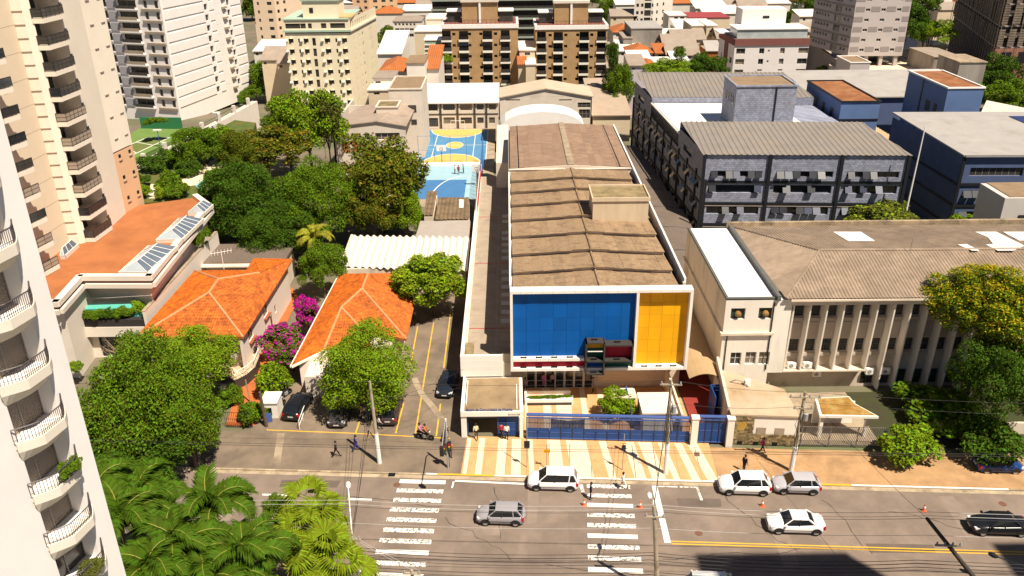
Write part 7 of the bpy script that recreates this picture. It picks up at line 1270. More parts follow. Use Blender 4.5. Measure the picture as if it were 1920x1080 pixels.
for i, (px, py) in enumerate(((1223, 40), (1248, 45), (1352, 30))): q = P(px, py, -6); palm('distant_palm', ('left palm of two beside the far white house', 'right palm of two beside the far white house', 'palm behind the cream walk up flats')[i], (q.x, q.y, -15), 9, cm, 14, sc=1.6, group='distant palms', seed=40+i, el=(-.3, 1.0))
# ================================================================ vehicles
m_tyre = mat('tyre', (.015, .014, .013), .9, .2); m_rim = mat('alloy_rim', (.45, .43, .4), .35, .1, metal=.6); m_cglass = mat('car_glass', (.012, .014, .017), .06, .1, spec=.7); m_head = mat('headlight', (.62, .62, .6), .15, .05, spec=.6); m_tail = mat('taillight', (.45, .01, .01), .25, .05); m_plate = mat('number_plate', (.55, .54, .52), .5, .05); m_trim = mat('car_trim', (.02, .02, .02), .6, .1)
def carpaint(n, c): return mat('car_paint_'+n, c, .22, .03, .5, spec=.55)
CARS = {'hatch': dict(L=3.95, W=1.70, H=1.50, hood=.92, cowl=1.02, rf=.36, rr=-1.35, rb=-1.82, belt=.96, deck=.98, tail=.9), 'sedan': dict(L=4.45, W=1.74, H=1.46, hood=.88, cowl=1.12, rf=.42, rr=-.85, rb=-1.52, belt=.94, deck=1.0, tail=.92), 'mpv': dict(L=4.4, W=1.76, H=1.68, hood=1.0, cowl=1.28, rf=.55, rr=-1.75, rb=-2.06, belt=1.0, deck=1.02, tail=.95), 'suv': dict(L=4.35, W=1.80, H=1.68, hood=1.05, cowl=1.05, rf=.45, rr=-1.5, rb=-2.0, belt=1.05, deck=1.06, tail=1.0)}
def car(label, kind, loc, rz, paint, group=None):
    c = CARS[kind]; L, W, H = c['L']/2, c['W']/2, c['H']; t = thing('parked_car' if group and 'parked' in group else 'car', label, 'car', loc, group, local=True, rz=rz)
    st = [(L, .55, .42, .62), (L-.06, .80, .30, .70), (L-.35, .95, .22, c['hood']-.08), (c['cowl']+.3, 1., .2, c['hood']), (c['cowl'], 1., .2, c['belt']), (0, 1.0, .2, c['belt']), (c['rb']+.25, 1., .2, c['deck']), (-L+.28, .97, .22, c['deck']), (-L+.05, .86, .32, c['tail']), (-L, .62, .42, c['tail']-.15)]
    g = G(); n = 12
    for x, wf, zb, zt in st:
        w = W*wf; zm = (zb+zt)/2
        ring = [(-w*.86, zb), (-w*.97, zb+.12), (-w, zm), (-w*.98, zt-.14), (-w*.90, zt-.03), (-w*.5, zt+.02), (w*.5, zt+.02), (w*.90, zt-.03), (w*.98, zt-.14), (w, zm), (w*.97, zb+.12), (w*.86, zb)]
        g.v += [(x, y, z) for y, z in ring]
    for i in range(len(st)-1):
        for j in range(n): j2 = (j+1) % n; g.f.append((i*n+j, i*n+j2, (i+1)*n+j2, (i+1)*n+j)); g.m.append(0)
    g.f.append(tuple(range(n-1, -1, -1))); g.m.append(0); g.f.append(tuple((len(st)-1)*n+j for j in range(n))); g.m.append(0)
    g.build('body', paint, t, True)
    zb_, w0, w1 = c['belt']-.03, W*.92, W*.72; xc, xf, xr, xb = c['cowl'], c['rf'], c['rr'], c['rb']; zr = H-.06
    G().face([(xc, -w0, zb_), (xc, w0, zb_), (xf, w1, zr), (xf, -w1, zr)]).build('windscreen', m_cglass, t); G().face([(xb, w0*.96, zb_), (xb, -w0*.96, zb_), (xr, -w1, zr), (xr, w1, zr)]).build('rear_window', m_cglass, t)
    for s in (-1, 1):
        G().face([(xc, s*w0, zb_), (xb, s*w0*.96, zb_), (xr, s*w1, zr), (xf, s*w1, zr)][::s]).build('side_window', m_cglass, t)
        for a, b in (((xc, w0), (xf, w1)), ((xb, w0*.96), (xr, w1)), ((-.12, w0*.99), (-.16, w1))): G().tube([(a[0], s*a[1], zb_-.02), (b[0], s*b[1], zr)], .045 if a[0] != xb else .075, 5).build('pillar', paint if a[0] != -.12 else m_trim, t)
        if kind in ('mpv', 'suv', 'hatch'): G().tube([(xb+.75, s*w0*.97, zb_), (xr+.35, s*w1, zr)], .05, 5).build('pillar', paint, t)
        G().ob((xc-.25, s*(W+.02), zb_+.02), V((.16, 0, 0)), V((0, s*.16, 0)), V((0, 0, .13))).build('mirror', paint, t)
        G().ob((L-.42, s*W*.62, .62), V((.32, 0, 0)), V((-.05, s*W*.30, 0)), V((0, 0, .15))).build('headlight', m_head, t); G().ob((-L+.02, s*W*.66, c['tail']-.32), V((.22, 0, 0)), V((.05, s*W*.30, 0)), V((0, 0, .30))).build('taillight', m_tail, t)
        G().ob((xb+.3, s*(W-.015), .5), V((xc-xb-.2, 0, 0)), V((0, s*.02, 0)), V((0, 0, .04))).build('door_strip', m_trim, t)
        for x in (L-.78, -L+.75):
            o = G().lathe((0, 0, 0), [(.22, -.09), (.31, -.08), (.325, 0), (.31, .08), (.22, .09)], 14).build('wheel', m_tyre, t, True); o.location = (x, s*(W-.10), .325); o.rotation_euler = (R(90), 0, 0); q = G().lathe((0, 0, 0), [(.2, -.1), (.21, .1)], 10).build('rim', m_rim, o)
            a = G(); pr = [(x+.42*math.cos(th), .325+.42*math.sin(th)) for th in [math.pi*k/9 for k in range(10)]]; a.face([(p, s*(W+.004), z) for p, z in pr][::s]); a.build('wheel_arch', m_trim, t)
    rg = G(); nx_, ny_ = 6, 6
    for i in range(nx_+1):
        for j in range(ny_+1):
            fx_, fy_ = i/nx_, j/ny_*2-1; rg.v.append((xf+.03+(xr-xf-.06)*fx_, fy_*(w1+.015), zr-.01+.07*(1-fy_**4)*(1-(2*fx_-1)**4*.6)))
    rg.f += [(i*(ny_+1)+j, i*(ny_+1)+j+1, (i+1)*(ny_+1)+j+1, (i+1)*(ny_+1)+j) for i in range(nx_) for j in range(ny_)]; rg.m += [0]*(nx_*ny_); rg.build('roof', paint, t, True)
    G().box(L-.02, L+.015, -.26, .26, .46, .58).build('number_plate', m_plate, t); G().box(-L-.015, -L+.02, -.26, .26, .62, .75).build('number_plate', m_plate, t); G().box(L-.06, L+.008, -W*.5, W*.5, .60, .69).build('grille', m_trim, t)
    return t
ST = math.atan2(-.061, .998)
def road_car(label, kind, px, py, paint, flip=True, d=0., z=.01): q = P(px, py, 0); return car(label, kind, (q.x, q.y, z), ST+(math.pi if flip else 0)+d, paint, 'cars on the street')
pw, pgr, psl, pbk = carpaint('white', (.82, .80, .77)), carpaint('grey', (.30, .28, .29)), carpaint('silver', (.42, .40, .42)), carpaint('black', (.012, .012, .014)); pdk = carpaint('dark_grey', (.06, .05, .05)); pwine = carpaint('dark_wine', (.05, .03, .03)); pblu = carpaint('blue', (.01, .04, .16)); pnav = carpaint('navy', (.015, .02, .03))
road_car('white people carrier waiting before the right zebra crossing', 'mpv', 1037, 911, pw); road_car('grey hatchback driving between the two zebra crossings', 'hatch', 939, 975, pgr); road_car('white SUV parked at the kerb left of the silver hatchback', 'suv', 1394, 919, pw); road_car('silver hatchback parked at the kerb behind the white SUV', 'hatch', 1491, 918, psl); road_car('white saloon driving along the yellow centre line', 'sedan', 1489, 991, pw); road_car('black saloon at the right edge of the street', 'sedan', 1868, 994, pbk); road_car('blue car parked in deep shade under the right hand trees', 'hatch', 1868, 880, pblu, False)
q = P(1345, 1090, 1.3); car('white car cut by the bottom edge of the street', 'mpv', (q.x, q.y, .01), ST, pw, 'cars on the street')
def lot_car(label, kind, px, py, paint, h): q = P(px, py, .13); car(label, kind, (q.x, q.y, .13), h, paint, 'cars parked left of the school')
lot_car('black SUV parked tail out beside the motorcycles', 'suv', 561, 770, pbk, R(82)); lot_car('dark grey SUV parked nose out under the round tree', 'suv', 640, 782, pdk, R(-92)); lot_car('dark wine estate car parked tail out beside the pole', 'mpv', 734, 778, pwine, R(88)); lot_car('dark saloon parked along the annex wall in shade', 'sedan', 840, 728, pnav, R(-96))
# ---------------------------------------------------------------- motorcycles
def motorcycle(label, px, py, rz, col):
    q = P(px, py, .13); t = thing('motorcycle', label, 'motorcycle', (q.x, q.y, .13), 'motorcycles', local=True, rz=rz)
    for x in (.62, -.62):
        o = G().lathe((0, 0, 0), [(.2, -.05), (.29, -.05), (.31, 0), (.29, .05), (.2, .05)], 14).build('wheel', m_tyre, t); o.location = (x, 0, .31); o.rotation_euler = (R(90), 0, 0); G().lathe((0, 0, 0), [(.05, -.06), (.05, .06)], 8).build('hub', m_rim, o)
    G().tube([(.62, 0, .31), (.42, 0, .95)], .035, 5).build('fork', m_rim, t); G().tube([(.4, -.34, 1.02), (.42, 0, .98), (.4, .34, 1.02)], .025, 5).build('handlebar', m_trim, t)
    g = G(); g.hexa([(-.1, -.11, .7), (.35, -.1, .7), (.35, .1, .7), (-.1, .11, .7), (-.05, -.13, .9), (.3, -.1, .94), (.3, .1, .94), (-.05, .13, .9)]); g.build('fuel_tank', col, t); G().hexa([(-.75, -.1, .72), (-.08, -.11, .72), (-.08, .11, .72), (-.75, .1, .72), (-.78, -.08, .86), (-.08, -.1, .82), (-.08, .1, .82), (-.78, .08, .86)]).build('seat', m_trim, t)
    G().box(-.2, .25, -.14, .14, .28, .62).build('engine', m_grey, t); G().tube([(.1, .16, .35), (-.7, .18, .4)], .05, 6).build('exhaust', m_rim, t); G().box(.44, .56, -.08, .08, .84, .98).build('headlamp', m_head, t); return t
for i, (px, py, rz, lab) in enumerate(((526, 765, 1.2, 'motorcycle nearest the white box in the row by the hedge'), (536, 744, 1.1, 'middle motorcycle in the row by the hedge'), (541, 727, 1.2, 'motorcycle at the back of the row by the hedge'), (797, 824, -.25, 'motorcycle with two riders turning into the parking court'), (836, 822, 1.4, 'dark motorcycle standing in shade by the gatehouse wall'), (706, 786, .3, 'motorcycle under the round tree by the pole'))): motorcycle(lab, px, py, rz, (m_red, pbk, pnav, pbk, pbk, m_red)[i])
# ================================================================ people
m_skin = mat('skin', (.36, .19, .11), .6, .08); m_hair = mat('dark_hair', (.02, .014, .01), .7, .1)
def body_mesh(pose):
    J = {'pel': (0, 0, .93), 'sp': (.0, 0, 1.12), 'ch': (.02, 0, 1.32), 'nk': (.03, 0, 1.47), 'hd': (.05, 0, 1.57), 'tp': (.06, 0, 1.68)}; Rd = {'pel': .135, 'sp': .12, 'ch': .14, 'nk': .055, 'hd': .085, 'tp': .075}; E_ = [('pel', 'sp'), ('sp', 'ch'), ('ch', 'nk'), ('nk', 'hd'), ('hd', 'tp')]
    sw = {'walk': .38, 'stand': .06, 'sit': 0}[pose]
    for s, k in ((1, 'l'), (-1, 'r')):
        a = sw*s
        if pose == 'sit': hip, kn, an, to = (.0, .1*s, .9), (.4, .17*s, .86), (.28, .2*s, .46), (.46, .2*s, .40)
        else: hip = (0, .095*s, .88); kn = (.45*math.sin(a), .1*s, .88-.43*math.cos(a)); b = a-(.25 if a < 0 else .05)*abs(sw)/.38; an = (kn[0]+.40*math.sin(b), .1*s, kn[2]-.40*math.cos(b)); to = (an[0]+.17, .12*s, an[2]-.05)
        if pose == 'sit': sh, el, wr = (.04, .18*s, 1.40), (.22, .24*s, 1.16), (.44, .27*s, 1.04)
        else: c = -a*.9; sh = (.01, .18*s, 1.40); el = (.27*math.sin(c), .23*s, 1.40-.28); wr = (el[0]+.24*math.sin(c+.35), .24*s, el[2]-.23)
        pts = {'hip': hip, 'kn': kn, 'an': an, 'to': to, 'sh': sh, 'el': el, 'wr': wr}; rr = {'hip': .095, 'kn': .062, 'an': .045, 'to': .038, 'sh': .068, 'el': .045, 'wr': .032}
        for n_, p in pts.items(): J[n_+k] = p; Rd[n_+k] = rr[n_]
        d = (V(wr)-V(el)).normalized(); pm = V(wr)+d*.075; J['pm'+k] = tuple(pm); Rd['pm'+k] = .034
        E_ += [('pel', 'hip'+k), ('hip'+k, 'kn'+k), ('kn'+k, 'an'+k), ('an'+k, 'to'+k), ('ch', 'sh'+k), ('sh'+k, 'el'+k), ('el'+k, 'wr'+k), ('wr'+k, 'pm'+k)]
        for f in range(5):
            o = (f-1.6)*.018; ln = (.05, .075, .085, .078, .06)[f]; b1 = pm+d*(.028 if f else 0.)+V((o, -.005*s, 0)); e1 = b1+d*ln+V((o*.4, -.02*s, 0)); J[f'f{f}{k}'] = tuple(e1); Rd[f'f{f}{k}'] = .009; E_.append(('pm'+k, f'f{f}{k}'))
    names = list(J); me = D.meshes.new('body'); me.from_pydata([J[n_] for n_ in names], [(names.index(a), names.index(b)) for a, b in E_], [])
    o = D.objects.new('body', me); COL.objects.link(o); sk = o.modifiers.new('s', 'SKIN'); sv = me.skin_vertices[0].data
    for i, n_ in enumerate(names): sv[i].radius = (Rd[n_], Rd[n_]*(1.25 if n_ in ('ch', 'sp', 'pel') else 1)); sv[i].use_root = n_ == 'pel'
    ss = o.modifiers.new('u', 'SUBSURF'); ss.levels = 1; ss.render_levels = 1
    dg = bpy.context.evaluated_depsgraph_get(); out = D.meshes.new_from_object(o.evaluated_get(dg)); D.objects.remove(o); D.meshes.remove(me)
    for i in range(4): out.materials.append(None)
    kp = np.array([J[n_] for n_ in names])
    grp = [3 if n_[:2] in ('an', 'to') else 2 if n_[:2] in ('hi', 'kn', 'pe') else 1 if n_[:2] in ('sp', 'ch', 'sh') or n_[:2] == 'el' else 0 for n_ in names]
    for p in out.polygons: c = np.array(p.center); p.material_index = grp[int(np.argmin(((kp-c)**2).sum(1)))]; p.use_smooth = True
    return out
BODY = {k: body_mesh(k) for k in ('walk', 'stand', 'sit')}
def cloth(n, c): return mat('cloth_'+n, c, .9, .15, 4)
cW, cB, cN, cO, cP, cM, cG, cY, cK, cJ, cR = cloth('white', (.75, .72, .66)), cloth('black', (.015, .014, .016)), cloth('navy', (.015, .018, .045)), cloth('orange', (.55, .15, .03)), cloth('pink', (.7, .2, .42)), cloth('magenta', (.38, .03, .10)), cloth('green', (.08, .30, .2)), cloth('cream', (.68, .58, .36)), cloth('khaki', (.32, .24, .14)), cloth('jeans', (.03, .045, .10)), cloth('red', (.4, .03, .03)); cU = cloth('blue', (.05, .05, .25))
hg = G(); hg.lathe((0, 0, 0), [(.100, -.03), (.108, .03), (.10, .08), (.065, .12), (.02, .135)], 10); HAIR = hg.mesh('hair', m_hair, True)
FACE = G().box(.075, .1, -.012, .012, -.035, .0).box(.068, .082, -.045, -.02, .01, .022).box(.068, .082, .02, .045, .01, .022).box(.07, .084, -.025, .025, -.062, -.054).mesh('face', m_hair)
def person(label, px, py, rz, shirt, legs, pose='walk', z=.12, group=None, sc=1.0, xyz=None):
    q = V(xyz) if xyz else P(px, py, z); t = thing('person', label, 'person', (q.x, q.y, q.z), group, local=True, rz=rz); b = link('body', BODY[pose], t, (0, 0, .0 if pose != 'walk' else .03), 0, sc)
    for i, m in enumerate((m_skin, shirt, legs, m_trim)): b.material_slots[i].link = 'OBJECT'; b.material_slots[i].material = m
    link('hair', HAIR, t, (.03, 0, 1.65*sc), 0, sc); link('face', FACE, t, (.06, 0, 1.62*sc), 0, sc); return t
person('person in black walking along the grey pavement at the left', 631, 857, 0, cB, cB); person('person in a blue jacket by the shadow of the pole', 668, 846, .3, cU, cU); person('person with orange top beside the traffic light post', 845, 858, 1.2, cO, cJ, 'stand'); person('person in a cream shirt entering the open blue gate', 893, 824, 1.6, cY, cB); person('person with a bare red top standing right of the open gate', 940, 822, 1.2, cR, cB, 'stand'); person('person in a white shirt standing right of the open gate', 950, 824, 1.5, cW, cB, 'stand')
person('person in navy standing on the right zebra crossing', 1107, 936, 0, cN, cN, 'stand', .01); person('person in white stepping onto the right zebra crossing', 1168, 917, 2.6, cW, cW, 'walk', .01); person('person in magenta walking past the stone kiosk', 1428, 851, 0, cM, cB); person('person in black behind the parked white SUV', 1394, 884, .6, cB, cB, 'stand')
person('person in white on the pale blue court', 853, 326, 0, cW, cB, 'stand', 0.02, 'people on the court'); person('person in a red patterned top on the pale blue court', 860, 327, 1.5, cR, cB, 'stand', 0.02, 'people on the court'); person('person in a green top on the pale blue court', 869, 325, 3, cG, cB, 'stand', .02, 'people on the court')
person('person in white and navy beside the dark wine car', 711, 808, .5, cW, cN, 'walk', .13); person('person in an orange vest at the foot of the left pole', 707, 788, .5, cO, cK, 'stand', .13); person('person in pale clothes in the shade of the round tree', 682, 788, 2, cK, cJ, 'walk', .13)
person('person in a mauve top at the left of the shaded school doors', 985, 736, 1.6, cloth('mauve', (.3, .2, .28)), cN, 'stand'); person('person in pink by the school doors', 1020, 727, 1.6, cP, cP, 'stand'); person('person in pale pink near the middle school doors', 1036, 727, 1.6, cloth('pale_pink', (.5, .32, .34)), cB, 'walk'); person('person in grey at the right end of the school doors', 1112, 735, 3.1, cloth('grey', (.25, .22, .26)), cB, 'stand')
q = P(797, 824, .13); person('motorcycle rider in orange in front of the passenger', 0, 0, -.25, cO, cB, 'sit', xyz=(q.x-.0, q.y, .13)); person('motorcycle passenger in a pink top', 0, 0, -.25, cP, cB, 'sit', xyz=(q.x-.5, q.y+.13, .14))
# ================================================================ street furniture
m_pole = mat('concrete_pole', (.40, .33, .24), .9, .2, 2, stain=(.22, .17, .11), sscale=1.5); m_ins = mat('grey_insulator', (.3, .29, .28), .5, .1); m_orc = mat('cone_orange', (.62, .16, .06), .7, .1)
def upole(label, base, top, r=.19, white=2.2, arms=(), group='utility poles along the street', dark=False):
    t = thing('utility_pole', label, 'utility pole', tuple(base), group); b, e = V(base), V(top); G().tube([b, e], [r, r*.6], 10).build('shaft', mat('dark_wood_pole', (.06, .05, .04), .9, .2, 2) if dark else m_pole, t)
    if white: d = (e-b).normalized(); G().tube([b+d*.02, b+d*white], [r+.012, r*.95+.012], 10).build('white_band', m_whitec, t)
    for h, w, n in arms:
        c = b.lerp(e, h/(e-b).length); arm = G().ob(c-SU*w/2+V((0, -.22, -.06)), SU*w, V((0, .1, 0)), V((0, 0, .12))).build('crossarm', m_pole, t)
        for i in range(n): p = c+SU*(-w/2+.12+(w-.24)*i/max(1, n-1))+V((0, -.17, .06)); G().lathe(p, [(.05, 0), (.08, .06), (.05, .12), (.07, .18), (.03, .24)], 7).build('insulator', m_ins, arm)
    return t
T1 = PY(693, 715, 61.16); T2 = PY(1258, 712, 59.18); T3 = PY(1510, 735, 59.35)
B1, B2, B3 = V((-11.87, 61.16, .1)), V((13.39, 59.18, .1)), V((24.4, 59.35, .1))
upole('concrete pole with white foot on the grey pavement at the left', B1, T1, white=3.2); t2 = upole('concrete pole with tangled cables in front of the long blue gate', B2, T2, arms=((9.2, 1.8, 3),), white=3.2); t3 = upole('concrete pole with crossarms in front of the stone kiosk', B3, T3, .2, 2.6, ((7.7, 2.6, 4), (6.6, 1.6, 3)))
for t, b, e in ((t2, B2, T2), (t3, B3, T3)):
    for i in range(7):
        a = b.lerp(e, .5+.06*i)+V((rnd.uniform(-.25, .25), -.25, 0)); g = G(); g.tube([a, a+V((rnd.uniform(-.4, .4), -.1, -.9)), a+V((rnd.uniform(-.2, .3), 0, -2.2))], .025, 4); g.build('hanging_cable', m_trim, t)
    c = b.lerp(e, .72); G().lathe(c+V((.35, -.1, -.5)), [(.1, 0), (.22, .05), (.22, .7), (.1, .78)], 10).build('transformer_can', m_ins, t)
PB4, PT4 = V((10.4, 45.2, .1)), PY(1226, 948, 45.3); PB5, PT5 = V((34.2, 43.9, .1)), PY(1738, 972, 44.4)
PB6, PT6 = V((-11.0, 46.2, .1)), PY(660, 1000, 46.2); PB7, PT7 = V((-6.2, 45.6, .1)), PY(772, 1068, 45.8)
upole('mossy concrete pole at the bottom edge beside the right zebra crossing', PB4, PT4, .2, 0, ((PT4.z-.9, 1.4, 3),)); upole('dark pole with looped cables at the lower right', PB5, PT5, .2, 0, ((PT5.z-.6, 1.8, 4),), dark=True); upole('pole with a street lamp between the fan palms and the road', V((PT6.x+.25, 46.2, .1)), PT6, .16, 3.6, ((PT6.z-.5, 1.2, 3),)); upole('pole head with insulators at the bottom edge of the left zebra crossing', V((PT7.x, 45.8, .1)), PT7, .17, 0, ((PT7.z-.3, 1.3, 3),))
def lamp(label, base, h, head, m=m_whitec):
    t = thing('street_lamp', label, 'street lamp', tuple(base), 'street lamps'); b = V(base); hd = V(head); G().tube([b, (b.x, b.y, h-.5), b.lerp(hd, .3)+V((0, 0, 0)) if 0 else V((b.x+(hd.x-b.x)*.2, b.y+(hd.y-b.y)*.2, h)), hd], [.06, .05, .045, .04], 6).build('arm', m, t)
    d = (hd-V((b.x, b.y, hd.z))); d = d.normalized() if d.length > .05 else SN; g = G(); g.lathe((0, 0, 0), [(.06, 0), (.17, .15), (.2, .35), (.14, .6), (.04, .68)], 10); o = g.build('lamp_head', m, t, True); o.location = hd; o.rotation_euler = d.to_track_quat('Z', 'Y').to_euler(); o.matrix_parent_inverse = INV[t.name]; return t
h6 = PY(653, 915, 48); lamp('street lamp arm reaching over the road by the fan palms', PT6-V((0, 0, .6)), PT6.z+.9, h6); h4 = PY(1219, 935, 46.8); lamp('street lamp fixed to the mossy pole at the bottom', PT4-V((0, 0, 1.2)), PT4.z+.2, h4); h5 = PY(1872, 1045, 46); lamp('dark street lamp arm at the lower right', V((h5.x+2.2, 44, h5.z-1.5)), h5.z+.3, h5, m_trim)
# traffic light, sign posts
tl = thing('traffic_light', 'traffic light post with dark signal heads by the left zebra crossing', 'traffic light', (-5.71, 60.43, .1)); tb = V((-5.71, 60.43, .12)); th = PY(838, 785, 60.43).z
G().tube([tb, (tb.x, tb.y, th)], .08, 8).build('post', m_whitec, tl)
for i, (dx, z) in enumerate(((-.25, 1.9), (.22, 2.1))):
    hd = G().box(tb.x+dx-.16, tb.x+dx+.16, tb.y-.28, tb.y-.05, z, z+.85).build('signal_head', m_trim, tl)
    for k in range(3): o = G().lathe((0, 0, 0), [(.09, 0), (.1, .06)], 8).build('lens', (m_red, m_yel, m_grn)[2-k], hd); o.location = (tb.x+dx, tb.y-.28, z+.16+k*.26); o.rotation_euler = (R(90), 0, 0)
G().tube([(tb.x+.12, tb.y, 0.12), (tb.x+.12, tb.y, 3.4)], .04, 6).build('conduit', m_trim, tl)
arm = thing('signal_arm', 'tall curved signal arm whose shadow falls on the left zebra crossing', 'traffic light', (tb.x-.6, tb.y-.1, .1)); G().tube([(tb.x+.02, tb.y-.16, .1), (tb.x+.02, tb.y-.16, 5.0), (tb.x+.02, tb.y-.7, 5.5), (tb.x+.02, tb.y-4.6, 5.6)], .055, 6).build('post', m_grey, arm); G().box(tb.x-.15, tb.x+.18, tb.y-4.9, tb.y-4.6, 4.9, 5.75).build('signal_head', m_trim, arm)
def signpost(label, px, py, h, heads):
    q = P(px, py, .12); t = thing('sign_post', label, 'sign', tuple(q), 'thin posts on the striped pavement'); G().tube([q, q+V((0, 0, h))], .04, 6).build('post', m_grey, t)
    for z, w, hh, m in heads: G().box(q.x-w/2, q.x+w/2, q.y-.08, q.y-.045, z-hh/2, z+hh/2).build('sign_plate', m, t)
signpost('tall thin post with a dark signal box at the left of the long gate', 988, 876, 5.3, ((2.6, .5, .75, m_trim),)); signpost('short post with a yellow diamond sign by the white people carrier', 1025, 878, 2.6, ((2.0, .55, .35, m_yel),)); signpost('thin post with a small sign behind the right zebra crossing', 1167, 881, 3.8, ((2.5, .35, .6, m_trim), (3.0, .4, .12, m_yel)))
for i, (px, py) in enumerate(((1095, 948), (1200, 952), (1429, 949), (1732, 958))):
    q = P(px, py, .01); t = thing('traffic_cone', ('traffic cone at the left end of the right zebra crossing', 'traffic cone at the right end of the right zebra crossing', 'traffic cone beside the parked white SUV', 'traffic cone alone on the right part of the road')[i], 'traffic cone', tuple(q), 'orange traffic cones'); G().box(q.x-.2, q.x+.2, q.y-.2, q.y+.2, .012, .05).build('base', m_orc, t); G().lathe((q.x, q.y, .05), [(.15, 0), (.035, .68)], 10).build('cone', m_orc, t); G().lathe((q.x, q.y, .05), [(.108, .3), (.08, .45)], 10).build('band', m_whitec, t)
# posts, box and iron gate at the orange path
q = P(500, 800, .1); t = thing('wooden_post', 'leaning dark wooden post beside the white meter box', 'post', tuple(q)); e = PY(487, 735, q.y); G().tube([q, e], [.17, .14], 8).build('shaft', mat('old_wood', (.11, .08, .055), .95, .25, 3), t); q = P(470, 755, .1); t = thing('thin_post', 'thin leaning wooden pole behind the iron gate', 'post', tuple(q)); G().tube([q, PY(460, 712, q.y+.3)], .07, 6).build('shaft', m_twig, t)
q = P(506, 778, .1); t = thing('meter_box', 'white masonry meter box beside the dark post', 'meter box', tuple(q)); G().box(q.x-.5, q.x+1.0, q.y-.6, q.y+1.3, .1, 1.8).build('box', m_white, t); G().box(q.x-.35, q.x+.45, q.y-.64, q.y-.605, .5, 1.3).build('opening', m_black, t); G().box(q.x-.6, q.x+1.1, q.y-.7, q.y+1.4, 1.8, 1.92).build('lid', m_white, t); s_ = G().ob((q.x-.2, q.y-1.5, .15), V((.8, .25, 0)), V((-.02, .05, 0)), V((0, 0, 1.0))).build('sign_board', m_bgl, t)
ig = thing('iron_gate', 'dark iron railing gate across the orange path', 'gate', tuple(P(450, 800, .1))); a, b = P(424, 800, .1), P(474, 802, .1)
for i in range(15): p = a.lerp(b, i/14); G().tube([p, p+V((0, 0, 1.7))], .02, 4).build('bar', m_black, ig)
for z in (.15, .9, 1.65): G().tube([a+V((0, 0, z)), b+V((0, 0, z))], .025, 4).build('rail', m_black, ig)
rg_ = thing('ramp_railing', 'white tubular railing beside the parked black SUV', 'railing', tuple(P(575, 800, .1))); a, b = P(562, 806, .1), P(590, 728, .1)
for z in (.5, 1.0): G().tube([a+V((0, 0, z)), b+V((0, 0, z))], .04, 5).build('rail', m_whitec, rg_)
for i in range(6): p = a.lerp(b, i/5); G().tube([p, p+V((0, 0, 1.0))], .035, 5).build('post', m_whitec, rg_)
rg_ = thing('car_gate', 'grey barred gate standing open behind the dark wine car', 'gate', tuple(P(740, 760, .1))); a, b = P(716, 790, .1), P(757, 757, .1)
for i in range(12): p = a.lerp(b, i/11); G().tube([p, p+V((0, 0, 2.0))], .02, 4).build('bar', m_grey, rg_)
G().tube([a+V((0, 0, 2)), b+V((0, 0, 2))], .04, 5).build('rail', m_grey, rg_)
ld = thing('ladder_frame', 'pale forked wooden prop leaning at the foot of the left pole', 'prop', tuple(P(700, 815, .1))); a = P(698, 790, 1.6); 
for p in (P(690, 822, .13), P(706, 826, .13)): G().tube([p, a], .05, 5).build('leg', m_twig, ld)
# ---------------------------------------------------------------- overhead lines
m_wire = mat('cable', (.02, .018, .018), .7, .1); m_wirel = mat('pale_cable', (.34, .33, .31), .5, .1); NW = [0]
def wire(p, q, sag=.35, r=.02, m=None, label=None):
    p, q = V(p), V(q); n = 10; pts = [p.lerp(q, i/n)-V((0, 0, sag*4*(i/n)*(1-i/n))) for i in range(n+1)]; NW[0] += 1
    o = G().tube(pts, r, 4).build('overhead_cable', m or m_wire); tag(o, label, 'cable', 'overhead cables along the street'); return o
def sp(px, py, Y=45.6): return PY(px, py, Y)
XL, XR = -60, 70
lv = [(842, .2, m_wire, .016), (846, .3, m_wire, .016), (945, .3, m_wirel, .018), (952, .35, m_wirel, .018), (957, .3, m_wire, .018), (988, .25, m_wirel, .016), (1034, .45, m_wire, .026), (1040, .5, m_wire, .035), (1047, .45, m_wire, .03), (1053, .5, m_wire, .024), (1070, .4, m_wire, .03), (1075, .5, m_wire, .022)]
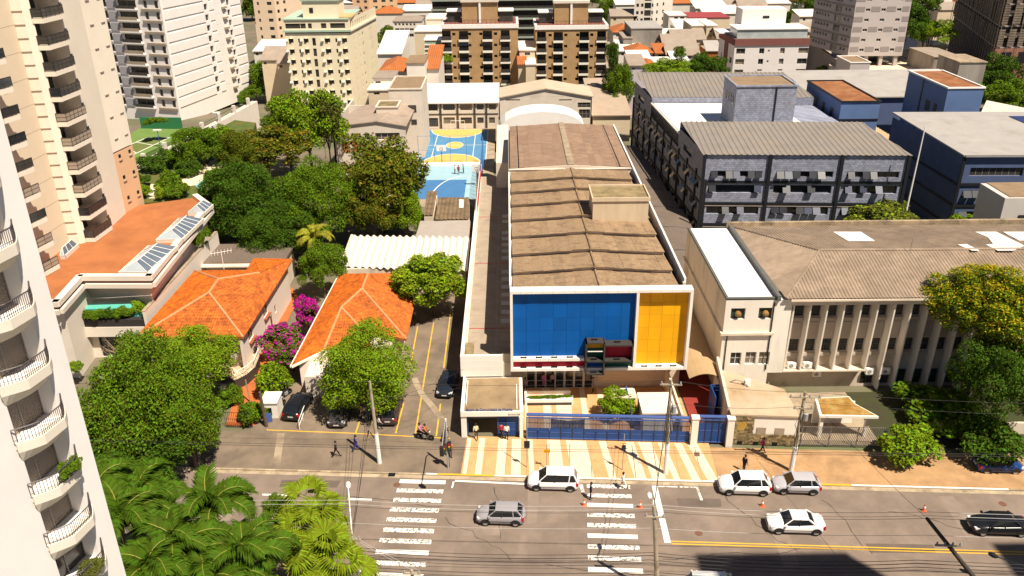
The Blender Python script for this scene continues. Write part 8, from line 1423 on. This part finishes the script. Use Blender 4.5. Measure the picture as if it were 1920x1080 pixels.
for i, (y, sg_, m, r) in enumerate(lv):
    z = PY(960, y, 45.6).z-.0; a, b, c, d = V((XL, 45.6+(-XL)*.05, z+.2)), V((PT6.x, 46.2, z)), V((PT4.x, 45.3, z+.02*(i % 4))), V((PT5.x, 44.3, z))
    nm = ('thin upper cable', 'second thin upper cable', 'pale cable', 'lower pale cable', 'dark cable below the pale pair', 'single pale cable', 'dark bundle cable', 'thick dark bundle cable', 'third dark bundle cable', 'fourth dark bundle cable', 'lowest thick cable', 'lowest thin cable')[i]
    if i < 2: wire(V((XL, 48.6, z+.6)), V((XR, 42.4, z+.9)), .8, r, m, nm+' spanning the whole street above the road'); continue
    wire(a, b, sg_*1.5, r, m, nm+' left of the palms'); wire(b, c, sg_, r, m, nm+' crossing above both zebra crossings'); wire(c, d, sg_, r, m, nm+' over the near lane at the right'); wire(d, V((XR, 42.6, z)), sg_, r, m, nm+' beyond the dark pole')
for i, (p, q, sg_, lab) in enumerate(((PT6, T1, .3, 'cable crossing the street from the lamp pole to the left pole'), (PT6-V((0, 0, .5)), T1-V((0, 0, .8)), .4, 'second cable crossing the street to the left pole'), (PT6, B1.lerp(T1, .8), .5, 'third cable crossing the street to the left pole'), (PT4, T2, .3, 'cable crossing from the mossy pole to the pole at the blue gate'), (PT4-V((0, 0, .6)), T2-V((0, 0, .8)), .4, 'second cable crossing to the pole at the blue gate'), (PT6-V((0, 0, .4)), PT7, .1, 'slanting cable down to the pole head at the left zebra crossing'), (PT6-V((0, 0, .2)), PT7+V((.4, 0, 0)), .1, 'second slanting cable to the pole head at the left zebra crossing'), (T1, T2, .5, 'cable above the pavement between the left pole and the gate pole'), (T2, T3, .3, 'upper cable between the gate pole and the kiosk pole'), (T2-V((0, 0, 2.2)), T3-V((0, 0, 1.4)), .4, 'lower cable between the gate pole and the kiosk pole'), (T3, V((62, 56.5, 8.4)), .6, 'upper cable from the kiosk pole to the right'), (T3-V((0, 0, 1)), V((62, 56.5, 7.2)), .6, 'lower cable from the kiosk pole to the right'), (V((-60, 64, 8.2)), T1, .6, 'cable from the left pole towards the street tree'), (T1-V((0, 0, 1.6)), V((-4.6, 67.5, 4.0)), .3, 'service drop from the left pole to the gatehouse wall'), (T1-V((0, 0, 2.4)), V((-4.6, 69.8, 4.6)), .3, 'second service drop to the annex wall'), (PT5, T3, .3, 'cable crossing from the dark pole to the kiosk pole'), (PT4, V((PT4.x+1.0, 46.2, .2)), .05, 'guy cable beside the mossy pole'))): wire(p, q, sg_, .016, m_wirel if i in (5, 6) else m_wire, lab)
